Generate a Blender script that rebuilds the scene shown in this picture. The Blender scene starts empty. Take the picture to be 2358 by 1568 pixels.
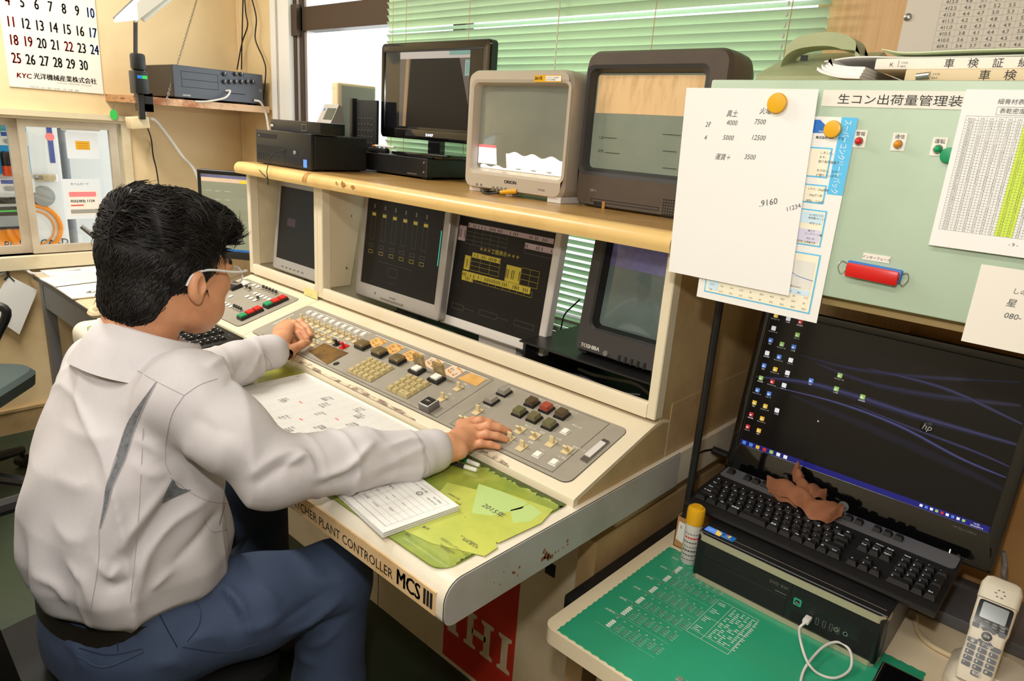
import bpy, bmesh, math, random
import numpy as np
from mathutils import Matrix, Vector

# ------------------------------------------------------------------ camera
SC = bpy.context.scene
FPX, CXP, CYP, CZ = 1583.4, 1179.0, 784.0, 1.385      # focal length in photo pixels, centre, eye height
RC = np.array([[0.7316818, 0.67813485, 0.06910044],
               [0.24395905, -0.16585953, -0.95549704],
               [-0.63649488, 0.71597747, -0.28679353]])  # rows: right, down, forward
cam_d = bpy.data.cameras.new('camera')
cam = bpy.data.objects.new('camera', cam_d)
SC.collection.objects.link(cam)
cam_d.sensor_width = 36.0
cam_d.lens = FPX / 2358 * 36.0
cam_d.clip_start = 0.02
_m = Matrix(((RC[0][0], -RC[1][0], -RC[2][0], 0), (RC[0][1], -RC[1][1], -RC[2][1], 0),
             (RC[0][2], -RC[1][2], -RC[2][2], CZ), (0, 0, 0, 1)))
cam.matrix_world = _m
SC.camera = cam

# ------------------------------------------------------------------ exposure, sky and lamps
SC.view_settings.view_transform = 'Standard'
SC.view_settings.look = 'None'
SC.view_settings.exposure = 0.0
SC.view_settings.gamma = 1.0
SC.view_settings.use_curve_mapping = False
wd = bpy.data.worlds.new('sky'); SC.world = wd; wd.use_nodes = True
wd.node_tree.nodes['Background'].inputs[0].default_value = (0.93, 0.97, 1.0, 1)
wd.node_tree.nodes['Background'].inputs[1].default_value = 2.3

def lamp(name, kind, loc, energy, color=(1, 1, 1), target=None, **kw):
    d = bpy.data.lights.new(name, kind); d.energy = energy; d.color = color
    for k, v in kw.items(): setattr(d, k, v)
    o = bpy.data.objects.new(name, d); SC.collection.objects.link(o); o.location = loc
    if target is not None:
        o.rotation_euler = (Vector(target) - Vector(loc)).to_track_quat('-Z', 'Y').to_euler()
    return o
# camera flash on the hot shoe, the room's fluorescent tubes under the ceiling, daylight at the window
lamp('camera_flash', 'SPOT', (-0.06, 0.0, CZ + 0.22), 25, (1.0, 0.97, 0.93), (-1.05, 1.12, 1.16),
     spot_size=math.radians(110), spot_blend=0.55, shadow_soft_size=0.03)
for e_, x_, y_ in ((40, -2.45, 0.45), (17, -0.5, -0.2), (22, -1.4, -1.4)):
    lamp('ceiling_tube_light', 'AREA', (x_, y_, 2.42), e_, (1.0, 0.96, 0.88), (x_, y_, 0),
         shape='RECTANGLE', size=1.25, size_y=0.28)
lamp('window_daylight', 'AREA', (-1.7, 1.93, 1.75), 16, (0.95, 0.98, 1.0), (-1.7, -1.0, 0.7),
     shape='RECTANGLE', size=2.4, size_y=1.2)

# ------------------------------------------------------------------ photo pixel -> place on a known surface
def ray(x, y): return RC.T @ np.array([(x - CXP) / FPX, (y - CYP) / FPX, 1.0])
def pz(x, y, z): d = ray(x, y); d = d * (z - CZ) / d[2]; return Vector((d[0], d[1], z))
def py(x, y, Y): d = ray(x, y); d = d * Y / d[1]; return Vector((d[0], Y, d[2] + CZ))
def px(x, y, X): d = ray(x, y); d = d * X / d[0]; return Vector((X, d[1], d[2] + CZ))

class Plane:
    """a flat surface with in-plane axes u, v and outward normal n"""
    def __init__(s, o, u, v):
        s.o = Vector(o); s.u = Vector(u).normalized(); s.n = s.u.cross(Vector(v)).normalized(); s.v = s.n.cross(s.u)
    def uv(s, x, y):
        d = Vector(ray(x, y)); c = Vector((0, 0, CZ)); t = (s.o - c).dot(s.n) / d.dot(s.n); p = c + d * t - s.o
        return p.dot(s.u), p.dot(s.v)
    def M(s, a=0, b=0, h=0, rot=0):
        q = s.o + s.u * a + s.v * b + s.n * h
        m = Matrix((s.u, s.v, s.n)).transposed().to_4x4(); m.translation = q
        return m @ Matrix.Rotation(rot, 4, 'Z')

# ------------------------------------------------------------------ materials
def lin(c):
    if isinstance(c, str): c = tuple(int(c[i:i + 2], 16) for i in (0, 2, 4))
    return tuple(((v / 255) / 12.92 if v / 255 <= 0.04045 else ((v / 255 + 0.055) / 1.055) ** 2.4) for v in c)
MATS = {}
def mat(name, col, rough=0.5, metal=0.0, var=None, vs=6.0, bump=0.0, bs=200.0, emit=0.0, spec=0.5, coat=0.0, alpha=1.0, sub=0.0, stretch=None, vlo=0.45, vhi=0.75):
    """procedural material: base colour, second colour through noise (stains, grain), fine bump"""
    m = bpy.data.materials.new(name); m.use_nodes = True; nt = m.node_tree; N = nt.nodes; Lk = nt.links
    b = N['Principled BSDF']; c = lin(col) + (1,)
    b.inputs['Base Color'].default_value = c; b.inputs['Roughness'].default_value = rough
    b.inputs['Metallic'].default_value = metal; b.inputs['Specular IOR Level'].default_value = spec
    b.inputs['Coat Weight'].default_value = coat; b.inputs['Alpha'].default_value = alpha
    if sub: b.inputs['Subsurface Weight'].default_value = sub; b.inputs['Subsurface Radius'].default_value = (0.01, 0.004, 0.002)
    if emit: b.inputs['Emission Color'].default_value = c; b.inputs['Emission Strength'].default_value = emit
    tc = None
    def coord(sc_):
        nonlocal tc
        if tc is None: tc = N.new('ShaderNodeTexCoord')
        if stretch is None: return tc.outputs['Object']
        mp = N.new('ShaderNodeMapping'); mp.inputs['Scale'].default_value = stretch; Lk.new(tc.outputs['Object'], mp.inputs['Vector']); return mp.outputs[0]
    if var is not None:
        nz = N.new('ShaderNodeTexNoise'); nz.inputs['Scale'].default_value = vs; nz.inputs['Detail'].default_value = 6; nz.inputs['Roughness'].default_value = 0.62
        Lk.new(coord(1), nz.inputs['Vector'])
        rp = N.new('ShaderNodeValToRGB'); rp.color_ramp.elements[0].position = vlo; rp.color_ramp.elements[1].position = vhi
        rp.color_ramp.elements[0].color = c; rp.color_ramp.elements[1].color = lin(var) + (1,)
        Lk.new(nz.outputs['Fac'], rp.inputs['Fac']); Lk.new(rp.outputs['Color'], b.inputs['Base Color'])
        if emit: Lk.new(rp.outputs['Color'], b.inputs['Emission Color'])
    if bump:
        n2 = N.new('ShaderNodeTexNoise'); n2.inputs['Scale'].default_value = bs; n2.inputs['Detail'].default_value = 3
        Lk.new(coord(1), n2.inputs['Vector'])
        bp = N.new('ShaderNodeBump'); bp.inputs['Strength'].default_value = bump; bp.inputs['Distance'].default_value = 0.002
        Lk.new(n2.outputs['Fac'], bp.inputs['Height']); Lk.new(bp.outputs['Normal'], b.inputs['Normal'])
    MATS[name] = m; return m
def glassmat(name, col=(1, 1, 1), gloss=0.08, rough=0.02):
    m = bpy.data.materials.new(name); m.use_nodes = True; nt = m.node_tree; N = nt.nodes
    N.remove(N['Principled BSDF']); t = N.new('ShaderNodeBsdfTransparent'); t.inputs[0].default_value = tuple(col) + (1,)
    g = N.new('ShaderNodeBsdfGlossy'); g.inputs['Roughness'].default_value = rough
    x = N.new('ShaderNodeMixShader'); x.inputs[0].default_value = gloss
    nt.links.new(t.outputs[0], x.inputs[1]); nt.links.new(g.outputs[0], x.inputs[2]); nt.links.new(x.outputs[0], N['Material Output'].inputs[0])
    MATS[name] = m; return m

# ------------------------------------------------------------------ mesh building
_TXT = {}
def glyphs(s, res=2, bold=False):
    k = (s, res, bold)
    if k not in _TXT:
        cu = bpy.data.curves.new('print', 'FONT'); cu.body = s; cu.size = 1.0; cu.resolution_u = res
        ob = bpy.data.objects.new('print', cu); me = ob.to_mesh()
        co = np.empty(len(me.vertices) * 3); me.vertices.foreach_get('co', co); co = co.reshape(-1, 3)
        fs = [tuple(p.vertices) for p in me.polygons]
        _TXT[k] = (co.copy(), fs); ob.to_mesh_clear(); bpy.data.objects.remove(ob); bpy.data.curves.remove(cu)
    return _TXT[k]

class MB:
    def __init__(s, mat_=None, T=None):
        s.v = []; s.f = []; s.mi = []; s.mats = []; s.cur = 0; s.T = T or Matrix.Identity(4)
        if mat_: s.use(mat_)
    def use(s, name):
        if name not in s.mats: s.mats.append(name)
        s.cur = s.mats.index(name); return s
    def add(s, vs, fs):
        b = len(s.v); T = s.T
        s.v.extend([tuple(T @ Vector(v)) for v in vs]); s.f.extend([tuple(i + b for i in f) for f in fs]); s.mi.extend([s.cur] * len(fs)); return s
    def box(s, x0, x1, y0, y1, z0, z1):
        v = [(x, y, z) for x in (x0, x1) for y in (y0, y1) for z in (z0, z1)]
        return s.add(v, [(0, 1, 3, 2), (4, 6, 7, 5), (0, 4, 5, 1), (2, 3, 7, 6), (0, 2, 6, 4), (1, 5, 7, 3)])
    def bbox(s, x0, x1, y0, y1, z0, z1, r=0.003, seg=2):
        bm = bmesh.new(); bmesh.ops.create_cube(bm, size=1)
        for v in bm.verts: v.co = Vector(((x0 + x1) / 2 + v.co.x * (x1 - x0), (y0 + y1) / 2 + v.co.y * (y1 - y0), (z0 + z1) / 2 + v.co.z * (z1 - z0)))
        bmesh.ops.bevel(bm, geom=bm.edges[:], offset=min(r, abs(x1 - x0) * .49, abs(y1 - y0) * .49, abs(z1 - z0) * .49), segments=seg, affect='EDGES', profile=0.5)
        s.bm(bm); return s
    def bm(s, bm):
        bm.verts.index_update(); s.add([v.co for v in bm.verts], [[v.index for v in f.verts] for f in bm.faces]); bm.free(); return s
    def frus(s, w0, d0, w1, d1, z0, z1, cx=0, cy=0, sx=0, sy=0):
        """key cap: bottom w0 x d0 at z0, top w1 x d1 at z1 (shifted by sx, sy)"""
        v = [(cx - w0 / 2, cy - d0 / 2, z0), (cx + w0 / 2, cy - d0 / 2, z0), (cx + w0 / 2, cy + d0 / 2, z0), (cx - w0 / 2, cy + d0 / 2, z0),
             (cx + sx - w1 / 2, cy + sy - d1 / 2, z1), (cx + sx + w1 / 2, cy + sy - d1 / 2, z1), (cx + sx + w1 / 2, cy + sy + d1 / 2, z1), (cx + sx - w1 / 2, cy + sy + d1 / 2, z1)]
        return s.add(v, [(3, 2, 1, 0), (4, 5, 6, 7), (0, 1, 5, 4), (1, 2, 6, 5), (2, 3, 7, 6), (3, 0, 4, 7)])
    def prism(s, poly, z0, z1, caps=True):
        n = len(poly); v = [(p[0], p[1], z0) for p in poly] + [(p[0], p[1], z1) for p in poly]
        f = [(i, (i + 1) % n, n + (i + 1) % n, n + i) for i in range(n)]
        if caps: f += [tuple(range(n - 1, -1, -1)), tuple(range(n, 2 * n))]
        return s.add(v, f)
    def loft(s, rings, cap0=True, cap1=True, closed=True):
        n = len(rings[0]); v = [p for r in rings for p in r]; f = []
        for k in range(len(rings) - 1):
            for i in range(n if closed else n - 1):
                j = (i + 1) % n; f.append((k * n + i, k * n + j, (k + 1) * n + j, (k + 1) * n + i))
        if cap0: f.append(tuple(range(n - 1, -1, -1)))
        if cap1: f.append(tuple(range((len(rings) - 1) * n, len(rings) * n)))
        return s.add(v, f)
    def tube(s, pts, r, n=8, cap=True):
        pts = [Vector(p) for p in pts]; rings = []; up = None
        for i, p in enumerate(pts):
            t = (pts[min(i + 1, len(pts) - 1)] - pts[max(i - 1, 0)]).normalized()
            if up is None: up = Vector((0, 0, 1)) if abs(t.z) < .9 else Vector((1, 0, 0))
            a = t.cross(up)
            if a.length < 1e-6: a = t.orthogonal()
            a.normalize(); b = a.cross(t).normalized(); up = b
            rr = r[i] if isinstance(r, (list, tuple)) else r
            rings.append([p + (a * math.cos(q) + b * math.sin(q)) * rr for q in [2 * math.pi * k / n for k in range(n)]])
        return s.loft(rings, cap, cap)
    def lathe(s, prof, n=24, c=(0, 0, 0)):
        return s.loft([[(c[0] + r * math.cos(2 * math.pi * k / n), c[1] + r * math.sin(2 * math.pi * k / n), c[2] + z) for k in range(n)] for r, z in prof])
    def quad(s, *p): return s.add(p, [tuple(range(len(p)))])
    def text(s, t, x, y, size, h=0.0004, align='l', sx=1.0, rot=0, bold=False, res=2, shear=0):
        co, fs = glyphs(t, res, bold)
        if not len(co): return s
        w = co[:, 0].max(); ox = {'l': 0, 'c': -w / 2, 'r': -w}[align]; c, q = math.cos(rot), math.sin(rot)
        if bold:
            for d in (.035, .07): s.text(t, x + d * size * sx * c, y + d * size * sx * q, size, h, align, sx, rot, False, res, shear)
        vs = []
        for p in co:
            a = (p[0] + ox + shear * p[1]) * size * sx; b = p[1] * size
            vs.append((x + a * c - b * q, y + a * q + b * c, h))
        return s.add(vs, fs)
    def rect(s, x0, x1, y0, y1, h=0.0003): return s.add([(x0, y0, h), (x1, y0, h), (x1, y1, h), (x0, y1, h)], [(0, 1, 2, 3)])
    def frame(s, x0, x1, y0, y1, t, h=0.0003):
        s.rect(x0, x1, y0, y0 + t, h); s.rect(x0, x1, y1 - t, y1, h); s.rect(x0, x0 + t, y0, y1, h); return s.rect(x1 - t, x1, y0, y1, h)
    def mesh(s, name, origin=(0, 0, 0), smooth=True, angle=35):
        me = bpy.data.meshes.new(name); o = Vector(origin)
        me.from_pydata([tuple(Vector(v) - o) for v in s.v], [], s.f)
        for k in s.mats: me.materials.append(MATS[k])
        me.polygons.foreach_set('material_index', s.mi)
        me.polygons.foreach_set('use_smooth', [smooth] * len(s.f))
        if smooth: me.set_sharp_from_angle(angle=math.radians(angle))
        me.update(); return me
    def build(s, name, parent=None, label=None, cat=None, group=None, kind=None, smooth=True, origin=None, angle=35):
        """one object; a child's mesh is stored relative to its thing's origin"""
        if parent is not None: o = base_of(parent)
        elif origin is not None: o = Vector(origin)
        else:
            a = np.array(s.v); o = Vector(((a[:, 0].min() + a[:, 0].max()) / 2, (a[:, 1].min() + a[:, 1].max()) / 2, a[:, 2].min()))
        ob = bpy.data.objects.new(name, s.mesh(name, o, smooth, angle)); SC.collection.objects.link(ob)
        if parent is not None: ob.parent = parent
        else: ob.location = o; BASE[ob.name] = o
        tag(ob, label, cat, group, kind); return ob
BASE = {}
def base_of(o):
    while o.parent is not None: o = o.parent
    return BASE.get(o.name, Vector((0, 0, 0)))
def tag(o, label=None, cat=None, group=None, kind=None):
    if label: o['label'] = label
    if cat: o['category'] = cat
    if group: o['group'] = group
    if kind: o['kind'] = kind
    return o
def thing(name, loc, label, cat, group=None):
    o = bpy.data.objects.new(name, None); SC.collection.objects.link(o); o.location = loc; o.empty_display_size = 0.05
    BASE[o.name] = Vector(loc); return tag(o, label, cat, group)
def inst(name, me, parent, M, label=None):
    """an alike piece sharing mesh data, placed by a world matrix under its thing"""
    ob = bpy.data.objects.new(name, me); SC.collection.objects.link(ob); ob.parent = parent
    m = Matrix(M); m.translation = m.translation - base_of(parent); ob.matrix_local = m
    if label: ob['label'] = label
    return ob
def rrect(x0, x1, y0, y1, r, n=5):
    p = []
    for cx, cy, a in ((x1 - r, y1 - r, 0), (x0 + r, y1 - r, 90), (x0 + r, y0 + r, 180), (x1 - r, y0 + r, 270)):
        for k in range(n + 1):
            t = math.radians(a + 90 * k / n); p.append((cx + r * math.cos(t), cy + r * math.sin(t)))
    return p
def spline(pts, n=8):
    """smooth path through points (Catmull-Rom)"""
    P = [Vector(p) for p in pts]; P = [P[0] * 2 - P[1]] + P + [P[-1] * 2 - P[-2]]; out = []
    for i in range(1, len(P) - 2):
        for k in range(n):
            t = k / n; a, b, c, d = P[i - 1], P[i], P[i + 1], P[i + 2]
            out.append(0.5 * ((2 * b) + (c - a) * t + (2 * a - 5 * b + 4 * c - d) * t * t + (3 * b - a - 3 * c + d) * t ** 3))
    return out + [P[-2]]
def YZ(x0=0): return Matrix(((0, 0, 1, x0), (1, 0, 0, 0), (0, 1, 0, 0), (0, 0, 0, 1)))   # profile (y, z) extruded along x
# ------------------------------------------------------------------ the materials of the place
mat('wall_tan', 'e6cda0', .75, var='d2b480', vs=1.6, bump=.08, bs=90)
mat('wall_wood', 'e6bd8a', .6, var='d8a771', vs=3, stretch=(40, 40, 1.5))
mat('wall_plain', 'd8cbb2', .8, var='c8b89a', vs=2)
mat('ceil', 'd9d6cc', .9)
mat('floor_green', '333e2a', .55, var='222b1d', vs=5, bump=.1, bs=40)
mat('ground_out', 'b9b7b0', .9, var='a4a29c', vs=2)
mat('cream_paint', 'd8c8a6', .6, var='b89c6c', vs=4, vlo=.55, vhi=.85)
mat('white_paint', 'e9e6e0', .5)
mat('alu', 'cdbfa9', .4, .3, var='b8a488', vs=5)
mat('alu_brown', '4a3b30', .4, .4)
mat('alu_lt', 'c9c0bb', .3, .6)
mat('con_cream', 'e4d6ba', .42, var='c9ad7c', vs=2.2, vlo=.58, vhi=.95)
mat('con_side', 'c3a678', .5, var='8f6c3f', vs=3.2, vlo=.42, vhi=.8)  # yellowed, dirty side paint, with some of its shade mixed into the colour
mat('con_in', 'd7c6a6', .5, var='b79c72', vs=4, vlo=.5, vhi=.9)
mat('con_gray', '9f9788', .5, var='8f8778', vs=8)
mat('con_line', '3b362f', .6)
mat('worn', '8a7565', .7, var='d8c8ac', vs=45, vlo=.42, vhi=.56)
mat('shelf_yellow', 'e3be7a', .32, var='c2904a', vs=5, vlo=.5, vhi=.9)
mat('shelf_top', 'b58e54', .3, var='93692f', vs=7)
mat('stain', 'b07a35', .5)
mat('desk_white', 'e6dcc8', .35, var='d2c09c', vs=5)
mat('desk_cap', 'b9b6b2', .4, var='a79f92', vs=6)
mat('rust', '7d4c27', .8, var='a9835b', vs=60)
mat('strip_yellow', 'd9b98a', .5, var='c39a61', vs=14)
mat('ink', '141414', .6)
mat('ink_gray', '55534f', .7)
mat('ink_pale', '9a968e', .7)
mat('ink_red', 'd9392a', .6)
mat('ink_blue', '3f63b8', .6)
mat('print_white', 'f1eee2', .5)
mat('decal_red', 'c1321c', .5, var='a82914', vs=5)
mat('mat_green', '8fa044', .18, var='b8bf4e', vs=9, coat=.6)
mat('mat_paper', 'c9cf62', .25, var='b3c25c', vs=12, coat=.6)
mat('mat_paper2', 'c3dc8a', .25, coat=.6)
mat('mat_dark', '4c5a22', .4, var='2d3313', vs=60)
mat('paper', 'efece6', .7)
mat('paper_warm', 'ece4d6', .7)
mat('paper_back', 'e4e0d6', .8)
mat('black_plastic', '1b1a1a', .35, var='222121', vs=30)
mat('black_gloss', '0a0a0b', .08, coat=.5)
mat('black_matte', '121110', .7)
mat('black_key', '1c1b1b', .42, spec=.4)
mat('dark_grey', '393736', .45)
mat('mid_grey', '6e6b68', .45)
mat('steel', 'a9a6a2', .3, .9)
mat('chrome', 'd5d2cc', .15, 1.0)
mat('silver_pl', 'a8a29b', .38, .35)
mat('silver_tv', 'c3b7a6', .36, .25)
mat('white_pl', 'd6d0c9', .45)
mat('beige_pl', 'd9c49c', .5)
mat('key_beige', 'c2b07e', .5)
mat('tog_beige', 'd6c294', .5)
mat('red_pl', 'd01c16', .35)
mat('green_pl', '17935c', .35)
mat('orange_pl', 'e08a12', .35)
mat('yellow_pl', 'e7ac1c', .35)
mat('nec_brown', '544940', .45, var='5f5144', vs=12)
mat('crt_dark', '14171a', .12, coat=.4)
mat('card_orange', 'e3b36a', .6, var='d39c4c', vs=20)
mat('card_pink', 'e6cbb0', .6)
mat('brown_stain', '7c5a24', .4, var='3f2c1a', vs=14, vlo=.4, vhi=.62)
mat('cover_smoke', '7d6a45', .15, coat=.5, alpha=.75)
mat('cover_clear', 'b59a5e', .12, coat=.5, alpha=.55)
mat('cap_olive', '6f6a4a', .25, coat=.5); mat('cap_brown', '5c4c38', .25, coat=.5); mat('cap_grey', '9c968a', .25, coat=.5); mat('cap_red', 'a8503c', .25, coat=.5)
mat('panel_green', 'b7c8b0', .38, var='a9bda2', vs=3)
mat('panel_edge', 'a98f5e', .5)
mat('cyan', '5cc0ee', .6); mat('cyan_lt', 'cfe6f2', .7); mat('cream_box', 'f5ecd2', .7); mat('lilac', 'd8d3e8', .7); mat('print_line', '7f7d7a', .7)
mat('hilite', 'd2ea4a', .7); mat('hilite_pale', 'd9eabf', .7)
mat('logo_blue', '1f6fc4', .5)
mat('desk_cream', 'e8d7b6', .4, var='dcc79e', vs=5)
mat('cal_green', '2b9770', .3, var='36a37c', vs=3)
mat('pc_black', '171718', .38); mat('pc_silver', 'b9b195', .35, .35); mat('pc_side', '6d6d70', .45, .4)
mat('kb_silver', '7d7d80', .4, .4)
mat('cloth_brown', '9c6444', .85, var='8a5538', vs=25, bump=.25, bs=420)
mat('cardboard', 'b78a54', .8, var='a67845', vs=12)
mat('wood_dark', '6e4a2a', .6, var='59391e', vs=4, stretch=(3, 3, 40))
mat('phone_ivory', 'd8cdb8', .4)
mat('lcd', '3d4436', .2)
mat('olive_phone', 'b3b98f', .4, var='9aa279', vs=6)
mat('shirt', 'cec8c9', .8, var='c0babb', vs=7, bump=.12, bs=700)
mat('shirt_mesh', '76787c', .8, var='55575c', vs=160)
mat('seam', 'b3acae', .9)
mat('trousers', '3c4a66', .8, var='33405a', vs=8, bump=.12, bs=600)
mat('belt', '1d1712', .5)
mat('skin', 'dc9f77', .5, var='c98561', vs=22, sub=.12, bump=.06, bs=300, vlo=.4, vhi=.8)
mat('nail', 'e0a68c', .35)
mat('hair', '120f0d', .55, var='231d18', vs=60, spec=.3)
mat('specs_white', 'e6e6e6', .25)
mat('glass_lens', 'dfe6e6', .05, alpha=.25)
mat('chair_black', '0f0f0f', .6, spec=.25, bump=.15, bs=200)
mat('chair_grey', '4e5a58', .7)
mat('blind_green', 'c4debb', .5)
mat('cord_tan', 'c9a27a', .6)
mat('wood_shelf', 'b98a5c', .6, var='7c4f33', vs=7, stretch=(2, 14, 14), vlo=.5, vhi=.6)
mat('wood_cut', 'ddb690', .6, var='a5673f', vs=9, vlo=.5, vhi=.62)
mat('amp', '4f5259', .4, .2); mat('amp_side', '1a1a1c', .4)
mat('lamp_white', 'e2ddd2', .35)
mat('tube_glass', 'efeee8', .2)
mat('tag_green', '36c552', .35)
mat('adapter', 'd9c49b', .5)
mat('vend_white', 'dfe2e4', .3); mat('vend_blue', '2f9bd0', .3, emit=.25); mat('vend_orange', 'f09118', .5); mat('vend_grey', '8f9396', .4); mat('vend_dblue', '2d4fa6', .4)
mat('can_green', '3f9c4b', .3, .3); mat('can_black', '23201f', .3, .3); mat('can_orange', 'd8552a', .3, .3)
mat('navy', '1c2740', .6)
mat('frost', 'dfe3e6', .5)
mat('purple_bar', '1d1f7a', .3, emit=.35)
mat('post_it', 'e8dc92', .7)
glassmat('pane', (.97, .99, .99), .06); glassmat('pane_soft', (.86, .9, .93), .05)
mat('scr_off', '17181a', .1, coat=.6)
def screenmat(name, cols, scale, strength, rough=.12, dist=3.0, kind='WAVE', vec=(1, 1, 1), rot=(0, 0, 0)):
    """a lit display: wave or noise bands of light given off by the screen"""
    m = bpy.data.materials.new(name); m.use_nodes = True; N = m.node_tree.nodes; Lk = m.node_tree.links; b = N['Principled BSDF']
    b.inputs['Base Color'].default_value = (.01, .01, .012, 1); b.inputs['Roughness'].default_value = rough
    tc = N.new('ShaderNodeTexCoord'); mp = N.new('ShaderNodeMapping'); mp.inputs['Scale'].default_value = vec; mp.inputs['Rotation'].default_value = rot; Lk.new(tc.outputs['Object'], mp.inputs[0])
    if kind == 'WAVE':
        w = N.new('ShaderNodeTexWave'); w.bands_direction = 'Z'; w.inputs['Scale'].default_value = scale; w.inputs['Distortion'].default_value = dist; w.inputs['Detail'].default_value = 2.5; w.inputs['Detail Scale'].default_value = .8
    else:
        w = N.new('ShaderNodeTexNoise'); w.inputs['Scale'].default_value = scale; w.inputs['Detail'].default_value = dist
    Lk.new(mp.outputs[0], w.inputs['Vector'])
    rp = N.new('ShaderNodeValToRGB'); e = rp.color_ramp.elements
    e[0].position = cols[0][0]; e[0].color = lin(cols[0][1]) + (1,); e[1].position = cols[-1][0]; e[1].color = lin(cols[-1][1]) + (1,)
    for p, c in cols[1:-1]: q = e.new(p); q.color = lin(c) + (1,)
    Lk.new(w.outputs['Fac'], rp.inputs[0]); Lk.new(rp.outputs[0], b.inputs['Emission Color']); b.inputs['Emission Strength'].default_value = strength
    MATS[name] = m
for k in range(12):
    t_ = (k + 1) / 12; mat('wq%d' % (k + 1), (11 + 62 * t_ ** 1.5, 10 + 68 * t_ ** 1.5, 17 + 118 * t_ ** 1.3), .3, emit=.5)
mat('wp1', '14162a', .3)
mat('scr_hp', '0a090d', .2, emit=.3)
screenmat('scr_pc', [(0, '9c9a78'), (.5, 'a8a684'), (1, 'b5b28f')], 6, .8, kind='NOISE', vec=(1, 1, 6))
mat('scr_crt', '77786a', .12, var='6a6d62', vs=4, emit=.22, coat=.4)
mat('scr_crt_top', 'c7a578', .15, var='a8875b', vs=14, emit=.5, stretch=(3, 3, .5))
mat('scr_crt_low', '7d8474', .15, var='6d7668', vs=3, emit=.28)
mat('scr_light', 'fff3e0', .3, emit=1.0, var='e8d2a6', vs=60, vlo=.55, vhi=.8)
mat('scr_lightblue', 'e4ecff', .3, emit=1.0)
mat('scr_pink', 'e06a6a', .3, emit=.7)
mat('scr_black', '181614', .4, emit=.2, spec=.25)
mat('scr_gray', '8e8a88', .2, emit=.6); mat('scr_dgray', '4a4644', .2, emit=.5, var='555050', vs=2); mat('scr_teal', '5c7f7c', .2, emit=.5); mat('scr_wood', '7a6448', .2, emit=.5)
mat('scr_tosh', '5d6a66', .1, var='4d5b58', vs=5, emit=.12, coat=.5); mat('scr_toshv', '6c6a96', .1, var='4b4456', vs=9, emit=.22, coat=.5)
mat('scr_yellow', '9c8a2c', .3, emit=.35); mat('scr_pinkgray', '8c7672', .3, emit=.35); mat('scr_line', '57544f', .3, emit=.25); mat('scr_cyan', '2fb6a0', .3, emit=.7); mat('scr_maroon', '3a1f26', .3, emit=.15)
mat('ico_white', 'dfe2e8', .4, emit=.6); mat('ico_blue', '4f7fd0', .4, emit=.6); mat('ico_green', '8fb85a', .4, emit=.6); mat('ico_yel', 'd8b030', .4, emit=.6); mat('ico_red', 'b02c2c', .4, emit=.6)
# ------------------------------------------------------------------ the room
WL, WB, WR, WF, HC = -3.38, 1.69, 1.5, -2.3, 2.5
MB('floor_green').box(WL - .1, WR + .1, WF - .1, WB + .1, -.08, 0).build('floor', kind='structure', label='dark green vinyl floor of the control room', cat='floor')
MB('ceil').box(WL - .1, WR + .1, WF - .1, WB + .1, HC, HC + .08).build('ceiling', kind='structure', label='off-white ceiling of the control room', cat='ceiling')
SZ0, SZ1, SY0, SY1 = .765, 1.322, -.35, 1.145        # hatch window in the end wall
b = MB('wall_tan')
b.box(WL - .1, WL, WF, SY0, 0, HC).box(WL - .1, WL, SY1, WB, 0, HC).box(WL - .1, WL, SY0, SY1, 0, SZ0).box(WL - .1, WL, SY0, SY1, SZ1, HC)
b.build('wall_left', kind='structure', label='tan papered end wall with the hatch window', cat='wall')
BX0, BX1, BZ0, BZ1 = -3.02, -.66, .80, 2.25
b = MB('wall_tan')
b.box(WL - .1, BX0, WB, WB + .1, 0, HC).box(BX0, BX1, WB, WB + .1, 0, BZ0).box(BX0, BX1, WB, WB + .1, BZ1, HC)
b.use('wall_wood').box(BX1, WR + .1, WB, WB + .1, 0, HC)
b.build('wall_back', kind='structure', label='long wall behind the console, tan then orange wood', cat='wall')
MB('wall_plain').box(WR, WR + .1, WF, WB, 0, HC).build('wall_right', kind='structure', label='plain pale wall closing the room', cat='wall')
MB('wall_plain').box(WL, WR, WF - .1, WF, 0, HC).build('wall_front', kind='structure', label='plain pale wall behind the operator', cat='wall')
b = MB('con_side'); b.box(WL, WL + .015, WF, WB, 0, .1).box(WL, WL + .02, WF, WB, .1, .112)
b.build('baseboard_left', kind='structure', label='brown skirting board under the hatch window', cat='baseboard')
MB('ground_out').box(-14, WL - .1, -8, 8, -.5, -.4).build('ground', kind='structure', label='pale paving outside the hatch window', cat='ground')

# hatch window in the end wall: frame, two sashes, sill
w1 = thing('window_1', (WL, .4, SZ0), 'cream framed sliding hatch window facing the vending machines', 'window'); w1['kind'] = 'structure'
b = MB('cream_paint'); b.box(WL - .02, WL + .035, SY0 - .04, SY1 + .05, SZ1, SZ1 + .022).box(WL - .1, WL + .02, SY0, SY1, SZ1 - .012, SZ1)
b.box(WL - .1, WL + .04, SY0 - .04, SY1 + .06, SZ0 - .052, SZ0).box(WL - .06, WL + .012, SY1 - .005, SY1 + .03, SZ0, SZ1)
b.build('window_frame', w1)
def sash(y0, y1, x, nm, left=.026, right=.03):
    m = MB('alu'); t = .022
    m.box(x, x + t, y0, y0 + left, SZ0 + .004, SZ1 - .013).box(x, x + t, y1 - right, y1, SZ0 + .004, SZ1 - .013)
    m.box(x, x + t, y0 + left, y1 - right, SZ0 + .004, SZ0 + .036).box(x, x + t, y0 + left, y1 - right, SZ1 - .042, SZ1 - .013)
    o = m.build('sash', w1)
    MB('pane').box(x + .009, x + .013, y0 + left, y1 - right, SZ0 + .036, SZ1 - .042).build('pane', o)
    return o
ys0 = px(50, 420, WL).y; ys1 = px(282, 420, WL).y
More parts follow.
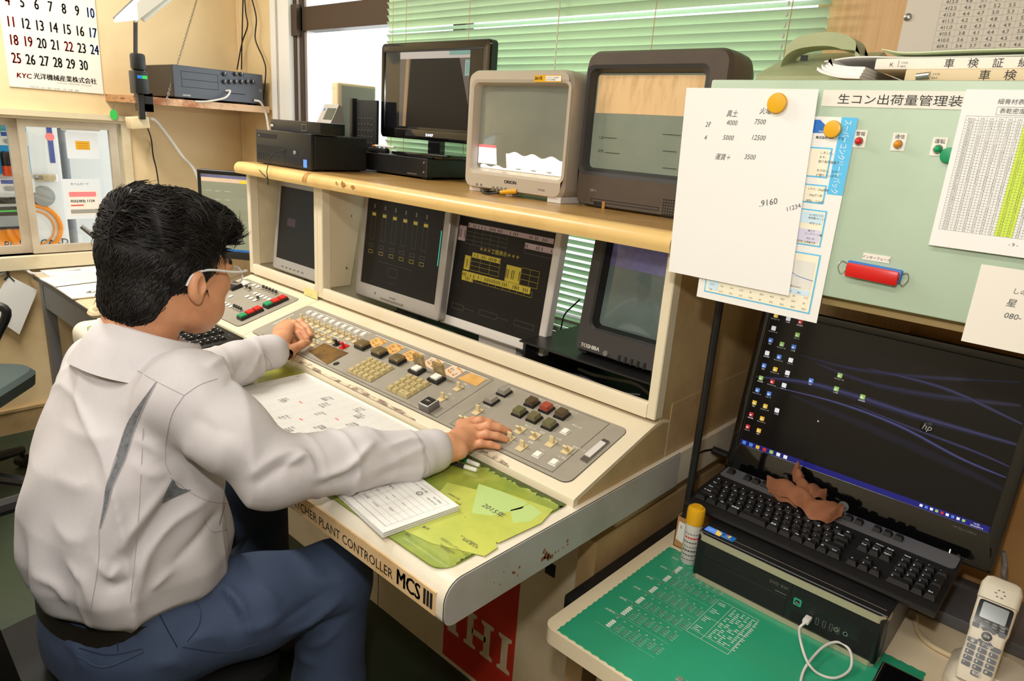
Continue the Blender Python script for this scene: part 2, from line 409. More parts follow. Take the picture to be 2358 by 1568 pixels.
sash(ys0 + .01, ys1 - .005, WL - .022, 'sash'); sash(SY0, ys0 + .012, WL - .05, 'sash')
b = MB('alu'); b.box(WL - .056, WL - .047, ys0 - .006, ys0 + .02, SZ0, SZ1 - .013).build('window_guide', w1)

# window in the long wall: white jamb, brown aluminium frames and mullion, panes
w2 = thing('window_2', (-1.8, WB, BZ0), 'brown aluminium window behind the green slatted blind', 'window'); w2['kind'] = 'structure'
b = MB('white_paint'); b.box(BX0 - .03, BX0 + .125, WB - .012, WB + .1, BZ0 - .02, BZ1).box(BX0, BX1, WB - .04, WB + .1, BZ0 - .03, BZ0)
b.use('alu_lt').box(BX0 + .03, BX0 + .036, WB - .02, WB - .012, BZ0, BZ1)
b.build('window_jamb', w2)
b = MB('alu_brown'); zc0, zc1 = py(702, 72, WB + .03).z, py(697, 18, WB + .03).z
b.box(BX0 + .125, BX0 + .145, WB + .01, WB + .06, BZ0, BZ1).box(BX0 + .16, BX0 + .18, WB + .02, WB + .07, BZ0, BZ1)
b.box(BX0 + .125, BX1, WB + .02, WB + .08, zc0, zc1).box(BX0 + .115, BX0 + .17, WB + .0, WB + .06, zc0 - .02, zc1 + .01).box(BX0 + .125, BX1, WB + .02, WB + .08, BZ0, BZ0 + .03).box(-1.9, -1.84, WB + .03, WB + .07, BZ0, BZ1)
b.use('alu_lt').box(BX0 + .145, BX0 + .16, WB + .015, WB + .06, BZ0, BZ1).box(BX0 + .18, BX0 + .2, WB + .03, WB + .07, BZ0, BZ1)
b.build('window_frame', w2)
for x0, x1 in ((BX0 + .2, -1.9), (-1.84, BX1)):
    for z0, z1 in ((BZ0 + .03, zc0), (zc1, BZ1)):
        MB('pane').box(x0, x1, WB + .047, WB + .051, z0, z1).build('pane', w2)
b = MB('wall_tan'); b.box(px(545, 200, WL).x + .01, px(545, 200, WL).x + .02, WB - .004, WB, 0, 2.5)
b.build('trim_1', kind='structure', label='thin joint strip where two tan wall panels meet', cat='trim')

# green slatted blind
YB = 1.645
bx0, bx1 = py(893, 60, YB).x, py(1903, 60, YB).x
bl = thing('venetian_blind', ((bx0 + bx1) / 2, YB, BZ0), 'pale green slatted blind hanging over the long window', 'blind')
m = MB('blind_green'); N_ = 6; wd_ = .0255
prof = [((k / N_ - .5) * wd_, .0028 * (1 - (2 * k / N_ - 1) ** 2)) for k in range(N_ + 1)]
for p0, p1 in zip(prof, prof[1:]):
    m.add([(-(bx1 - bx0) / 2, p0[0], p0[1]), ((bx1 - bx0) / 2, p0[0], p0[1]), ((bx1 - bx0) / 2, p1[0], p1[1]), (-(bx1 - bx0) / 2, p1[0], p1[1])], [(0, 1, 2, 3)])
slat = m.mesh('slat')
zgap = py(1450, 42, YB).z
rng = random.Random(4)
zz = BZ0 + .035; i_ = 0; bot = zz
while zz < BZ1 + .02:
    tilt = math.radians(-58 + rng.uniform(-2, 2))
    if abs(zz - zgap) < .011: tilt = math.radians(-14)
    if zz < 1.2: tilt = math.radians(-44 + rng.uniform(-3, 3))
    M_ = Matrix.Translation(((bx0 + bx1) / 2, YB, zz)) @ Matrix.Rotation(rng.uniform(-.0012, .0012), 4, 'Y') @ Matrix.Rotation(tilt, 4, 'X')
    inst('slat', slat, bl, M_); zz += .0212
m = MB('blind_green'); m.box(bx0, bx1, YB - .012, YB + .012, BZ0 + .008, BZ0 + .022); m.build('bottom_rail', bl)
for x_ in (px(910, 40, -1).x * 0 + py(912, 40, YB).x, py(942, 60, YB).x, py(1087, 60, YB).x, py(1292, 60, YB).x, py(1512, 60, YB).x, py(1822, 60, YB).x):
    MB('cord_tan').tube([(x_, YB - .013, BZ0 + .01), (x_, YB - .013, BZ1 + .03)], .0011, 5).build('ladder_cord', bl)
for x_, z0_ in ((py(1292, 60, YB).x + .004, 1.2), (py(1815, 60, YB).x, 1.5)):
    m = MB('white_pl'); z_ = z0_
    while z_ < 2.2: m.lathe([(.0, 0), (.0026, .002), (.0026, .009), (0, .011)], 6, (x_, YB - .018, z_)); z_ += .022
    m.build('bead_chain', bl)
# ------------------------------------------------------------------ the control console
XR, XS, XL = -.622, -1.83, -2.262
YL, ZL0, ZL1, YT, ZT = .893, .7615, .779, 1.140, .8495
PP = Plane((0, YL, ZL1), (1, 0, 0), (0, YT - YL, ZT - ZL1))          # sloping control panel
def patch(b, P, pts, h0, h1):
    b.T = P.M(); b.prism([P.uv(*q) for q in pts], h0, h1); return b
def patchr(P, tl, br, r=0.02): a, c = P.uv(*tl), P.uv(*br); return rrect(min(a[0], c[0]), max(a[0], c[0]), min(a[1], c[1]), max(a[1], c[1]), r)
con = thing('control_console', ((XR + XS) / 2, 1.3, 0), 'long cream plant control console with grey switch panels and screen bays', 'console')
sid = con
# desk slab with rolled front, end cap
DY0, DZ0, DZ1, XD = .5805, .6855, .7615, -.6085
def deskprof(g=0.0, y1=1.25):
    r1, r2 = .034, .02; p = []
    for k in range(7): t = math.radians(90 + 90 * k / 6); p.append((DY0 - g + r1 + r1 * math.cos(t), DZ1 + g - r1 + r1 * math.sin(t)))
    for k in range(5): t = math.radians(180 + 90 * k / 4); p.append((DY0 - g + r2 + r2 * math.cos(t), DZ0 - g + r2 + r2 * math.sin(t)))
    return p + [(y1, DZ0 - g), (y1, DZ1 + g)]
b = MB('desk_white'); b.T = YZ(); b.prism(deskprof(), XL, XD - .003); b.build('desk_top', con)
b = MB('con_line'); b.T = YZ(); b.prism(deskprof(.0006), XD - .003, XD - .0015); b.build('cap_gasket', con)
b = MB('desk_cap'); b.T = YZ(); b.prism(deskprof(), XD - .0015, XD); cap = b.build('end_cap', con, label='pale grey end cap with rusty chips')
capP = Plane((XD, 0, 0), (0, 1, 0), (0, 0, 1)); rr = random.Random(2)
b = MB('rust', capP.M())
for x_, y_, s_ in ((1258, 1279, .010), (1250, 1287, .008), (1264, 1284, .007), (1253, 1269, .005), (1270, 1281, .006), (1306, 1245, .004), (1307, 1254, .003), (1196, 1305, .004), (1184, 1319, .0035), (1180, 1318, .003), (1160, 1318, .002), (1192, 1324, .003), (1279, 1271, .0025), (1286, 1268, .002), (1296, 1261, .002), (1138, 1341, .0015), (1151, 1346, .0015)):
    u, v = capP.uv(x_, y_); b.prism([(u + s_ * rr.uniform(.4, 1) * math.cos(q), v + s_ * rr.uniform(.4, 1.2) * math.sin(q)) for q in [k * math.pi / 4 for k in range(8)]], .0, .0004)
b.build('rust_mark', cap, kind='stuff')
# name strip on the rolled front
FP = Plane((0, DY0, 0), (1, 0, 0), (0, 0, 1))
u1, vt = FP.uv(1005, 1357); vb = FP.uv(1005, 1407)[1]; vt, vb = DZ1 - .022, DZ0 + .014
b = MB('strip_yellow', FP.M()); b.box(-1.02, u1, vb, vt, -.004, .0008); st = b.build('name_strip', con)
b = MB('ink', FP.M()); hh = vt - vb; xm = FP.uv(913, 1320)[0]
b.text('BATCHER PLANT CONTROLLER', xm - .008, vb + hh * .22, hh * .62, .0013, 'r', sx=.86); wt = u1 - .004 - xm
co_, _ = glyphs('MCS', 2); b.text('MCS', xm, vb + hh * .2, hh * .98, .0013, 'l', sx=wt * .64 / (co_[:, 0].max() * hh * .98), bold=True)
for k in range(3): b.rect(xm + wt * (.74 + .085 * k), xm + wt * (.80 + .085 * k), vb + hh * .2, vb + hh * .88, .0013)
b.build('lettering', st)
# body under the desk
b = MB('con_in'); b.box(XL + .02, -.64, 1.077, 1.615, .0, DZ0); b.use('con_line').box(-.716, -.714, 1.0762, 1.08, 0, DZ0).box(-1.42, -1.418, 1.0762, 1.08, 0, DZ0)
kp0 = py(1257, 1300, 1.077); b.use('black_matte').box(kp0.x, kp0.x + .028, 1.0755, 1.08, kp0.z - .02, kp0.z + .012)
body = b.build('lower_cabinet', con)
b = MB('con_side'); b.box(-.672, -.63, 1.0, 1.615, 0, .638); b.build('side_leg', con)
CP = Plane((0, 1.077, 0), (1, 0, 0), (0, 0, 1))
ul, ur = CP.uv(1021, 1480)[0], CP.uv(1191, 1430)[0]; vtop = .52; vbot = CP.uv(1140, 1600)[1]
b = MB('decal_red', CP.M()); b.box(ul, ur, vbot, vtop, 0, .0015); dec = b.build('emblem_plate', con, label='red square emblem with cut-out letters')
def slabI(b, x, y, w, h, s):      # block letter with bracketed serifs
    sw = w * .5; sf = h * .14
    b.prism([(x, y), (x + w, y), (x + w, y + sf * .6), (x + (w + sw) / 2, y + sf), (x + (w + sw) / 2, y + h - sf), (x + w, y + h - sf * .6), (x + w, y + h), (x, y + h), (x, y + h - sf * .6), (x + (w - sw) / 2, y + h - sf), (x + (w - sw) / 2, y + sf), (x, y + sf * .6)], s, s + .0008)
hb, ht = CP.uv(1150, 1538), CP.uv(1152, 1455); y0 = hb[1]; h_ = ht[1] - hb[1]; W_ = ur - ul; lw = W_ * .17
b = MB('con_in', CP.M())
slabI(b, ur - W_ * .21, y0, lw, h_, .0015); slabI(b, ul + W_ * .06, y0, lw, h_, .0015)
slabI(b, ul + W_ * .31, y0, lw, h_, .0015); slabI(b, ul + W_ * .55, y0, lw, h_, .0015); b.box(ul + W_ * .42, ul + W_ * .62, y0 + h_ * .42, y0 + h_ * .58, .0015, .0023)
b.build('emblem_letter', dec)

# wedges carrying the switch panels
def wedge(x0, x1, parent):
    b = MB('con_cream'); b.T = YZ(); r = .004
    b.prism([(YL, ZL0), (1.205, ZL0), (1.205, .845), (1.181, .8535), (YT + .003, ZT + .001), (YL + .006, ZL1 + .0005), (YL + .001, ZL1 - .002), (YL, ZL1 - .006)], x0, x1)
    return b.build('panel_body', parent)
wedge(XS + .001, XR, con); wedge(XL, XS - .001, sid)
b = MB('con_side'); b.T = YZ(); b.prism([(YL + .012, ZL0 + .002), (1.2, ZL0 + .002), (1.2, .842), (1.176, .848), (YT, ZT - .006), (YL + .012, ZL1 - .006)], XR, XR + .0008); b.build('panel_side', con)
# worn edge where wrists rub
b = MB('worn')
for (a, c) in (((752, 842), (980, 952)), ((1090, 1030), (1180, 1066)), ((700, 818), (760, 850))):
    a_, c_ = PP.uv(*a)[0], PP.uv(*c)[0]; b.T = PP.M(); n = 14; top = []; bo = []
    for k in range(n + 1):
        t = k / n; u = a_ + (c_ - a_) * t; e = math.sin(math.pi * t) ** .6; top.append((u, .002 + e * rr.uniform(.005, .014))); bo.append((u, .0005))
    b.prism(bo + top[::-1], 0, .0006)
b.build('worn_patch', con)
# grey plates
def plate(name, corners, r, parent, inset=0):
    us = [PP.uv(*c) for c in corners]; u0, u1 = min(q[0] for q in us), max(q[0] for q in us); v0, v1 = min(q[1] for q in us), max(q[1] for q in us)
    b = MB('con_line', PP.M()); b.prism(rrect(u0 - .0008, u1 + .0008, v0 - .0008, v1 + .0008, r), 0, .0006); b.use('con_gray'); b.prism(rrect(u0, u1, v0, v1, r), 0, .0012)
    return b.build(name, parent), (u0, u1, v0, v1)
gp, G = plate('control_plate', [(590, 770), (710, 703), (1425, 990), (1310, 1113)], .018, con)
gs, G2 = plate('control_plate', [(440, 700), (566, 641), (676, 688), (558, 749)], .016, sid)
def outline(pts, parent, t=.0012):
    us = [PP.uv(*c) for c in pts]; u0, u1 = min(q[0] for q in us), max(q[0] for q in us); v0, v1 = min(q[1] for q in us), max(q[1] for q in us)
    b = MB('con_line', PP.M()); b.frame(u0, u1, v0, v1, t, .0014); b.use('con_gray'); b.rect(u0 + t, u1 - t, v0 + t, v1 - t, .0015); b.build('sub_panel', parent)
outline([(603, 771), (1007, 962), (1137, 876)], gp); outline([(1168, 888), (1404, 977), (1274.6, 1087), (1036, 977)], gp)
HB = .0015
# piece meshes (panel-local: u right, v up the slope, n out)
m = MB('tog_beige'); m.bbox(-.0088, .0088, -.012, .012, 0, .0022, .0008, 1); m.T = Matrix.Rotation(math.radians(-16), 4, 'X'); m.bbox(-.0055, .0055, -.0022, .0022, .001, .0165, .001, 1); TOG = m.mesh('toggle_switch')
m = MB('tog_beige'); m.bbox(-.0088, .0088, -.012, .012, 0, .0022, .0008, 1); m.T = Matrix.Rotation(math.radians(22), 4, 'X'); m.bbox(-.0055, .0055, -.0022, .0022, .001, .0165, .001, 1); TOG2 = m.mesh('toggle_switch')
def togc(mn):
    m = MB(mn); m.bbox(-.0088, .0088, -.012, .012, 0, .003, .0008, 1); m.T = Matrix.Rotation(math.radians(16), 4, 'X'); m.bbox(-.006, .006, -.003, .003, .001, .019, .001, 1); return m.mesh('toggle_switch')
m = MB('white_pl'); m.bbox(-.0095, .0095, -.0095, .0095, 0, .0012, .0006, 1); m.use('print_white').bbox(-.007, .007, -.0065, .0075, .0012, .0045, .001, 1); WBT = m.mesh('push_button')
def capbtn(mn, s=.0125, hgt=.009, ov=.0):
    m = MB('black_plastic'); m.frus(2 * s * 1.12, 2 * s * 1.12, 2 * s * 1.02, 2 * s * 1.02, 0, .005); m.use(mn).frus(1.8 * s, 1.8 * s, 1.55 * s, 1.55 * s, .005, .005 + hgt)
    return m.mesh('lamp_button')
CAPS = {k: capbtn(k) for k in ('cap_olive', 'cap_brown', 'cap_grey', 'cap_red')}
m = MB('black_plastic'); m.bbox(-.019, .019, -.015, .015, 0, .008, .001, 1); m.use('cover_smoke').bbox(-.0185, .0185, -.0145, .0145, .0085, .0165, .002, 2); COV = m.mesh('covered_button')
m = MB('black_plastic'); m.bbox(-.019, .019, -.015, .015, 0, .007, .001, 1); m.use('print_white').bbox(-.011, .011, -.010, .010, .007, .013, .001, 1); m.use('cover_clear').box(-.017, .017, .0145, .0165, .008, .04).box(-.017, .017, .008, .0145, .0385, .04).box(-.017, -.0155, .008, .0145, .01, .04).box(.0155, .017, .008, .0145, .01, .04); COVO = m.mesh('covered_button')
def row(a, c, n): A, C = Vector(PP.uv(*a)), Vector(PP.uv(*c)); return [A + (C - A) * (k / (n - 1)) for k in range(n)]
def put(name, me, uv_, parent=gp, rot=0): return inst(name, me, parent, PP.M(uv_[0], uv_[1], HB, rot))
for q in row((713, 721), (838, 771.5), 10): put('push_button', WBT, q)
for q in row((694, 736), (821, 787), 10): put('toggle_switch', TOG, q)
r2 = row((668, 746), (793, 800.5), 10)
for k, q in enumerate(r2): put('toggle_switch', TOG if k < 8 else (togc('black_plastic') if k == 8 else togc('red_pl')), q)
for q in (PP.uv(639.5, 759), PP.uv(651.5, 764.5), PP.uv(665, 770.5), PP.uv(724, 795)): put('toggle_switch', TOG, q)
for q in ((836, 801), (875.5, 818), (917, 835)): put('covered_button', COV, PP.uv(*q))
for q in ((961, 857), (1006, 877)): put('covered_button', COVO, PP.uv(*q))
for q, k in (((1161.8, 907), 'cap_grey'), ((1132.5, 927), 'cap_grey'), ((1225.5, 932), 'cap_brown'), ((1259, 945), 'cap_red'), ((1294.4, 959), 'cap_brown'), ((1197, 954), 'cap_olive'), ((1230.7, 967), 'cap_olive'), ((1266, 983), 'cap_olive')): put('lamp_button', CAPS[k], PP.uv(*q))
for k, q in enumerate(((1099.8, 950), (1198, 993), (1232.4, 1007), (1269.4, 1023), (1306.4, 1039), (1201.4, 1032), (1173, 1013), (1067.7, 969), (1055.5, 896), (1018.8, 920))): put('toggle_switch', TOG2 if k in (1, 2, 4, 7) else TOG, PP.uv(*q))
for q in ((1302, 996), (1238.4, 1049), (1276.3, 1067)): put('push_button', WBT, PP.uv(*q))
# keypads: beige caps, one wide ENT key
def keycap(w): m = MB('key_beige'); m.frus(w, .0178, w - .0065, .011, 0, .008); return m.mesh('key_cap')
K1, K2 = keycap(.0178), keycap(.0178 + .019)
def keypad(o, right, back, nx, ny, wide=False, tl='789'):
    o, a, c = Vector(PP.uv(*o)), Vector(PP.uv(*right)), Vector(PP.uv(*back)); e1, e2 = (a - o) / nx, (c - a) / ny
    b = MB('con_line', PP.M()); b.prism([o, a, c, o + c - a], .0, .0019); kp = b.build('keypad', con)
    lt = MB('ink', PP.M()); sy = '0.E1234567890ABCDEFGHJK'; t = 0
    for j in range(ny):
        i = 0
        while i < nx:
            w = 2 if (wide and j == 0 and i == 2) else 1
            q = o + e1 * (i + w / 2) + e2 * (j + .5); rot = math.atan2(e1.y, e1.x)
            inst('key_cap', K2 if w == 2 else K1, kp, PP.M(q.x, q.y, .002, rot)); s_ = 'ENT' if w == 2 else sy[(t * 7 + 3) % len(sy)]
            lt.text(s_, q.x, q.y - .0022, .005, .0103, 'c'); t += 1; i += w
    lt.build('legend', kp)
keypad((887.9, 898.6), (937.6, 920.8), (994.3, 885.6), 4, 4, True); keypad((799, 858), (854.2, 882.5), (910, 849.6), 5, 4)
# label cards with little lamps
def card(c, mn, k):
    u, v = PP.uv(*c); b = MB(mn, PP.M(u, v)); b.box(-.024, .024, -.020, .020, HB, HB + .001)
    b.use('card_orange')
    for (x_, y_) in ((-.012, -.004), (-.004, -.007), (.012, -.012), (.0, .016), (.008, .014), (.02, .009)): b.lathe([(.0026, .001 + HB), (.0026, .004 + HB), (.001, .0055 + HB)], 8, (x_, y_, 0))
    b.use('ink').rect(-.014, -.012, .003, .011, HB + .0014); b.rect(-.006, -.0045, .001, .009, HB + .0014); b.rect(.014, .0155, -.008, 0, HB + .0014)
    b.build('lamp_card', gp)
for k, c in enumerate(((867, 790.5), (906.3, 804.5), (946.8, 820.5))): card(c, 'card_orange', k)
for k, c in enumerate(((996, 838), (1044, 857.5))): card(c, 'card_pink', k)
b = MB('card_orange'); patch(b, PP, [(1054, 873), (1085, 859.5), (1120, 875), (1097, 891)], HB, HB + .001); b.build('blank_card', gp)
b = MB('brown_stain'); patch(b, PP, [(711, 810.5), (754, 841), (803, 814.5), (747, 791.5)], HB, HB + .001); b.build('stained_label', gp)
u, v = PP.uv(774.7, 838.6); MB('black_matte', PP.M(u, v)).lathe([(.0085, HB), (.0085, HB + .0006), (.0, HB + .0006)], 20).build('round_plug', gp)
u, v = PP.uv(989.7, 941); b = MB('mid_grey', PP.M(u, v)); b.bbox(-.017, .017, -.017, .017, HB, .019, .002, 2); b.use('white_pl').frus(.03, .03, .028, .028, .019, .0198); b.use('black_plastic').frus(.026, .026, .025, .025, .0198, .0212); b.use('print_white').text('ブザー', 0, -.003, .0065, .0216, 'c', bold=True); b.build('buzzer_button', gp)
b = MB('steel'); patch(b, PP, [(1336, 1061), (1350, 1068.5), (1404, 1020.5), (1390, 1014)], HB, .005); b.use('white_pl'); patch(b, PP, [(1346, 1052), (1359, 1058.5), (1396, 1026), (1384, 1020)], HB, .0066); b.build('slide_rail', gp)
# white rules and legends printed on the plate
b = MB('print_white', PP.M())
def rule(a, c, t=.0009):
    a, c = Vector(PP.uv(*a)), Vector(PP.uv(*c)); n = Vector((-(c - a).y, (c - a).x)).normalized() * t; b.add([(p.x, p.y, HB + .0003) for p in (a - n, c - n, c + n, a + n)], [(0, 1, 2, 3)])
rule((721, 716), (775, 736)); rule((786, 741), (853.8, 768.4)); rule((865, 772), (978, 817)); rule((993, 823), (1125, 874)); rule((680, 737), (704, 747)); rule((710, 749), (724, 756)); rule((731, 759), (754, 768.5)); rule((763, 773), (781, 780)); rule((721, 781), (736, 787.5))
rule((629, 748), (677, 724.5), .0018)
for q, s_ in (((1241, 921), 'モータ'), ((1276, 934), 'サイロ'), ((1312, 948), 'ポンプ'), ((1176, 897), 'エア'), ((1316, 980), '停止入切'), ((1207, 981), '停止ゲート'), ((1242, 996), '旋回'), ((1280, 1012), '計量'), ((1318, 1030), '放出ゲート'), ((1215, 1019), '自動'), ((1242, 1036), 'ベル'), ((1284, 1052), '入 停止'), ((1066, 885), '自動'), ((1030, 908), '自動'), ((1075, 893), '入'), ((1040, 917), '入'), ((1112, 935), 'ミキサ'), ((845, 797), '入'), ((885, 814), '入'), ((790, 789), '0123'), ((803, 793), '0123')):
    u, v = PP.uv(*q); b.text(s_, u, v, .0062, HB + .0003, 'l')
b.build('legend', gp, kind='stuff')
# narrow section: square lamps, meters, rows of little white switches
def sq(mn): m = MB('black_plastic'); m.frus(.031, .027, .028, .024, 0, .010); m.use(mn).frus(.027, .0225, .025, .0205, .010, .014); return m.mesh('lamp_button')
SQR, SQG = sq('red_pl'), sq('green_pl')
for q, k in (((560.4, 734), SQG), ((577.6, 726), SQR), ((594.8, 718), SQR), ((619.5, 707), SQG), ((636, 700), SQR), ((652, 692.5), SQR)): put('lamp_button', k, PP.uv(*q), gs)
b = MB('black_plastic', PP.M(*PP.uv(540, 663))); b.bbox(-.026, .026, -.02, .02, HB, .014, .002, 1); b.build('meter_box', gs)
b = MB('white_pl', PP.M(*PP.uv(559, 655))); b.bbox(-.022, .022, -.02, .02, HB, .006, .002, 1); b.build('meter_cover', gs)
m = MB('print_white'); m.bbox(-.006, .006, -.007, .007, 0, .003, .001, 1); LWB = m.mesh('small_button')
m = MB('con_gray'); m.bbox(-.006, .006, -.007, .007, 0, .003, .001, 1); m.use('ink_gray').box(-.002, .002, -.002, .006, .003, .012); LGT = m.mesh('small_toggle')
def lrow(a, c, n, me, nm):
    for q in row(a, c, n): put(nm, me, q, gs)
lrow((588, 677), (620, 691), 5, LWB, 'small_button'); lrow((570, 684), (588, 693), 3, LWB, 'small_button'); lrow((607, 666), (636, 678), 5, LGT, 'small_toggle'); lrow((585, 658), (594, 662), 2, LWB, 'small_button')
lrow((518, 700), (533, 707), 3, LWB, 'small_button'); lrow((540, 710), (555, 717), 4, LGT, 'small_toggle'); lrow((568, 665), (576, 669), 2, LGT, 'small_toggle'); put('small_button', LWB, PP.uv(532, 684), gs); put('small_toggle', LGT, PP.uv(594, 691), gs)

# hood over the panel: posts, rails, sides, yellowed shelf board
HZ0, HZ1, HY0, HY1 = .8605, 1.199, 1.1415, 1.615
def hood(x0, x1, parent, left=.026, right=.021):
    for a_, c_ in ((x0, x0 + left), (x1 - right, x1)): MB('con_cream').bbox(a_, c_, HY0, HY0 + .03, HZ0, HZ1, .002, 1).build('post', parent)
    b = MB('con_cream'); b.T = YZ(); b.prism([(HY0, HZ0), (HY0 + .035, HZ0), (HY0 + .035, .882), (HY0 + .012, .893), (HY0 + .003, .893), (HY0, .888)], x0 + left, x1 - right); b.build('front_rail', parent)
    b = MB('con_in'); b.box(x0 + .002, x0 + .012, HY0 + .03, HY1, .7625, HZ1); b.build('side_panel', parent)
    b = MB('con_side'); b.box(x1 - .012, x1 - .002, HY0 + .03, HY1, .7625, HZ1); b.build('side_panel', parent)
    b = MB('con_in'); b.T = Matrix(((0, 0, 1, 0), (1, 0, 0, 0), (0, 1, 0, 0), (0, 0, 0, 1))); b.prism([(HY0 + .03, .893), (HY0 + .10, .893), (HY0 + .155, HZ1), (HY0 + .03, HZ1)], x0 + left - .003, x0 + left); g = b.build('gusset', parent)
    s_ = MB('chrome'); 
    for yy, zz_ in ((HY0 + .105, 1.11), (HY0 + .085, .95)): s_.T = Matrix.Translation((x0 + left, yy, zz_)) @ Matrix.Rotation(math.pi / 2, 4, 'Y'); s_.lathe([(.0045, 0), (.004, .002), (.0015, .003)], 10)
    s_.build('screw', g)
    MB('black_matte').box(x0 + .012, x1 - .012, HY0 + .06, HY1, .768, .778).build('bay_floor', parent)
hood(XS, XR, con); hood(XL, XS, sid, .022, .02)
SZT = 1.2355
def board(x0, x1, parent):
    b = MB('shelf_yellow'); b.T = YZ(); r = .022; p = []
    for k in range(8): t = math.radians(90 + 100 * k / 7); p.append((1.10 + r + r * math.cos(t), SZT - r + r * math.sin(t)))
    p += [(1.104, 1.1995), (1.16, 1.1995), (1.16, SZT)]; b.prism(p, x0, x1); b.use('shelf_top'); b.T = Matrix.Identity(4); b.box(x0, x1, 1.16, HY1, 1.1995, SZT); b.box(x0, x1, 1.135, 1.16, SZT - .001, SZT + .0003)
    o = b.build('shelf_board', parent)
    return o
bo = board(XS + .002, XR + .004, con); board(XL, XS, sid)
b = MB('stain'); b.T = YZ()
for x0, x1 in ((XS - .012, XS - .002), (XS + .004, XS + .012)):
    p = []
    for k in range(8): t = math.radians(90 + 100 * k / 7); p.append((1.10 + .022 + .0226 * math.cos(t), SZT - .022 + .0226 * math.sin(t)))
    b.prism(p + [(1.12, 1.21)], x0, x1)
b.build('joint_band', con)
b = MB('stain', Plane((0, 1.0985, 0), (1, 0, 0), (0, 0, 1)).M())
for x_, s_ in ((py(790, 424, 1.0985), .012), (py(812, 430, 1.0985), .011), (py(774, 421, 1.0985), .006)):
    b.prism([(x_.x + s_ * rr.uniform(.3, 1) * math.cos(q), x_.z + s_ * rr.uniform(.3, 1) * math.sin(q)) for q in [k * math.pi / 5 for k in range(10)]], 0, .0004)
b.build('glue_mark', bo)
# rear upright of the side and apron line
b = MB('con_side'); b.box(XR - .002, XR, 1.207, HY1, ZL0 + .001, HZ0 + .02); b.build('side_panel', con)
b = MB('desk_white'); b.box(XL, XD - .002, 1.25, HY1, DZ0, DZ1); b.build('desk_back', con)
# sticky note over the seam
nq = [(701.5, 660.5), (731.5, 672), (731.5, 690), (700, 678)]
b = MB('post_it'); b.T = Plane((0, HY0 - .001, 0), (1, 0, 0), (0, 0, 1)).M(); b.prism([(py(x, y, HY0 - .001).x, py(x, y, HY0 - .001).z) for x, y in nq], 0, .0006); b.use('ink_pale'); p_ = py(707, 672, HY0 - .001); b.text('~~~~~', p_.x, p_.z - .008, .012, .001, rot=-.04)
b.build('sticky_note', label='pale yellow sticky note on the joint between console sections', cat='note')
# ------------------------------------------------------------------ screens in the console bays
def face(x, y, z, tilt=0.0, yaw=0.0):
    """upright surface facing the operator, tilted back, origin at its lower left corner"""
    u = Vector((math.cos(yaw), math.sin(yaw), 0)); k = Vector((-math.sin(yaw), math.cos(yaw), 0))
    return Plane((x, y, z), u, k * math.sin(tilt) + Vector((0, 0, 1)) * math.cos(tilt))
def ring(x0, x1, y0, y1, r, n_, h): return [(p[0], p[1], h) for p in rrect(x0, x1, y0, y1, r, n_)]
def flatpanel(t, P, w, h, l, r, bo, tp, depth, mb_, ms, mside=None, rad=.004, rec=.003):
    """monitor housing: bezel with opening, recessed screen, back shell"""
    b = MB(mb_, P.M()); n = 4; q = .003
    b.loft([ring(l, w - r, bo, h - tp, .0015, n, -rec), ring(l, w - r, bo, h - tp, .0015, n, -.0005), ring(l - .001, w - r + .001, bo - .001, h - tp + .001, .002, n, 0), ring(q, w - q, q, h - q, rad, n, 0), ring(0, w, 0, h, rad + .001, n, -q)], False, False)
    if mside: b.use(mside)
    b.loft([ring(0, w, 0, h, rad + .001, n, -q), ring(0, w, 0, h, rad + .001, n, -depth * .45), ring(w * .1, w * .9, h * .12, h * .88, .01, n, -depth)], False, True)
    b.build('housing', t)
    s_ = MB(ms, P.M()); s_.box(l - .001, w - r + .001, bo - .001, h - tp + .001, -rec - .004, -rec); return s_.build('screen', t)
def scr_uv(P, x, y): return P.uv(x, y)
TL3 = math.radians(7.6)
# white monitor
o3 = py(1011, 741, 1.25); P3 = face(o3.x, 1.25, o3.z, TL3)
t = thing('desktop_monitor', (-1.2, 1.3, .78), 'white framed monitor showing yellow table blocks in the console bay', 'monitor')
sc3 = flatpanel(t, P3, .379, .318, .0205, .0205, .026, .017, .055, 'white_pl', 'scr_black', 'white_pl')
b = MB('white_pl'); b.box(o3.x + .11, o3.x + .25, 1.30, 1.33, .79, .95).bbox(o3.x + .09, o3.x + .27, 1.19, 1.42, .779, .795, .006, 2); b.build('stand', t)
d3 = MB('scr_yellow', P3.M()); X3 = lambda x, y: (960 + x / 3.136, 460 + y / 3.136); e3 = -.0026
def cell(b, a, w, h, mn, n=0, bars=True):
    u, v = P3.uv(*X3(*a)); b.use(mn).rect(u, u + w, v - h, v, e3)
    if n: b.use('scr_black'); [b.rect(u + w * k / n - .0003, u + w * k / n + .0003, v - h, v, e3 + .0003) for k in range(1, n)]
    if bars:
        b.use('ink'); r_ = random.Random(int(a[0])); m_ = max(3, int(w / .006))
        for k in range(m_): b.rect(u + w * (k + .3) / m_, u + w * (k + .3) / m_ + .0022, v - h * .8, v - h * .25, e3 + .0003) if r_.random() < .6 else None
    return u, v
def grid(b, a, w, h, nx, ny, mn):
    u, v = P3.uv(*X3(*a)); b.use(mn)
    for k in range(nx + 1): b.rect(u + w * k / nx - .0003, u + w * k / nx + .0003, v - h, v, e3)
    for k in range(ny + 1): b.rect(u, u + w, v - h * k / ny - .0003, v - h * k / ny + .0003, e3)
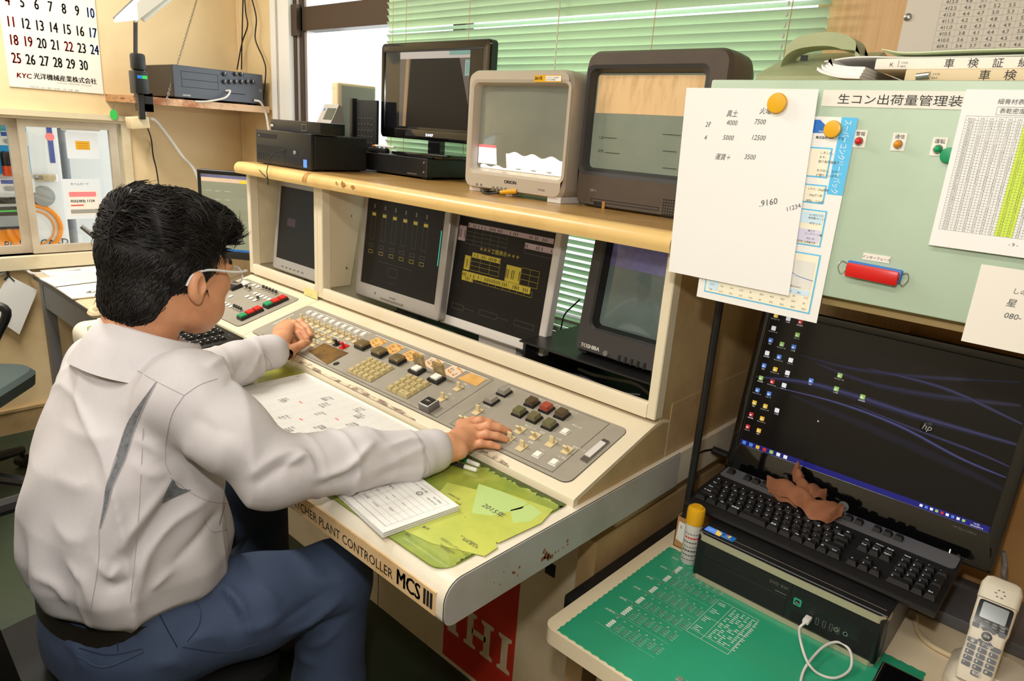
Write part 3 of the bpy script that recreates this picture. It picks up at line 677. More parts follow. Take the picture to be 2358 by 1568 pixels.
cell(d3, (370, 163), .296, .0125, 'scr_pinkgray', 0); cell(d3, (305, 180), .028, .040, 'scr_pinkgray', 0); cell(d3, (778, 308), .096, .0145, 'scr_pinkgray', 2); grid(d3, (363, 195), .148, .044, 5, 4, 'scr_line'); grid(d3, (775, 345), .098, .013, 1, 1, 'scr_line')
cell(d3, (398, 378), .104, .0135, 'scr_yellow', 6); cell(d3, (345, 397), .022, .038, 'scr_yellow', 0); grid(d3, (390, 407), .106, .036, 3, 3, 'scr_yellow')
cell(d3, (645, 467), .05, .042, 'scr_yellow', 0); grid(d3, (755, 490), .058, .043, 2, 3, 'scr_yellow'); cell(d3, (325, 508), .246, .0165, 'scr_yellow', 10); cell(d3, (322, 542), .044, .0125, 'scr_yellow', 2); grid(d3, (420, 560), .2, .0135, 8, 1, 'scr_yellow')
u, v = P3.uv(*X3(445, 365)); d3.use('scr_yellow').text('＊＊＊工程表示＊＊＊', u, v, .0125, e3, sx=1.15)
d3.use('scr_line')
for a, w_ in (((250, 740), .046), ((445, 790), .066), ((700, 865), .066)):
    x_, y_ = P3.uv(*X3(*a)); d3.frame(x_, x_ + w_, y_ - .014, y_, .0006, e3)
    if w_ < .05 or a[0] == 445: d3.rect(x_ + w_, x_ + w_ + .04, y_ - .0072, y_ - .0066, e3)
d3.build('display', sc3, kind='stuff')
# silver monitor
o2 = py(817, 677, 1.225); P2 = face(o2.x, 1.225, o2.z + .002, math.radians(6))
t = thing('desktop_monitor', (-1.55, 1.28, .78), 'silver framed monitor showing silo outlines in the console bay', 'monitor')
sc2 = flatpanel(t, P2, .391, .325, .022, .024, .042, .02, .05, 'silver_pl', 'scr_black', 'silver_pl', .008)
b = MB('dark_grey'); b.box(o2.x + .14, o2.x + .24, 1.28, 1.31, .79, .95).bbox(o2.x + .09, o2.x + .29, 1.19, 1.40, .779, .795, .006, 2); b.build('stand', t)
b = MB('ink', P2.M()); b.text('MITSUBISHI', .17, .020, .006, .0004); b.use('steel').box(.13, .235, .011, .016, 0, .002); b.lathe([(.004, 0), (.003, .002)], 10, (.10, .022, 0)); b.build('control_strip', t)
X2 = lambda x, y: (440 + x / 3.564, 380 + y / 3.564); d2 = MB('scr_line', P2.M())
for k in range(6):
    x_, y_ = P2.uv(*X2(1500 + 85 * k, 380 + 19 * k)); yb = P2.uv(*X2(1480 + 85 * k, 605 + 21 * k))[1]
    d2.frame(x_ - .010, x_ + .010, yb, y_, .0006, -.0026); d2.frame(x_ - .012, x_ + .010, yb - .024, yb - .014, .0008, -.0026); d2.rect(x_ - .003, x_ + .003, y_ + .01, y_ + .022, -.0026)
    d2.use('scr_yellow'); d2.frame(x_ - .011, x_ + .009, yb - .042, yb - .032, .001, -.0026); d2.rect(x_ - .009, x_ + .008, y_ - .012, y_ - .003, -.0027); d2.use('scr_line')
x_, y_ = P2.uv(*X2(1610, 840)); d2.frame(x_, x_ + .045, y_ - .026, y_, .0006, -.0026); d2.rect(x_ - .05, x_ + .11, y_ + .01, y_ + .0106, -.0026); d2.rect(x_ + .01, x_ + .035, y_ - .045, y_ - .0444, -.0026)
d2.use('scr_cyan'); a_, c_ = P2.uv(*X2(2055, 540)), P2.uv(*X2(2020, 830)); d2.rect(a_[0] - .004, a_[0] - .001, c_[1], a_[1], -.0026)
d2.build('display', sc2, kind='stuff')
# small grey monitor in the narrow bay
o1 = py(627, 616, 1.19); P1 = face(o1.x, 1.19, o1.z, math.radians(6))
t = thing('desktop_monitor', (o1.x + .17, 1.24, .78), 'grey monitor with dark blank screen in the narrow bay', 'monitor')
sc1 = flatpanel(t, P1, .34, .305, .02, .02, .04, .022, .05, 'silver_pl', 'scr_black', 'silver_pl', .008)
b = MB('dark_grey'); b.box(o1.x + .12, o1.x + .22, 1.24, 1.27, .79, .95).bbox(o1.x + .09, o1.x + .25, 1.16, 1.36, .779, .795, .006, 2); b.build('stand', t)
b = MB('scr_maroon', P1.M()); x_, y_ = P1.uv(671, 512); b.rect(x_ - .03, x_ + .02, y_ - .014, y_ + .012, -.0026); b.use('mid_grey'); [b.box(.06 + .025 * k, .072 + .025 * k, .014, .019, 0, .001) for k in range(6)]; b.build('display', sc1, kind='stuff')
# cathode ray sets
def crt(t, P, w, h, scr, depth, mbody, mface, msc, rf=.03, lip=.02, back=(.55, .62), bulge=.012, mlip=None, frame_gap=.0):
    """tube set: rounded face, sunken screen opening, body narrowing to the back"""
    x0, x1, y0, y1 = scr; n = 5
    b = MB(mlip or mface, P.M())
    b.loft([ring(x0, x1, y0, y1, .012, n, -.022), ring(x0 - .002, x1 + .002, y0 - .002, y1 + .002, .014, n, -.014), ring(x0 - lip * .5, x1 + lip * .5, y0 - lip * .5, y1 + lip * .5, .016, n, -.002), ring(x0 - lip, x1 + lip, y0 - lip, y1 + lip, .018, n, 0)], False, False)
    b.use(mface); b.loft([ring(x0 - lip, x1 + lip, y0 - lip, y1 + lip, .018, n, 0), ring(.006, w - .006, .005, h - .006, rf * .8, n, 0), ring(0, w, 0, h, rf, n, -.012)], False, False)
    b.use(mbody); cx, cy = w / 2, h * .52
    def rg(s1, s2, hh, cyy): return ring(cx - w * s1 / 2, cx + w * s1 / 2, cyy - h * s2 * (cyy / h), cyy + h * s2 * (1 - cyy / h), rf * min(s1, 1), n, hh)
    b.loft([ring(0, w, 0, h, rf, n, -.012), rg(1.0, 1.0, -.05, cy), rg(.985, .985, -depth * .35, cy), rg(.90, .9, -depth * .5, cy), rg(back[0] * 1.2, back[1] * 1.12, -depth * .78, cy), rg(back[0], back[1], -depth, cy)], False, True)
    b.build('housing', t)
    s_ = MB(msc, P.M()); N = 12; vs = []; fs = []
    for j in range(N + 1):
        for i in range(N + 1):
            a, c = i / N * 2 - 1, j / N * 2 - 1
            vs.append((x0 - .002 + (x1 - x0 + .004) * i / N, y0 - .002 + (y1 - y0 + .004) * j / N, -.022 + bulge * (1 - a * a) * (1 - c * c)))
    for j in range(N):
        for i in range(N): k = j * (N + 1) + i; fs.append((k, k + 1, k + N + 2, k + N + 1))
    s_.add(vs, fs)
    def bz(x, y): a = (x - x0) / (x1 - x0) * 2 - 1; c = (y - y0) / (y1 - y0) * 2 - 1; return -.022 + bulge * max(0, (1 - a * a) * (1 - c * c)) + .0006
    return s_.build('screen', t, angle=60), bz
def bulged(b, x0, x1, y0, y1, bz, n=10, top=None):
    """area of picture on the curved tube face; top(x) may give a ragged upper edge"""
    for i in range(n):
        a, c = x0 + (x1 - x0) * i / n, x0 + (x1 - x0) * (i + 1) / n; m = 6
        for j in range(m):
            ya = [y0 + ((top(a) if top else y1) - y0) * q / m for q in (j, j + 1)]; yc = [y0 + ((top(c) if top else y1) - y0) * q / m for q in (j, j + 1)]
            b.add([(a, ya[0], bz(a, ya[0])), (c, yc[0], bz(c, yc[0])), (c, yc[1], bz(c, yc[1])), (a, ya[1], bz(a, ya[1]))], [(0, 1, 2, 3)])
# dark set on a black bracket shelf inside the bay
oT = py(1319, 806, 1.215); PT = face(oT.x, 1.215, oT.z + .004, math.radians(8))
plz = oT.z - .006; MB('black_plastic').box(-1.03, -.648, 1.185, 1.56, plz - .004, plz).box(-1.03, -1.022, 1.2, 1.56, .779, plz - .004).box(-.656, -.648, 1.2, 1.56, .779, plz - .004).build('equipment_stand', label='black metal stand under the dark tube set in the bay', cat='stand')
t = thing('tube_television', (oT.x + .12, 1.3, plz), 'dark grey tube television standing inside the console bay', 'television')
T_ = lambda x, y: PT.uv(960 + x / 3.136, 460 + y / 3.136)
a_, c_ = T_(1350, 320), T_(1245, 890)
sT, bzT = crt(t, PT, .242, .295, (T_(1262, 900)[0] + .004, .232, T_(1300, 960)[1] + .016, .285), .24, 'dark_grey', 'dark_grey', 'scr_tosh', .012, .012, mlip='black_plastic')
b = MB('scr_toshv', PT.M()); yv = T_(1420, 480)[1]; bulged(b, .04, .228, yv, .28, bzT); b.build('display', sT)
b = MB('print_white', PT.M()); x_, y_ = T_(1185, 1035); b.text('TOSHIBA', x_, y_ - .006, .0125, .0006, bold=True); b.build('maker_name', t)
b = MB('black_matte', PT.M())
for k in range(5): b.bbox(T_(1460, 1140)[0] + .016 * k - .003, T_(1460, 1140)[0] + .016 * k + .003, T_(1460, 1170)[1], T_(1460, 1120)[1], 0, .003, .001, 1)
b.use('mid_grey').lathe([(.007, 0), (.006, .004)], 14, (T_(1365, 1110)[0], T_(1365, 1110)[1], 0)); b.build('control_button', t, kind='stuff')
b = MB('black_matte', PT.M()); b.box(.01, .03, -.0045, .002, -.04, -.01).box(.20, .22, -.0045, .002, -.04, -.01).box(.02, .22, -.0045, .002, -.2, -.17); b.build('foot', t)
# cables bunched behind the white monitor
rc = random.Random(11)
for k in range(7):
    a = Vector((-.985 + rc.uniform(-.02, .02), 1.26 + .034 * k, .79 + .011 * k)); pts = [a]
    for j in range(4): pts.append(a + Vector((.055 * (j + 1) + rc.uniform(-.01, .01), rc.uniform(-.01, .01), rc.uniform(-.004, .012))))
    MB(('white_pl', 'mid_grey', 'black_plastic')[k % 3]).tube(spline(pts, 6), .0045, 7).build('cable', label=('pale cable bunched between the white monitor and dark television', 'grey cable bunched between the white monitor and dark television', 'black cable bunched between the white monitor and dark television')[k % 3], cat='cable', group='cables in the console bay')
pw = [py(x, y, 1.4) for x, y in ((1335, 690), (1322, 702), (1300, 725), (1291, 760))]; MB('black_matte').tube(spline(pw), .002, 6).build('cable', label='thin black wire arching in front of the lower blind', cat='cable')

# ------------------------------------------------------------------ equipment on the shelf board
ZS = SZT + .0008
# small black computer
q0, q1 = py(591, 383, 1.152), py(717, 401, 1.152); ph = .107; Pc = face(q0.x, 1.152, ZS)
wpc = q1.x - q0.x
t = thing('desktop_computer', (q0.x + wpc / 2, 1.25, ZS), 'black slim computer with blue sticker on the shelf end', 'computer')
b = MB('pc_black', Pc.M()); b.bbox(0, wpc, .002, ph, -.012, 0, .003, 2); fp = b.build('front_panel', t)
b = MB('black_plastic', Pc.M()); b.bbox(0.002, wpc, .004, ph - .002, -.2, -.012, .003, 1); b.build('case', t)
b = MB('black_matte', Pc.M()); b.box(.012, wpc * .4, ph * .77, ph * .9, 0, .0006).box(.01, wpc * .78, ph * .36, ph * .56, 0, .0006); 
for k in range(26): b.box(.012 + k * (wpc - .04) / 26, .0135 + k * (wpc - .04) / 26, .012, ph * .34, 0, .0004)
b.use('chrome').lathe([(.007, .0), (.006, .0016)], 14, (wpc * .72, ph * .46, 0)); b.use('ico_blue').box(wpc * .87, wpc * .93, ph * .08, ph * .30, 0, .0006); b.use('mid_grey').text('❚❙❚', .018, ph * .8, .008, .0009); b.build('front_detail', fp, kind='stuff')
MB('black_matte', Pc.M()).box(.01, .03, -.0006, .004, -.05, -.02).box(wpc - .03, wpc - .01, -.0006, .004, -.05, -.02).box(.02, wpc - .02, -.0006, .004, -.19, -.17).build('foot', t)
c0 = py(656, 345, 1.148); pts = [c0, py(628, 355, 1.13), py(615, 390, 1.09), py(617, 412, 1.085), py(617, 425, 1.09)]
b = MB('black_matte'); b.tube(spline([Vector((c0.x, 1.152, c0.z))] + pts[1:], 8), .0014, 6).tube(spline([py(592, 385, 1.13), py(603, 398, 1.08), py(616, 411, 1.085)], 6), .0012, 6); b.build('cable', label='thin black wire hanging from the slim computer over the shelf edge', cat='cable')
# set top box on it
zt = ZS + ph + .001; q0, q1 = py(623, 300, 1.16), py(738, 315, 1.16)
t = thing('set_top_box', ((q0.x + q1.x) / 2, 1.25, zt), 'low black tuner box lying on the slim computer', 'box'); Pc = face(q0.x, 1.16, zt); w_ = q1.x - q0.x
b = MB('black_plastic', Pc.M()); b.bbox(0, w_, 0, .034, -.085, 0, .003, 2); b.build('case', t)
b = MB('mid_grey', Pc.M()); b.text('J:COM', .004, .026, .006, .0006); b.use('white_pl').rect(.004, .018, .012, .018, .0006); b.use('steel').frame(w_ * .64, w_ * .74, .007, .026, .0012, .0006); b.build('front_detail', t)
# small silver clock behind it
q = py(738, 270, 1.262); t = thing('desk_clock', (q.x, 1.29, ZS), 'small silver digital clock standing by the window', 'clock')
zk = ZS + ph + .0355; zk = ZS + ph + .0008; t.location = (q.x, 1.29, zk); BASE[t.name] = Vector((q.x, 1.29, zk))
b = MB('silver_pl'); b.T = YZ(); b.prism([(1.262, zk), (1.33, zk), (1.325, zk + .085), (1.31, zk + .092)], q.x - .05, q.x + .03); b.build('case', t); Pk = Plane((q.x - .05, 1.262, zk), (1, 0, 0), (0, .048, .092)); MB('lcd', Pk.M()).box(.028, .076, .05, .09, 0, .001).build('display', t); MB('logo_blue', Pk.M()).lathe([(.004, 0), (.004, .001)], 12, (.012, .085, 0)).build('emblem', t)
# low black recorder
yr = 1.378; q0, q1 = py(771, 390, yr), py(981, 429, yr); rh = .055; w_ = q1.x - q0.x
t = thing('recorder', ((q0.x + q1.x) / 2, 1.48, ZS), 'low black recorder under the flat television', 'recorder'); Pr = face(q0.x, yr, ZS + .006)
MB('black_plastic', Pr.M()).bbox(0, w_, 0, rh, -.2, 0, .002, 1).build('case', t)
b = MB('chrome', Pr.M()); b.lathe([(.0035, 0), (.003, .002)], 10, (w_ - .012, rh * .78, 0)); b.lathe([(.0035, 0), (.003, .002)], 10, (w_ - .012, rh * .28, 0)); b.use('ink_pale').text('TIME LAPSE 720P HD', w_ - .09, .005, .005, .0006); b.text('POWER', .022, rh - .008, .004, .0006); b.use('green_pl').rect(.026, .03, rh * .42, rh * .5, .0006); b.use('mid_grey').rect(.024, .034, rh * .6, rh * .7, .0006); b.rect(.024, .034, rh * .2, rh * .3, .0006); b.build('front_detail', t, kind='stuff')
b = MB('black_matte'); b.box(q0.x + .01, q0.x + .03, yr + .01, yr + .03, ZS, ZS + .006).box(q1.x - .03, q1.x - .01, yr + .01, yr + .03, ZS, ZS + .006).box(q0.x + .02, q1.x - .02, yr + .16, yr + .18, ZS, ZS + .006); b.build('foot', t)
zr = ZS + .006 + rh + .0008
# cream router and black router
q0 = py(764, 315, 1.392); q1 = py(790, 318, 1.392); tp = py(777, 189, 1.392).z
t = thing('modem', (q0.x, 1.45, zr), 'cream upright modem with grey side panel on the shelf', 'modem')
b = MB('beige_pl'); b.bbox(q0.x, q0.x + .035, 1.392, 1.55, zr, tp, .006, 3); b.build('case', t); MB('silver_pl').bbox(q0.x + .0355, q0.x + .039, 1.405, 1.54, zr + .01, tp - .008, .001, 1).build('side_panel', t)
b = MB('dark_grey', face(q0.x, 1.392, zr).M()); b.prism(rrect(.008, .014, .05, .07, .0029), 0, .0008); b.use('ink_pale').text('IODATA', .006, tp - zr - .02, .004, .0008); b.build('front_detail', t)
q0, q1 = py(806, 340, 1.405), py(823, 340, 1.405); tp = py(815, 226, 1.405).z
t = thing('router', (q0.x + .07, 1.42, zr), 'black upright router with dotted grille beside the flat television', 'router')
Pr = face(q0.x, 1.405, zr); b = MB('black_plastic', Pr.M()); b.bbox(0, .016, 0, tp - zr, -.02, .002, .002, 2); b.build('front_bar', t)
MB('black_matte', Pr.M()).bbox(.016, .13, 0, tp - zr - .004, -.022, -.012, .002, 2).build('grille', t)
m = MB('dark_grey'); m.lathe([(.0042, 0), (.003, .0016), (0, .002)], 8); st_ = m.mesh('grille_stud')
for i in range(5):
    for j in range(5): inst('grille_stud', st_, t, Pr.M(.032 + .018 * i, .026 + .019 * j, -.012))
MB('mid_grey', Pr.M()).text(': : : : : : :', .009, .03, .012, .0026, rot=math.pi / 2).build('status_lights', t, kind='stuff')
b = MB('black_plastic'); q = py(880, 352, 1.392); b.bbox(q.x - .06, q.x + .03, 1.380, 1.400, zr, zr + .016, .004, 2); b.use('mid_grey'); [b.box(q.x - .045 + .012 * k, q.x - .038 + .012 * k, 1.383 + .008 * (k % 2), 1.389 + .008 * (k % 2), zr + .016, zr + .018) for k in range(6)]; b.build('remote_control', label='black remote control lying on the low recorder', cat='remote')
b = MB('white_pl'); b.T = Matrix.Translation((q.x + .0, 1.388, zr + .0215)); b.tube([(-.03, 0, 0), (.06, .006, 0)], .0033, 8); b.use('orange_pl').tube([(-.045, -.002, 0), (-.03, 0, 0)], [.0012, .0033], 8); b.build('pen', label='white pen lying across the black remote control', cat='pen')
# flat television
ya = 1.455; A_ = lambda x, y: (560 + x / 3.564, y / 3.564)
q0, q1 = py(*A_(1150, 1120), ya), py(1068 + 14, 339, ya); tl, tr = py(*A_(1135, 355), ya), py(1130, 90, ya)
x0, x1 = tl.x, tr.x + .004; z0, z1 = q0.z, (tl.z + tr.z) / 2
t = thing('flat_television', ((x0 + x1) / 2, ya, zr), 'black flat television with pedestal foot on the low recorder', 'television'); Pa = face(x0, ya, z0)
W_, H_ = x1 - x0, z1 - z0
sA = flatpanel(t, Pa, W_, H_, .018, .028, .030, .026, .06, 'black_gloss', 'scr_off', 'black_plastic', .012)
d = MB('scr_dgray', Pa.M()); g0 = Pa.uv(*A_(1285, 418)); g1 = Pa.uv(*A_(1862, 395)); gb = Pa.uv(*A_(1300, 1050))[1] + .006; d.rect(g0[0], g1[0], gb, g0[1] - .004, -.0026)
xl, xr_, yt_ = g0[0], g1[0], g0[1] - .004
d.use('scr_gray').rect(xl, xr_, yt_ - .02, yt_, -.0024); d.use('scr_teal').rect(xl + (xr_ - xl) * .72, xr_, yt_ - .012, yt_, -.0023)
d.use('scr_wood').add([(xl + .018, gb, -.0024), (xl + .034, gb, -.0024), (xl + .044, yt_ - .02, -.0024), (xl + .03, yt_ - .02, -.0024)], [(0, 1, 2, 3)])
d.use('scr_black').add([(xl + .034, gb, -.0023), (xr_, gb, -.0023), (xr_, gb + .07, -.0023), (xr_ - .045, yt_ - .02, -.0023), (xl + .052, yt_ - .02, -.0023)], [(0, 1, 2, 3, 4)])
d.use('scr_teal').rect(xr_ - .02, xr_, yt_ - .07, yt_ - .025, -.0022); d.use('scr_gray').frame(xr_ - .018, xr_ - .001, yt_ - .066, yt_ - .03, .002, -.0021)
d.build('display', sA)
b = MB('ico_white', Pa.M()); b.text('SHARP', W_ * .5, .012, .012, .0008, 'c', bold=True); b.use('mid_grey').text('AQUOS', .012, H_ - .018, .009, .0008); b.build('maker_name', t)
b = MB('black_gloss'); xc = (x0 + x1) / 2 + .01; b.box(xc - .028, xc + .028, ya + .012, ya + .032, zr + .01, z0 + .03); b.bbox(xc - .12, xc + .12, ya - .06, ya + .09, zr, zr + .012, .005, 2); b.build('pedestal', t)
# silver tube set with yellow plug
yo = 1.285; O_ = lambda x, y: (1000 + x / 3.564, 60 + y / 3.564)
a, c = py(1073, 300, yo), py(1306, 300, yo); bz0 = ZS + .008; tz = py(1200, 160, yo).z
Po = face(a.x, yo, bz0); w_, h_ = c.x - a.x, tz - bz0
t = thing('tube_television', ((a.x + c.x) / 2, yo, ZS), 'silver tube television with yellow sticker and yellow plug', 'television')
s0, s1 = Po.uv(*O_(335, 485)), Po.uv(*O_(1025, 1235)); s0b = Po.uv(*O_(350, 1170))
sO, bzO = crt(t, Po, w_, h_, (s0[0] + .002, s1[0], (s1[1] + s0b[1]) / 2, s0[1]), .27, 'silver_tv', 'silver_tv', 'scr_crt', .026, .014)
yl = (s1[1] + s0b[1]) / 2; sx0, sx1 = s0[0] + .004, s1[0] - .002
d = MB('scr_lightblue', Po.M()); wS = sx1 - sx0
bulged(d, sx0, sx0 + wS * .24, yl + .012, yl + .052, bzO); d.use('scr_pink'); bulged(d, sx0, sx0 + wS * .24, yl + .052, yl + .058, bzO, top=lambda x: yl + .056 + .003 * math.sin(x * 900)); d.use('scr_light')
bulged(d, sx0 + wS * .36, sx1, yl + .008, yl + .05, bzO, 24, top=lambda x: yl + .048 - (x - sx0) * .03 + .0025 * math.sin(x * 700) + .002 * math.sin(x * 1730)); bulged(d, sx0 + .01, sx1, yl + .001, yl + .01, bzO, 30, top=lambda x: yl + .008 + .003 * math.sin(x * 800)); d.build('display', sO)
b = MB('yellow_pl', Po.M()); k0, k1 = Po.uv(*O_(825, 400)), Po.uv(*O_(1043, 468)); b.rect(k0[0], k1[0], k1[1] + .002, k0[1] - .001, .0006); b.use('print_white').rect(k0[0] + (k1[0] - k0[0]) * .42, k1[0] - .001, k1[1] + .004, k0[1] - .0025, .0009); b.use('ink').text('2011年', k0[0] + .001, k1[1] + .0065, .010, .0009, sx=.8, bold=True); b.use('ink_gray').text('アナログテレビ放送終了', k0[0] + (k1[0] - k0[0]) * .44, k1[1] + .010, .0036, .0012); b.text('地デジ対応準備を', k0[0] + (k1[0] - k0[0]) * .44, k1[1] + .0055, .0036, .0012); b.build('sticker', t)
b = MB('ink_gray', Po.M()); k = Po.uv(*O_(572, 1285)); b.text('ORION', k[0], k[1] - .001, .0115, .0006, bold=True, sx=1.1); k = Po.uv(*O_(850, 1350)); b.text('PiCNIX', k[0], k[1], .007, .0006); b.use('mid_grey')
for q in ((350, 1298), (385, 1302)): k = Po.uv(*O_(*q)); b.lathe([(.0032, 0), (.0028, .0012)], 10, (k[0], k[1], 0))
b.use('steel')
for q in (487, 520, 553, 587): k = Po.uv(*O_(q, 1330 + (q - 487) * .12)); b.prism(rrect(k[0] - .0035, k[0] + .0035, k[1] - .007, k[1] + .005, .0034), 0, .002)
b.build('control_button', t, kind='stuff')
k = Po.uv(*O_(675, 1350)); p0 = Po.M(k[0], k[1] - .002, 0).translation
b = MB('white_pl', Po.M()); b.box(w_ * .45, w_ * .51, -.008, .004, -.03, -.006).box(.02, .04, -.008, .004, -.2, -.16).box(w_ - .045, w_ - .004, -.008, .006, -.09, -.004).box(.012, .05, -.008, .006, -.05, -.012); b.build('foot', t)
b = MB('yellow_pl'); e = p0 + Vector((-.035, -.022, -.006)); b.tube([p0, p0 + (e - p0) * .55, e], [.0062, .0062, .0045], 12); b.use('black_plastic').tube(spline([e, e + Vector((-.03, -.012, -.006)), e + Vector((-.06, .0, -.005)), e + Vector((-.068, .03, -.0065)), e + Vector((-.05, .06, -.0065))], 8), .0026, 8); b.build('video_plug', label='yellow video plug with black lead in the silver television', cat='plug')
# brown tube set
yn = 1.325; a, c = py(1337, 300, yn), py(1662, 300, yn); tz = py(1480, 112, yn).z; Pn = face(a.x, yn, ZS); w_, h_ = c.x - a.x, tz - ZS - .001
t = thing('tube_television', ((a.x + c.x) / 2, yn, ZS), 'large brown tube television with ruled pen marks on its screen', 'television')
s0, s1 = Pn.uv(*O_(1300, 380)), Pn.uv(*O_(2205, 370)); sb = Pn.uv(*O_(1500, 1170))[1]
sN, bzN = crt(t, Pn, w_, h_, (s0[0], s1[0], sb - .004, s0[1]), .285, 'nec_brown', 'nec_brown', 'scr_crt_low', .028, .016, mlip='dark_grey')
d = MB('scr_crt_top', Pn.M()); ym = Pn.uv(*O_(1600, 720))[1]; bulged(d, s0[0] + .004, s1[0] - .004, ym, s0[1] - .004, bzN); d.build('display', sN)
d = MB('ink', Pn.M())
for (x_, y_, t_) in ((1300, 920, '1.25'), (1295, 1030, '0.95'), (2010, 1040, '1.'), (1985, 1185, '0.')): k = Pn.uv(*O_(x_, y_)); d.text(t_, k[0] + .003, k[1], .009, bzN(k[0] + .01, k[1]) + .001, shear=.2)
for (xa, y_, xb) in ((1365, 912, 1470), (1365, 1035, 1490), (1835, 885, 2000), (1845, 1022, 1960), (1835, 1162, 1955)):
    k, e = Pn.uv(*O_(xa, y_)), Pn.uv(*O_(xb, y_)); d.rect(k[0], e[0], k[1] - .0006, k[1] + .0006, bzN((k[0] + e[0]) / 2, k[1]) + .001)
d.build('pen_mark', sN, kind='stuff')
b = MB('print_white', Pn.M()); k = Pn.uv(*O_(1280, 1355)); b.text('NEC', k[0], k[1], .0095, .0008, bold=True); b.build('maker_name', t)
b = MB('black_matte', Pn.M()); k = Pn.uv(*O_(1285, 1410)); e = Pn.uv(*O_(1840, 1500)); b.frame(k[0], e[0], .012, k[1], .0012, .0006); b.box(k[0] + .01, k[0] + .04, k[1] - .018, k[1] - .006, 0, .001); g = Pn.uv(*O_(1880, 1430))
for i in range(9):
    for j in range(9): b.rect(g[0] + .006 * i, g[0] + .0035 + .006 * i, g[1] - .006 * j, g[1] + .0035 - .006 * j, .0006)
b.use('stain').rect(k[0] + .034, k[0] + .042, k[1] - .02, k[1] - .004, .0014); b.build('flap_and_speaker', t, kind='stuff')
# ------------------------------------------------------------------ green control cabinet beside the console
YG, GX0, GX1 = 1.05, -.556, .42
GP = Plane((0, YG, 0), (1, 0, 0), (0, 0, 1)); gz1 = py(1634, 183, YG).z; gz0 = py(1901, 682, YG).z
cab = thing('control_cabinet', (-.07, 1.35, gz0), 'pale green steel cabinet with signal lamps above the black monitor', 'cabinet')
b = MB('panel_green'); b.bbox(GX0, GX1, YG, YG + .022, gz0, gz1, .003, 2); door = b.build('door', cab)
b = MB('panel_edge'); b.box(GX0 + .006, GX1 - .006, YG + .022, 1.6, gz0 - .016, gz1 - .002); b.build('body', cab)
def gr(px0, py0, px1, py1): a, c = GP.uv(px0, py0), GP.uv(px1, py1); return min(a[0], c[0]), max(a[0], c[0]), min(a[1], c[1]), max(a[1], c[1])
u0, v0 = GP.uv(1898, 207); u0b, v0b = GP.uv(1893, 246); hL = v0 - v0b - .001; u1 = GP.uv(2225, 240)[0] + .05
b = MB('paper_warm', GP.M()); b.box(u0, u1, v0 - hL, v0, 0, .001); nl = b.build('name_plate', door)
wt = GP.uv(2215, 245)[0] - GP.uv(1927, 240)[0]; co_, _ = glyphs('生コン出荷量管理装', 3); sz = hL * .66
b = MB('ink', GP.M()); b.text('生コン出荷量管理装置', GP.uv(1927, 240)[0], v0 - hL * .78, sz, .0016, sx=wt / (co_[:, 0].max() * sz), res=3); b.build('lettering', nl)
for (x_, y_, mn, tx) in ((1980, 320, 'red_pl', '警報'), (2070, 327, 'orange_pl', '通信'), (2162, 338, 'green_pl', '運転')):
    u, v = GP.uv(x_, y_); b = MB('paper_warm', GP.M(u, v)); b.box(-.0085, .0085, -.0115, .0115, 0, .001); b.use('ink').text(tx, 0, .0045, .0062, .0014, 'c'); lp = b.build('lamp_plate', door)
    b = MB('chrome', GP.M(u, v - .003)); b.lathe([(.0058, .001), (.0058, .003), (.005, .0038)], 16); b.use(mn).lathe([(.0048, .0036), (.0042, .0065), (.0024, .0082), (0, .0088)], 16); b.build('signal_lamp', lp, label={'red_pl': 'red lamp lens', 'orange_pl': 'amber lamp lens', 'green_pl': 'green lamp lens'}[mn])
x0, x1, y0, y1 = gr(1985, 585, 2052, 606); b = MB('paper_warm', GP.M()); cu_, cv_ = GP.uv(2018, 594); b.box(cu_ - .0175, cu_ + .0175, cv_ - .0046, cv_ + .0046, 0, .0008); b.use('ink').text('インターフェース', cu_, cv_ - .002, .0046, .0012, 'c'); b.build('socket_label', door)
cu_, cv_ = GP.uv(2013, 627); b = MB('logo_blue', GP.M(cu_, cv_, 0, -.03)); b.bbox(-.036, .036, -.0085, .0105, 0, .007, .002, 2); b.use('red_pl').bbox(-.035, .034, -.0115, .0085, .007, .013, .003, 2); sk = b.build('socket_cap', door, label='red capped interface socket')
b = MB('steel', GP.M(cu_, cv_, 0, -.03))
for s_ in (-1, 1): b.tube(spline([(s_ * .036, .006, .006), (s_ * .043, .008, .008), (s_ * .046, .0, .01), (s_ * .041, -.009, .009), (s_ * .036, -.005, .007), (s_ * .0345, .002, .011)], 6), .0007, 6)
b.build('wire_clip', sk, kind='stuff')
MB('black_plastic').lathe([(.0075, .5858), (.0075, gz0 - .017)], 12, (-.553, 1.2, 0)).build('support_post', label='thin black upright post under the green cabinet', cat='post')
# sheets stuck on the door
def sheet(P, x0, x1, y0, y1, h, label, name='paper_sheet', mn='paper', cat='paper', sk=0.0, group=None):
    t = thing(name, P.M((x0 + x1) / 2, y0, h).translation, label, cat, group)
    b = MB(mn, P.M()); n = 8
    for lay, (hh, f) in enumerate(((h, 1), (h - .0004, -1))):
        vs = [(x0 + (x1 - x0) * i / n + sk * j / n, y0 + (y1 - y0) * j / n, hh) for j in range(n + 1) for i in range(n + 1)]; fs = []
        for j in range(n):
            for i in range(n): k = j * (n + 1) + i; q = (k, k + 1, k + n + 2, k + n + 1); fs.append(q if f > 0 else q[::-1])
        b.add(vs, fs)
    b.build('page', t); return t
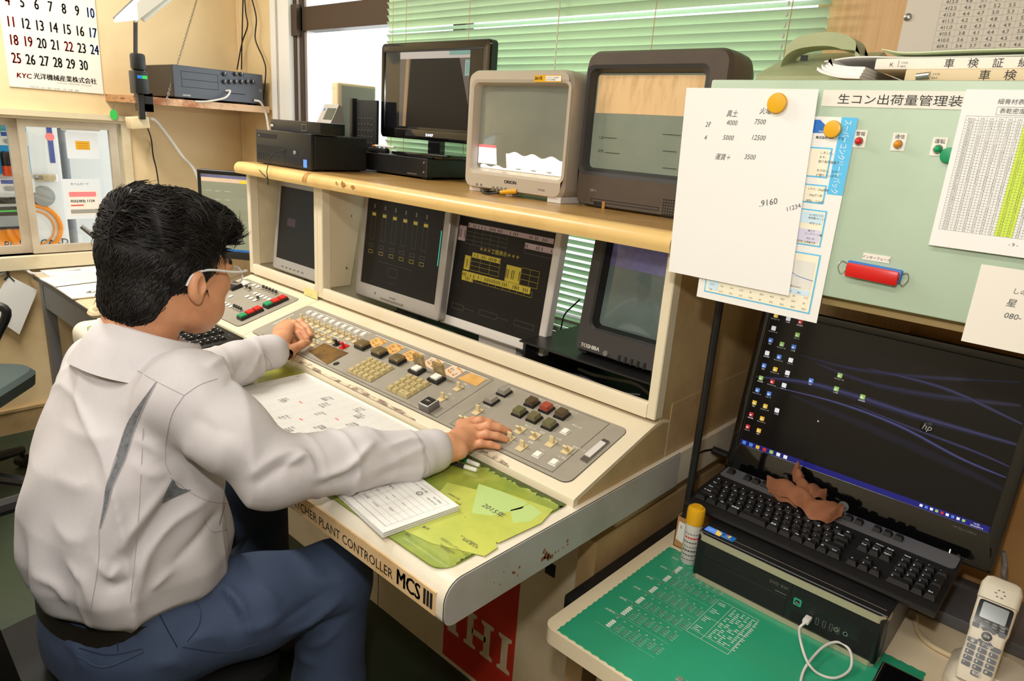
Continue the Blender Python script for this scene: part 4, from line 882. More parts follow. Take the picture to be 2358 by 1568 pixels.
# poster
x0, x1, y0, y1 = gr(1605, 683, 1892, 745); bl_ = GP.uv(1605, 683); br_ = GP.uv(1892, 745); tr_ = GP.uv(1962, 271); x0, x1 = bl_[0], (br_[0] + tr_[0]) / 2 + .001; y0, y1 = (bl_[1] + br_[1]) / 2, tr_[1]
hp_ = .002; t = sheet(GP, x0, x1, y0, y1, hp_, 'concrete product leaflet with cyan title band behind the handwritten sheet', 'leaflet', 'paper', 'leaflet'); e = hp_ + .0003
b = MB('cyan', GP.M()); bx_ = GP.uv(1934, 300)[0]; byb = GP.uv(1925, 449)[1]; b.rect(bx_, x1, byb, y1, e)
def cbox(b, xa, ya, xb, yb, mi='cream_box'):
    A, B = GP.uv(xa, ya), GP.uv(xb, yb); q = (x0 + .012, (A[0] + B[0]) / 2, B[1], A[1]); QB.append(q); b.use('cyan').rect(*q, e); b.use(mi).rect(q[0] + .002, q[1] - .002, q[2] + .002, q[3] - .002, e + .0003)
QB = []
for bb in ((1917, 341, 1908, 411), (1904, 427, 1899, 471), (1905, 486, 1892, 570), (1889, 587, 1868.5, 724)): cbox(b, *bb)
xr = QB[2][1]; q = QB[2]; b.use('cyan_lt').rect(q[1] - .05, q[1] - .004, q[3] - .02, q[3] - .004, e + .0006); b.use('lilac').rect(q[1] - .05, q[1] - .004, q[2] + .006, q[2] + .024, e + .0006)
q = QB[3]; b.use('paper_back').rect(x0 + .03, q[1] - .006, q[2] + .036, q[3] - .012, e + .0006); b.use('cyan_lt').rect(x0 + .018, x0 + .036, q[2] + .006, q[2] + .034, e + .0006); b.rect(q[1] - .05, q[1] - .006, q[2] + .026, q[2] + .034, e + .0006)
b.use('logo_blue').prism([(GP.uv(1884, 300)[0] - .02, GP.uv(1884, 308)[1]), (GP.uv(1903, 306)[0], GP.uv(1903, 306)[1]), (GP.uv(1903, 296)[0], GP.uv(1903, 290)[1]), (GP.uv(1890, 276)[0], GP.uv(1890, 276)[1]), (GP.uv(1884, 276)[0] - .02, GP.uv(1884, 276)[1])], e, e + .0002)
b.use('paper').text('スーパーコンクリートパック', x1 - (x1 - bx_) * .74, y1 - .003, .0115, e + .0003, rot=-math.pi / 2, sx=(y1 - byb - .005) / (glyphs('スーパーコンクリートパック')[0][:, 0].max() * .0115))
b.use('print_white').text('inoas', GP.uv(1886, 306)[0], GP.uv(1886, 306)[1] + .0012, .004, e + .0004)
b.use('ink_gray'); b.text('株式会社YKイノアス', GP.uv(1886, 318)[0] - .004, GP.uv(1886, 319)[1], .0042, e + .0003, bold=True)
for k, s_ in enumerate(('しました。', 'ます。', '間で実用強度を', '', 'を付与し、ひび', 'が優れています。')): b.text(s_, xr - .026, QB[0][3] - .0085 - .0062 * k, .0042, e + .0007)
for k, s_ in enumerate(('ックス：25kg紙袋', '：24kgポリ袋', '(遅延)：12.5g袋')): b.text(s_, xr - .034, QB[1][3] - .008 - .0085 * k, .0038, e + .0007)
b.text('1m²当たりの', xr - .025, QB[2][3] - 0.0090, .0038, e + .0009); b.text('使用量(セット)', xr - .025, QB[2][3] - 0.0135, .0036, e + .0009); b.text('47セット', xr - .022, QB[2][3] - 0.0200 - .001, .0042, e + .0009); b.text('練上り', xr - .022, QB[2][3] - 0.0320, .0036, e + .0009); b.text('コンクリート量', xr - .026, QB[2][3] - 0.0365, .0036, e + .0009); b.text('約21.54', xr - .022, QB[2][3] - 0.0430, .0036, e + .0009); b.text('(凝結遅延用) 必要量添加', xr - .045, QB[2][2] + .004, .0034, e + .0009)
q = QB[3]
for j in range(3):
    for i in range(10): b.text(('20', '3.15', '12.6', '12.0', '0.10', '36', '30.5', '45.0', '66.5', '69.3')[(i + j) % 10], x0 + .022 + .0168 * i, q[2] + .005 + .0085 * j, .0036, e + .0009)
b.text('強度(N/mm²)', q[1] - .04, q[2] + .036, .0036, e + .0009); b.text('7d        28d', q[1] - .036, q[2] + .028, .0036, e + .0009)
b.use('logo_blue'); gx = q[1] - .05
for (a0, b0), (a1, b1) in zip(((0, .066), (.012, .058), (.02, .054), (.032, .052)), ((.012, .058), (.02, .054), (.032, .052), (.046, .05))): b.add([(gx + a0, q[2] + b0 - .0004, e + .001), (gx + a1, q[2] + b1 - .0004, e + .001), (gx + a1, q[2] + b1 + .0004, e + .001), (gx + a0, q[2] + b0 + .0004, e + .001)], [(0, 1, 2, 3)])
b.build('print', t, kind='stuff')
# handwritten sheet over it
tl_, tr_, bl_, br_ = GP.uv(1585, 198), GP.uv(1890, 212), GP.uv(1545, 622), GP.uv(1818, 682)
xa, xb = (tl_[0] + bl_[0]) / 2, (tr_[0] + br_[0]) / 2; ya, yb = (bl_[1] + br_[1]) / 2, (tl_[1] + tr_[1]) / 2; sk_ = ((tl_[0] - bl_[0]) + (tr_[0] - br_[0])) / 2
hA = .0065; t = sheet(GP, xa - sk_ / 2, xb - sk_ / 2, ya, yb, hA, 'white sheet with pencilled sums held by a yellow magnet', 'paper_sheet', 'paper', 'paper', sk_)
b = MB('ink_gray', GP.M())
for x_, y_, s_, z_ in ((1676, 268, '真土', .011), (1752, 262, '火曜', .011), (1628, 292, '2ℓ', .0105), (1676, 288, '4000', .0105), (1740, 286, '7500', .0105), (1625, 322, '4', .0105), (1668, 322, '5000', .0105), (1733, 322, '12500', .0105), (1650, 366, '運賃＋', .0105), (1717, 366, '3500', .0105)):
    u, v = GP.uv(x_, y_); b.text(s_, u, v, z_, hA + .0004, shear=.22, sx=.85)
u, v = GP.uv(1752, 476); b.text('.9160', u, v, .013, hA + .0004, rot=.28, shear=.1); u, v = GP.uv(1814, 487); b.text('11234', u, v, .009, hA + .0004, rot=.4, shear=.1)
b.build('handwriting', t)
# table sheets
def table(b, P, x0, ytop, cw, rh, rows, cols, r0, v0_, hh, hi, ts, him, dv=-.195, dr=-.5):
    x_end = x0 + cw * (cols + 1.4); yb_ = ytop - rh * (rows + 1.5)
    b.use(him).rect(x0 + cw * (1.4 + hi[0]), x0 + cw * (1.4 + hi[1]), yb_, ytop, hh + .0002)
    b.use('print_line'); ys = [ytop] + [ytop - rh * 1.5 - rh * k for k in range(rows + 1)]
    for y in ys: b.rect(x0, x_end, y - .00013, y + .00013, hh + .0004)
    for k in range(cols + 2): x_ = x0 + (0 if k == 0 else cw * (.4 + k)); b.rect(x_ - .00013, x_ + .00013, yb_, ytop, hh + .0004)
    b.use('ink_gray')
    for c in range(cols): b.text('%.2f' % (2.50 + .01 * c), x0 + cw * (1.9 + c), ytop - rh * 1.1, ts * .9, hh + .0005, 'c')
    b.text('読み(mℓ)', x0 + cw * .7, ytop - rh * 1.2, ts * .7, hh + .0005, 'c')
    for r in range(rows):
        y = ytop - rh * 1.5 - rh * r - rh * .82; b.text('%.1f' % (r0 + dr * r), x0 + cw * .7, y, ts, hh + .0005, 'c')
        for c in range(cols): b.text('%.1f' % (v0_ + dv * r + .3 * c), x0 + cw * (1.9 + c), y, ts, hh + .0005, 'c')
tl_, bl_ = GP.uv(2218, 207), GP.uv(2152, 564); xs0 = (tl_[0] + bl_[0]) / 2; ys1 = tl_[1]; ys0 = bl_[1]; hT = .0088
t = sheet(GP, xs0, xs0 + .19, ys0, ys1, hT, 'printed number table with lime highlighted columns on the green cabinet', 'table_sheet', 'paper', 'paper')
b = MB('ink_gray', GP.M()); b.text('細骨材表面水率早見表', xs0 + .036, ys1 - .016, .0068, hT + .0005); b.text('表乾密度 2.50〜', xs0 + .04, ys1 - .0265, .0066, hT + .0005); b.frame(xs0 + .037, xs0 + .1, ys1 - .029, ys1 - .0195, .0003, hT + .0004)
cw = .0095; rh = (ys1 - ys0 - .031 - .022) / 41.5; table(b, GP, xs0 + .007, ys1 - .031, cw, rh, 40, 14, 432.0, 11.9, hT, (5, 7), rh * .88, 'hilite'); b.use('ink_gray').text('- 9 -', xs0 + .085, ys0 + .012, .006, hT + .0005); b.build('print', t, kind='stuff')
a_ = GP.uv(2268, 607); xs1 = a_[0] - .002; t = sheet(GP, xs1, xs1 + .12, GP.uv(2257, 790)[1], a_[1], .0105, 'faintly ruled note sheet with pencilled phone number below the table', 'paper_sheet', 'paper_warm', 'paper')
b = MB('ink_gray', GP.M())
for x_, y_, s_, z_ in ((2332, 672, 'しのはら', .008), (2318, 700, '星  ケ', .011), (2313, 728, '080-', .010)): u, v = GP.uv(x_, y_); b.text(s_, u, v, z_, .0109, shear=.15)
b.build('handwriting', t)
WP = Plane((0, WB - .001, 0), (1, 0, 0), (0, 0, 1)); tl_, bl_ = WP.uv(2095, -40), WP.uv(2068, 130); xs2 = (tl_[0] + bl_[0]) / 2
t = sheet(WP, xs2, xs2 + .36, bl_[1] - .06, bl_[1] + .34, .002, 'printed number table in a plastic sleeve pinned to the wood wall', 'table_sheet', 'paper_warm', 'paper')
b = MB('ink_gray', WP.M()); table(b, WP, xs2 + .065, WP.uv(2140, 0)[1] + .018, .0245, .0118, 20, 8, 413.0, 4.8, .002, (5, 7), .0095, 'hilite_pale'); b.build('print', t, kind='stuff')
b = MB('steel', WP.M(*WP.uv(2091, 40))); b.lathe([(.008, .0025), (.007, .006), (.003, .008)], 14); b.build('push_pin', label='round steel pin holding the sleeved table on the wall', cat='pin')
# magnets
def magnet(x_, y_, r, mn, h, label):
    u, v = GP.uv(x_, y_); b = MB(mn, GP.M(u, v, h)); b.lathe([(r * .92, 0), (r, .002), (r, .005), (r * .93, .0065), (r * .75, .0072), (0, .0072)], 28); b.build('magnet', label=label, cat='magnet')
magnet(1796, 239, .0145, 'yellow_pl', hA + .0006, 'large plain yellow magnet holding the handwritten sheet')
magnet(1921, 298, .0118, 'yellow_pl', hp_ + .0012, 'smaller embossed yellow magnet holding the cyan banded leaflet')
magnet(2186, 358, .0098, 'green_pl', .0006, 'green magnet at the edge of the number table')
# on top of the cabinet
ZG = gz1 + .0008
u0 = py(2012, 160, 1.09).x; t = thing('ring_binder', (u0 + .15, 1.2, ZG + .016), 'white ring binder with printed spine lying on top of another', 'binder')
def binder(t, x0, y0, z0, th, tx, mn, sc_=1.0):
    b = MB(mn); b.bbox(x0, x0 + .31, y0, y0 + .24, z0, z0 + th, .002, 2); b.build('cover', t)
    b = MB('ink', face(x0, y0, z0).M()); b.text('Ｋ', .018, th * .25, .007, .0006, rot=0); b.rect(.03, .0305, th * .2, th * .8, .0006); b.text('ﾌ-V10', .033, th * .5, .0035, .0006); b.text('A4-S', .033, th * .2, .0035, .0006)
    for k, c in enumerate(tx): b.text(c, .085 + .027 * k, th * .18, th * .85, .0006)
    b.rect(.2, .2004, th * .15, th * .85, .0006); b.build('spine_print', t, kind='stuff')
b = binder(t, u0, 1.09, ZG + .0165, .0145, '車検証綴', 'paper_warm')
t = thing('ring_binder', (u0 + .2, 1.2, ZG), 'worn cream ring binder lying under the white binder', 'binder'); binder(t, u0 + .045, 1.075, ZG, .0155, '車検証綴', 'beige_pl')
b = MB('steel'); q = py(2108, 188, 1.07); b.tube([(q.x, 1.068, ZG + .005), (q.x + .015, 1.068, ZG + .007)], .004, 10); b.build('binder_clip', label='small steel clip at the lower binder spine', cat='clip')
# loose folded papers
def wavy(name, pts, w, mn, label, cat, th=.0006, k=0):
    b = MB(mn); P_ = spline(pts, 10); d = Vector(w)
    b.loft([[p, p + d, p + d + Vector((0, 0, th)), p + Vector((0, 0, th))] for p in P_]); return b.build(name, label=label, cat=cat)
xl = py(1888, 150, 1.12).x; zb = ZG + .001
b = MB('paper'); b.T = Matrix(((1, 0, 0, 0), (0, 0, 1, 0), (0, 1, 0, 0), (0, 0, 0, 1)))
for k_, (y0_, dz) in enumerate(((1.095, 0), (1.10, .0045), (1.105, .009), (1.11, .0135))):
    P_ = spline([(xl + .006 + .004 * k_, zb + .016 + dz, 0), (xl + .016, zb + .011 + dz, 0), (xl + .04, zb + .0055 + dz * 1.0, 0), (xl + .068, zb + .004 + dz, 0)], 5); lo_ = [(p.x, p.y) for p in P_]; b.prism(lo_ + [(x_, z_ + .0042) for x_, z_ in lo_[::-1]], y0_, y0_ + .2)
b.build('page_stack', label='thick stack of pages curling up beside the binders', cat='paper')
wavy('folded_paper', [(xl + .002, 1.13, zb + .031), (xl + .05, 1.13, zb + .0365), (xl + .14, 1.13, zb + .0345), (xl + .30, 1.13, zb + .036)], (0, .16, 0), 'paper', 'white sheets lying across the top binder', 'paper', .0018)
wavy('folded_paper', [(xl + .085, 1.11, zb + .044), (xl + .12, 1.11, zb + .039), (xl + .2, 1.11, zb + .0405), (xl + .33, 1.11, zb + .041)], (0, .15, 0), 'hilite_pale', 'pale green printed sheet curling on the top binder', 'paper', .001)
# old telephone behind
q = py(1868, 150, 1.3); t = thing('telephone', (q.x, 1.34, ZG), 'old olive telephone with its handset on the green cabinet', 'telephone')
b = MB('olive_phone'); b.T = YZ(); b.prism([(1.25, ZG), (1.43, ZG), (1.43, ZG + .075), (1.40, ZG + .08), (1.27, ZG + .035), (1.25, ZG + .025)], q.x - .075, q.x + .085); b.build('base', t)
b = MB('olive_phone'); pts = [(q.x - .052, 1.33, ZG + .062), (q.x - .045, 1.33, ZG + .085), (q.x - .02, 1.33, ZG + .098), (q.x + .03, 1.33, ZG + .1), (q.x + .065, 1.33, ZG + .086), (q.x + .07, 1.33, ZG + .062)]
b.loft([[(p.x, p.y - .03, p.z), (p.x, p.y + .02, p.z), (p.x + (.012 if i > 28 else -.004), p.y + .02, p.z - .022), (p.x + (.012 if i > 28 else -.004), p.y - .03, p.z - .022)] for i, p in enumerate(spline(pts, 8))]); b.build('handset', t)
b = MB('black_plastic'); b.box(q.x - .02, q.x - .008, 1.297, 1.3, ZG + .055, ZG + .064); b.build('hook', t)

# ------------------------------------------------------------------ low white desk with the second computer
RZ = .585; RX0, RX1, RY0, RY1 = -.595, .62, .80, 1.6
rd = thing('computer_desk', (0, 1.2, 0), 'low cream topped desk carrying the black computer', 'desk')
b = MB('desk_cream'); b.prism(rrect(RX0, RX1, RY0, RY1, .022, 6), RZ - .03, RZ); b.build('desk_top', rd)
b = MB('wall_plain'); b.box(RX0 + .06, RX0 + .1, RY0 + .1, RY1 - .05, 0, RZ - .03).box(RX1 - .1, RX1 - .06, RY0 + .1, RY1 - .05, 0, RZ - .03).box(RX0 + .1, RX1 - .1, RY1 - .1, RY1 - .07, .1, RZ - .03); b.build('desk_frame', rd)
MB('black_plastic').bbox(RX0 - .034, RX0 - .001, .905, 1.32, .538, .572, .004, 2).build('side_rail', rd, label='black side rail')
MZ = RZ + .0016; mx0, mx1, my0, my1 = -.567, -.088, .806, 1.178
def wav(n, a, c, amp=.0012): return [(a[0] + (c[0] - a[0]) * k / n + (amp * math.sin(k * 2.1) if a[0] == c[0] else 0), a[1] + (c[1] - a[1]) * k / n + (amp * math.sin(k * 2.1) if a[1] == c[1] else 0)) for k in range(n)]
b = MB('cal_green'); b.prism(wav(90, (mx0, my0), (mx1, my0)) + wav(70, (mx1, my0), (mx1, my1)) + wav(90, (mx1, my1), (mx0, my1)) + wav(70, (mx0, my1), (mx0, my0)), RZ + .0004, MZ); cm = b.build('desk_mat', label='green calendar desk mat printed with white months', cat='mat')
b = MB('print_white'); b.T = Matrix.Translation((0, 0, MZ))
def month(no, xa, yb_, first, nd, kan):
    b.text(str(no), xa + .002, yb_ + .0385, .0115, .0005, bold=True); b.text('(' + kan + ')', xa - .024, yb_ + .0395, .0058, .0005)
    for k in range(56): b.rect(xa - .014 + .0021 * k, xa - .0128 + .0021 * k, yb_ - .0012, yb_ - .0008, .0005)
    for k, c in enumerate('日月火水木金土'): b.text(c, xa + .004 + .0150 * k, yb_ + .034, .0042, .0005)
    d = 1; col = first; rw = 0
    while d <= nd:
        x_, y_ = xa + .003 + .0150 * col, yb_ + .0275 - .0058 * rw
        if col == 0:
            o = [(x_ + .0042 + .0048 * math.cos(q * math.pi / 5), y_ + .0018 + .0027 * math.sin(q * math.pi / 5)) for q in range(10)]; b.prism(o, .0004, .0005); b.use('cal_green').text(str(d), x_ + .0042, y_ + .0004, .0042, .0008, 'c'); b.use('print_white')
        else: b.text(str(d), x_, y_, .0056, .0005, bold=True); b.text('火水', x_ + .0064, y_, .0028, .0005)
        d += 1; col += 1
        if col == 7: col = 0; rw += 1
mo = pz(1380, 1440, MZ); kn = ('睦月', '如月', '弥生', '卯月', '皐月', '水無月'); my_ = [pz(x, y, MZ).y for x, y in ((1370, 1430), (1406, 1404), (1440, 1378), (1474, 1355), (1507, 1330), (1537, 1310))]
fx = mo.x + .004
for k in range(6): no = 6 - k; month(no, fx, my_[k] + .001, (5, 1, 2, 5, 0, 3)[no - 1], (31, 29, 31, 30, 31, 30)[no - 1], kn[no - 1])
c0, c1, c2 = pz(1584, 1448, MZ), pz(1676, 1508, MZ), pz(1671, 1381, MZ); fx0, fy0, fx1, fy1 = c0.x, min(c0.y, c1.y), c1.x, pz(1760, 1435, MZ).y
b.frame(fx0, fx1, fy0, fy1, .0006, .0005); b.rect(fx0, fx1, fy0 + .012, fy0 + .0125, .0005); xm_ = fx0 + (fx1 - fx0) * .36; b.rect(xm_, xm_ + .0005, fy0, fy1, .0005); b.rect(fx0, fx1, (fy0 + fy1) / 2, (fy0 + fy1) / 2 + .0005, .0005)
rr2 = random.Random(5)
for k in range(20):
    y_ = fy0 + .016 + (fy1 - fy0 - .02) * k / 20
    b.rect(fx0 + .004, fx0 + .004 + rr2.uniform(.3, .9) * (xm_ - fx0 - .008), y_, y_ + .0014, .0005) if k % 6 < 3 else None
    for j in range(6): b.rect(xm_ + .005 + .0085 * j, xm_ + .005 + .0085 * j + rr2.uniform(.003, .0075), y_, y_ + .0016, .0005) if rr2.random() < .8 else None
q = pz(1556, 1560, MZ); b.text('新潟', q.x, q.y - .004, .014, .0005, bold=True); q = pz(2025, 1540, MZ); b.text('7', q.x - .012, q.y + .012, .011, .0005, bold=True); b.text('日   月   火', q.x + .008, q.y + .012, .004, .0005)
for k in range(4): b.prism([(q.x + .012 + .0048 * math.cos(a * math.pi / 5), q.y + .004 - .006 * k + .0027 * math.sin(a * math.pi / 5)) for a in range(10)], .0004, .0005)
b.build('calendar_print', cm, kind='stuff')
# black computer lying flat
SX0, SX1, SY0_, SZ0_, SH = -.489, -.151, 1.122, MZ + .0005, .0975
t = thing('desktop_computer', (-.32, 1.3, SZ0_), 'black desktop computer with silver edges lying on the green mat', 'computer'); Pf = face(SX0, SY0_, SZ0_); w_ = SX1 - SX0
b = MB('pc_black', Pf.M()); b.bbox(.002, w_ - .002, .003, SH - .004, -.028, 0, .006, 3); fr = b.build('front_panel', t)
MB('pc_side', Pf.M()).bbox(0, w_, .003, SH - .004, -.335, -.029, .002, 1).build('case', t)
MB('black_plastic', Pf.M()).bbox(.001, w_ - .001, SH - .004, SH, -.334, -.006, .0015, 1).build('top_cover', t)
for v0_, v1_ in ((SH - .014, SH - .002), (.0, .009)):
    b = MB('pc_silver', Pf.M()); p = [(.0, -.02), (.004, -.004), (.012, .001)]; b.loft([[(x, v0_, z), (x, v1_, z - .001), (x, v1_, z - .004), (x, v0_, z - .004)] for x, z in ((0, -.026), (.004, -.004), (.012, .002), (w_ * .5, .0035), (w_ - .012, .002), (w_ - .004, -.004), (w_, -.026))]); b.build('silver_strip', fr)
MB('pc_silver', Pf.M()).box(.008, w_ - .008, SH, SH + .0003, -.0225, -.0220).build('cover_line', fr)
b = MB('black_matte', Pf.M()); b.bbox(.02, w_ * .555, SH * .54, SH * .84, 0, .0012, .0008, 1); b.bbox(.02, w_ * .54, SH * .12, SH * .5, 0, .001, .0008, 1); b.build('drive_bay', fr)
b = MB('mid_grey', Pf.M()); b.rect(w_ * .475, w_ * .535, SH * .555, SH * .57, .0016); b.text('DVD', w_ * .44, SH * .67, .008, .0016); b.text('RW', w_ * .5, SH * .67, .008, .0016); b.build('drive_mark', fr)
sl = MB('black_matte', Pf.M())
for k in range(17):
    y_ = .012 + .0042 * k
    if .3 < y_ / SH < .62: sl.rect(w_ * .9, w_ * .965, y_, y_ + .002, .0006) if k % 1 == 0 else None
    else: sl.box(w_ * .575, w_ * .965, y_, y_ + .0022, 0, .0007)
sl.build('vent_slot', fr, kind='stuff')
b = MB('cal_green', Pf.M()); b.prism(rrect(w_ * .575, w_ * .615, SH * .46, SH * .60, .002), 0, .0012); b.use('ink').lathe([(.0046, .0012), (.0042, .0016), (0, .0016)], 16, (w_ * .595, SH * .53, 0)); b.use('print_white').text('hp', w_ * .595, SH * .505, .006, .0019, 'c', shear=.25, bold=True); b.build('emblem', fr)
for k in range(4):
    u, v = Pf.uv(1882 + 15.8 * k, 1430 + 7.2 * k); b = MB('mid_grey', Pf.M(u, v)); b.frame(-.0026, .0026, -.0072, .0072, .0008, .0009); b.use('black_matte').rect(-.0018, .0018, -.0064, .0064, .0008); b.build('usb_port', fr)
for x_, y_ in ((1926, 1449), (1947, 1459)):
    u, v = Pf.uv(x_, y_); MB('steel', Pf.M(u, v)).lathe([(.0022, .0004), (.0022, .0016), (.0042, .0016), (.0042, .0004)], 14).build('audio_jack', fr)
ZC = SZ0_ + SH; b = MB('ico_blue'); b.T = Matrix.Translation((0, 0, ZC + .0004)); q = pz(1645, 1224, ZC); b.prism(rrect(q.x - .017, q.x + .015, q.y - .009, q.y + .009, .002), 0, .0004); b.use('ico_yel').prism([(q.x + .015, q.y - .009), (q.x + .015, q.y + .002), (q.x + .004, q.y + .009), (q.x + .002, q.y + .009), (q.x + .006, q.y - .009)], .0004, .0006); b.use('print_white').text('intel CORE', q.x - .013, q.y - .002, .006, .0008); b.build('sticker', t)
b = MB('logo_blue'); b.T = Matrix.Translation((0, 0, ZC + .0004)); q = pz(1675, 1237, ZC); b.prism(rrect(q.x - .013, q.x + .015, q.y - .009, q.y + .009, .002), 0, .0004)
for i, mn in enumerate(('ico_red', 'ico_green', 'ico_blue', 'ico_yel')): b.use(mn).rect(q.x - .004 + .005 * (i % 2), q.x + .0004 + .005 * (i % 2), q.y + .003 - .005 * (i // 2), q.y + .0074 - .005 * (i // 2), .0006)
b.use('print_white').text('Windows 7', q.x - .009, q.y - .0075, .004, .0006); b.build('sticker', t)
# white lead
u, v = Pf.uv(1864, 1421); pg = Pf.M(u, v, .004).translation
b = MB('white_pl', Pf.M(u, v)); b.bbox(-.0055, .0055, -.004, .004, .001, .020, .0015, 2); b.T = Matrix.Identity(4); zc_ = MZ + .0024
pts = [pg + Vector((0, -.016, 0)), pg + Vector((-.004, -.026, -.010)), pz(1845, 1482, .615), pz(1860, 1525, .60), pz(1886, 1552, zc_), pz(1925, 1561, zc_), pz(1958, 1540, zc_ + .004), pz(1958, 1500, zc_ + .012), pz(1932, 1479, zc_ + .014), pz(1900, 1487, zc_ + .010), pz(1868, 1518, zc_ + .007), pz(1848, 1552, zc_), pz(1842, 1600, zc_), pz(1850, 1650, zc_)]
b.tube(spline(pts, 10), .0022, 8); b.build('charging_lead', label='white charging lead looping from the black computer front', cat='cable')
# keyboard resting on the computer
kz = ZC + .004; KX0, KX1, KY0, KD = -.553, -.098, 1.188, .178; PK = Plane((KX0, KY0, kz), (1, -.012, 0), (0, math.cos(.07), math.sin(.07)))
t = thing('keyboard', (-.32, 1.27, ZC), 'black keyboard with silver top edge resting on the black computer', 'keyboard'); kw = KX1 - KX0
b = MB('black_key', PK.M()); b.loft([[(x, 0.0, -.004), (x, -.006, .004), (x, -.004, .010), (x, .008, .014), (x, KD, .016), (x, KD, -.006)] for x in (0, kw)]); b.build('housing', t)
b = MB('kb_silver', PK.M()); b.prism(rrect(.004, kw - .004, KD - .046, KD - .001, .008), .0155, .0172); b.build('top_plate', t)
MB('black_matte', PK.M()).box(.05, kw - .09, .03, .06, -.0045, -.0035).build('foot', t)
keys = {}
def key(x, y, w, h=.0178):
    k = (round(w, 4), round(h, 4))
    if k not in keys: m = MB('black_key'); m.frus(w, h, w - .0062, h - .006, 0, .0085, sy=.0006); keys[k] = m.mesh('key')
    inst('key', keys[k], t, PK.M(x + w / 2 - .0006, y + h / 2, .0165 if y > KD - .046 else .0155))
leg = MB('ico_white', PK.M()); pit = .0188
def kl(s_, x, y): leg.text(s_, x + .004, y + .0085, .0052, .0265 - .0012)
rows_ = [(.014, [(1.25, ''), (1.25, '⊞'), (1.25, 'Alt'), (1.25, '無変換'), (3.0, ''), (1.25, '変換'), (1.25, 'かな'), (1.25, 'Alt'), (1.25, '⊞'), (1.0, '▤'), (1.25, 'Ctrl')]),
         (.014 + pit, [(2.0, '⇧ Shift')] + [(1, c) for c in 'ZXCVBNM,./\\'] + [(2.0, '⇧')]), (.014 + 2 * pit, [(1.75, 'Caps')] + [(1, c) for c in 'ASDFGHJKL;:]'] + [(1.25, '')]),
         (.014 + 3 * pit, [(1.5, 'Tab')] + [(1, c) for c in 'QWERTYUIOP@['] + [(1.5, 'Enter')]), (.014 + 4 * pit, [(1, '半')] + [(1, c) for c in '1234567890-^¥'] + [(1, 'BS')])]
for y_, ks in rows_:
    x_ = .012
    for w_k, s_ in ks: key(x_, y_, w_k * pit - .001); (kl(s_, x_, y_) if s_ else None); x_ += w_k * pit
fy = KD - .030
for x_ in [.012] + [.012 + pit * (2 + k) for k in range(4)] + [.012 + pit * (6.5 + k) for k in range(4)] + [.012 + pit * (11 + k) for k in range(4)] + [.308 + pit * k for k in range(3)]: key(x_, fy, pit - .002, .0165)
for r_, y_ in enumerate((.014 + 3 * pit, .014 + 4 * pit)):
    for k in range(3): key(.308 + pit * k, y_, pit - .001); kl(('Del', 'End', 'PgDn', 'Ins', 'Home', 'PgUp')[r_ * 3 + k], .308 + pit * k, y_)
for x_, y_, s_ in ((.308, .014, '←'), (.308 + pit, .014, '↓'), (.308 + 2 * pit, .014, '→'), (.308 + pit, .014 + pit, '↑')): key(x_, y_, pit - .001); kl(s_, x_, y_)
nx = .374
for j in range(5):
    for i in range(4):
        if j == 0 and i == 1: continue
        if i == 3 and j in (1, 3): continue
        w_k = 2 * pit - .001 if (j == 0 and i == 0) else pit - .001; h_k = 2 * pit - .001 if (i == 3 and j in (0, 2)) else .0178
        key(nx + pit * i, .014 + pit * j, w_k, h_k); kl((('0', '', '.', 'Ent'), ('1', '2', '3', ''), ('4', '5', '6', '+'), ('7', '8', '9', ''), ('Num', '/', '*', '-'))[j][i], nx + pit * i, .014 + pit * j)
leg.build('legend', t, kind='stuff')
# crumpled brown cloth on the keyboard
C_ = lambda x, y, z: pz(x, y, z)
def clothstrip(b, L, R, n=10):
    a, c = spline(L, n), spline(R, n); m = 5; vs = []; fs = []
    for i in range(len(a)):
        for j in range(m + 1): t_ = j / m; q = a[i] * (1 - t_) + c[i] * t_; q = q + Vector((0, 0, .013 * math.sin(math.pi * t_) ** .8 + .003 * math.sin(i * .55 + j * 1.3))); vs.append(q)
    for i in range(len(a) - 1):
        for j in range(m): k = i * (m + 1) + j; fs.append((k, k + 1, k + m + 2, k + m + 1))
    b.add(vs, fs)
b = MB('cloth_brown'); z0_ = kz + .032
clothstrip(b, [C_(1764, 1100, z0_ + .01), C_(1800, 1104, z0_ + .024), C_(1840, 1120, z0_ + .030), C_(1880, 1148, z0_ + .024), C_(1930, 1160, z0_ + .02), C_(1941, 1166, z0_ + .016)], [C_(1764, 1122, z0_), C_(1800, 1142, z0_ + .008), C_(1832, 1160, z0_ + .006), C_(1862, 1190, z0_ + .002), C_(1900, 1203, z0_), C_(1938, 1192, z0_ + .002)])
clothstrip(b, [C_(1840, 1068, z0_ + .045), C_(1846, 1090, z0_ + .035), C_(1856, 1110, z0_ + .026), C_(1872, 1130, z0_ + .022)], [C_(1822, 1088, z0_ + .03), C_(1828, 1108, z0_ + .024), C_(1838, 1126, z0_ + .02), C_(1852, 1150, z0_ + .016)])
clothstrip(b, [C_(1846, 1106, z0_ + .022), C_(1870, 1118, z0_ + .022), C_(1900, 1133, z0_ + .014)], [C_(1852, 1140, z0_ + .02), C_(1874, 1146, z0_ + .022), C_(1902, 1150, z0_ + .01)])
clothstrip(b, [C_(1766, 1124, z0_ + .002), C_(1800, 1140, z0_ + .006), C_(1832, 1150, z0_ + .008)], [C_(1768, 1134, z0_ - .006), C_(1800, 1154, z0_ - .004), C_(1836, 1168, z0_ - .004)])
b.build('cleaning_cloth', label='crumpled brown cleaning cloth lying on the black keyboard', cat='cloth', angle=80)
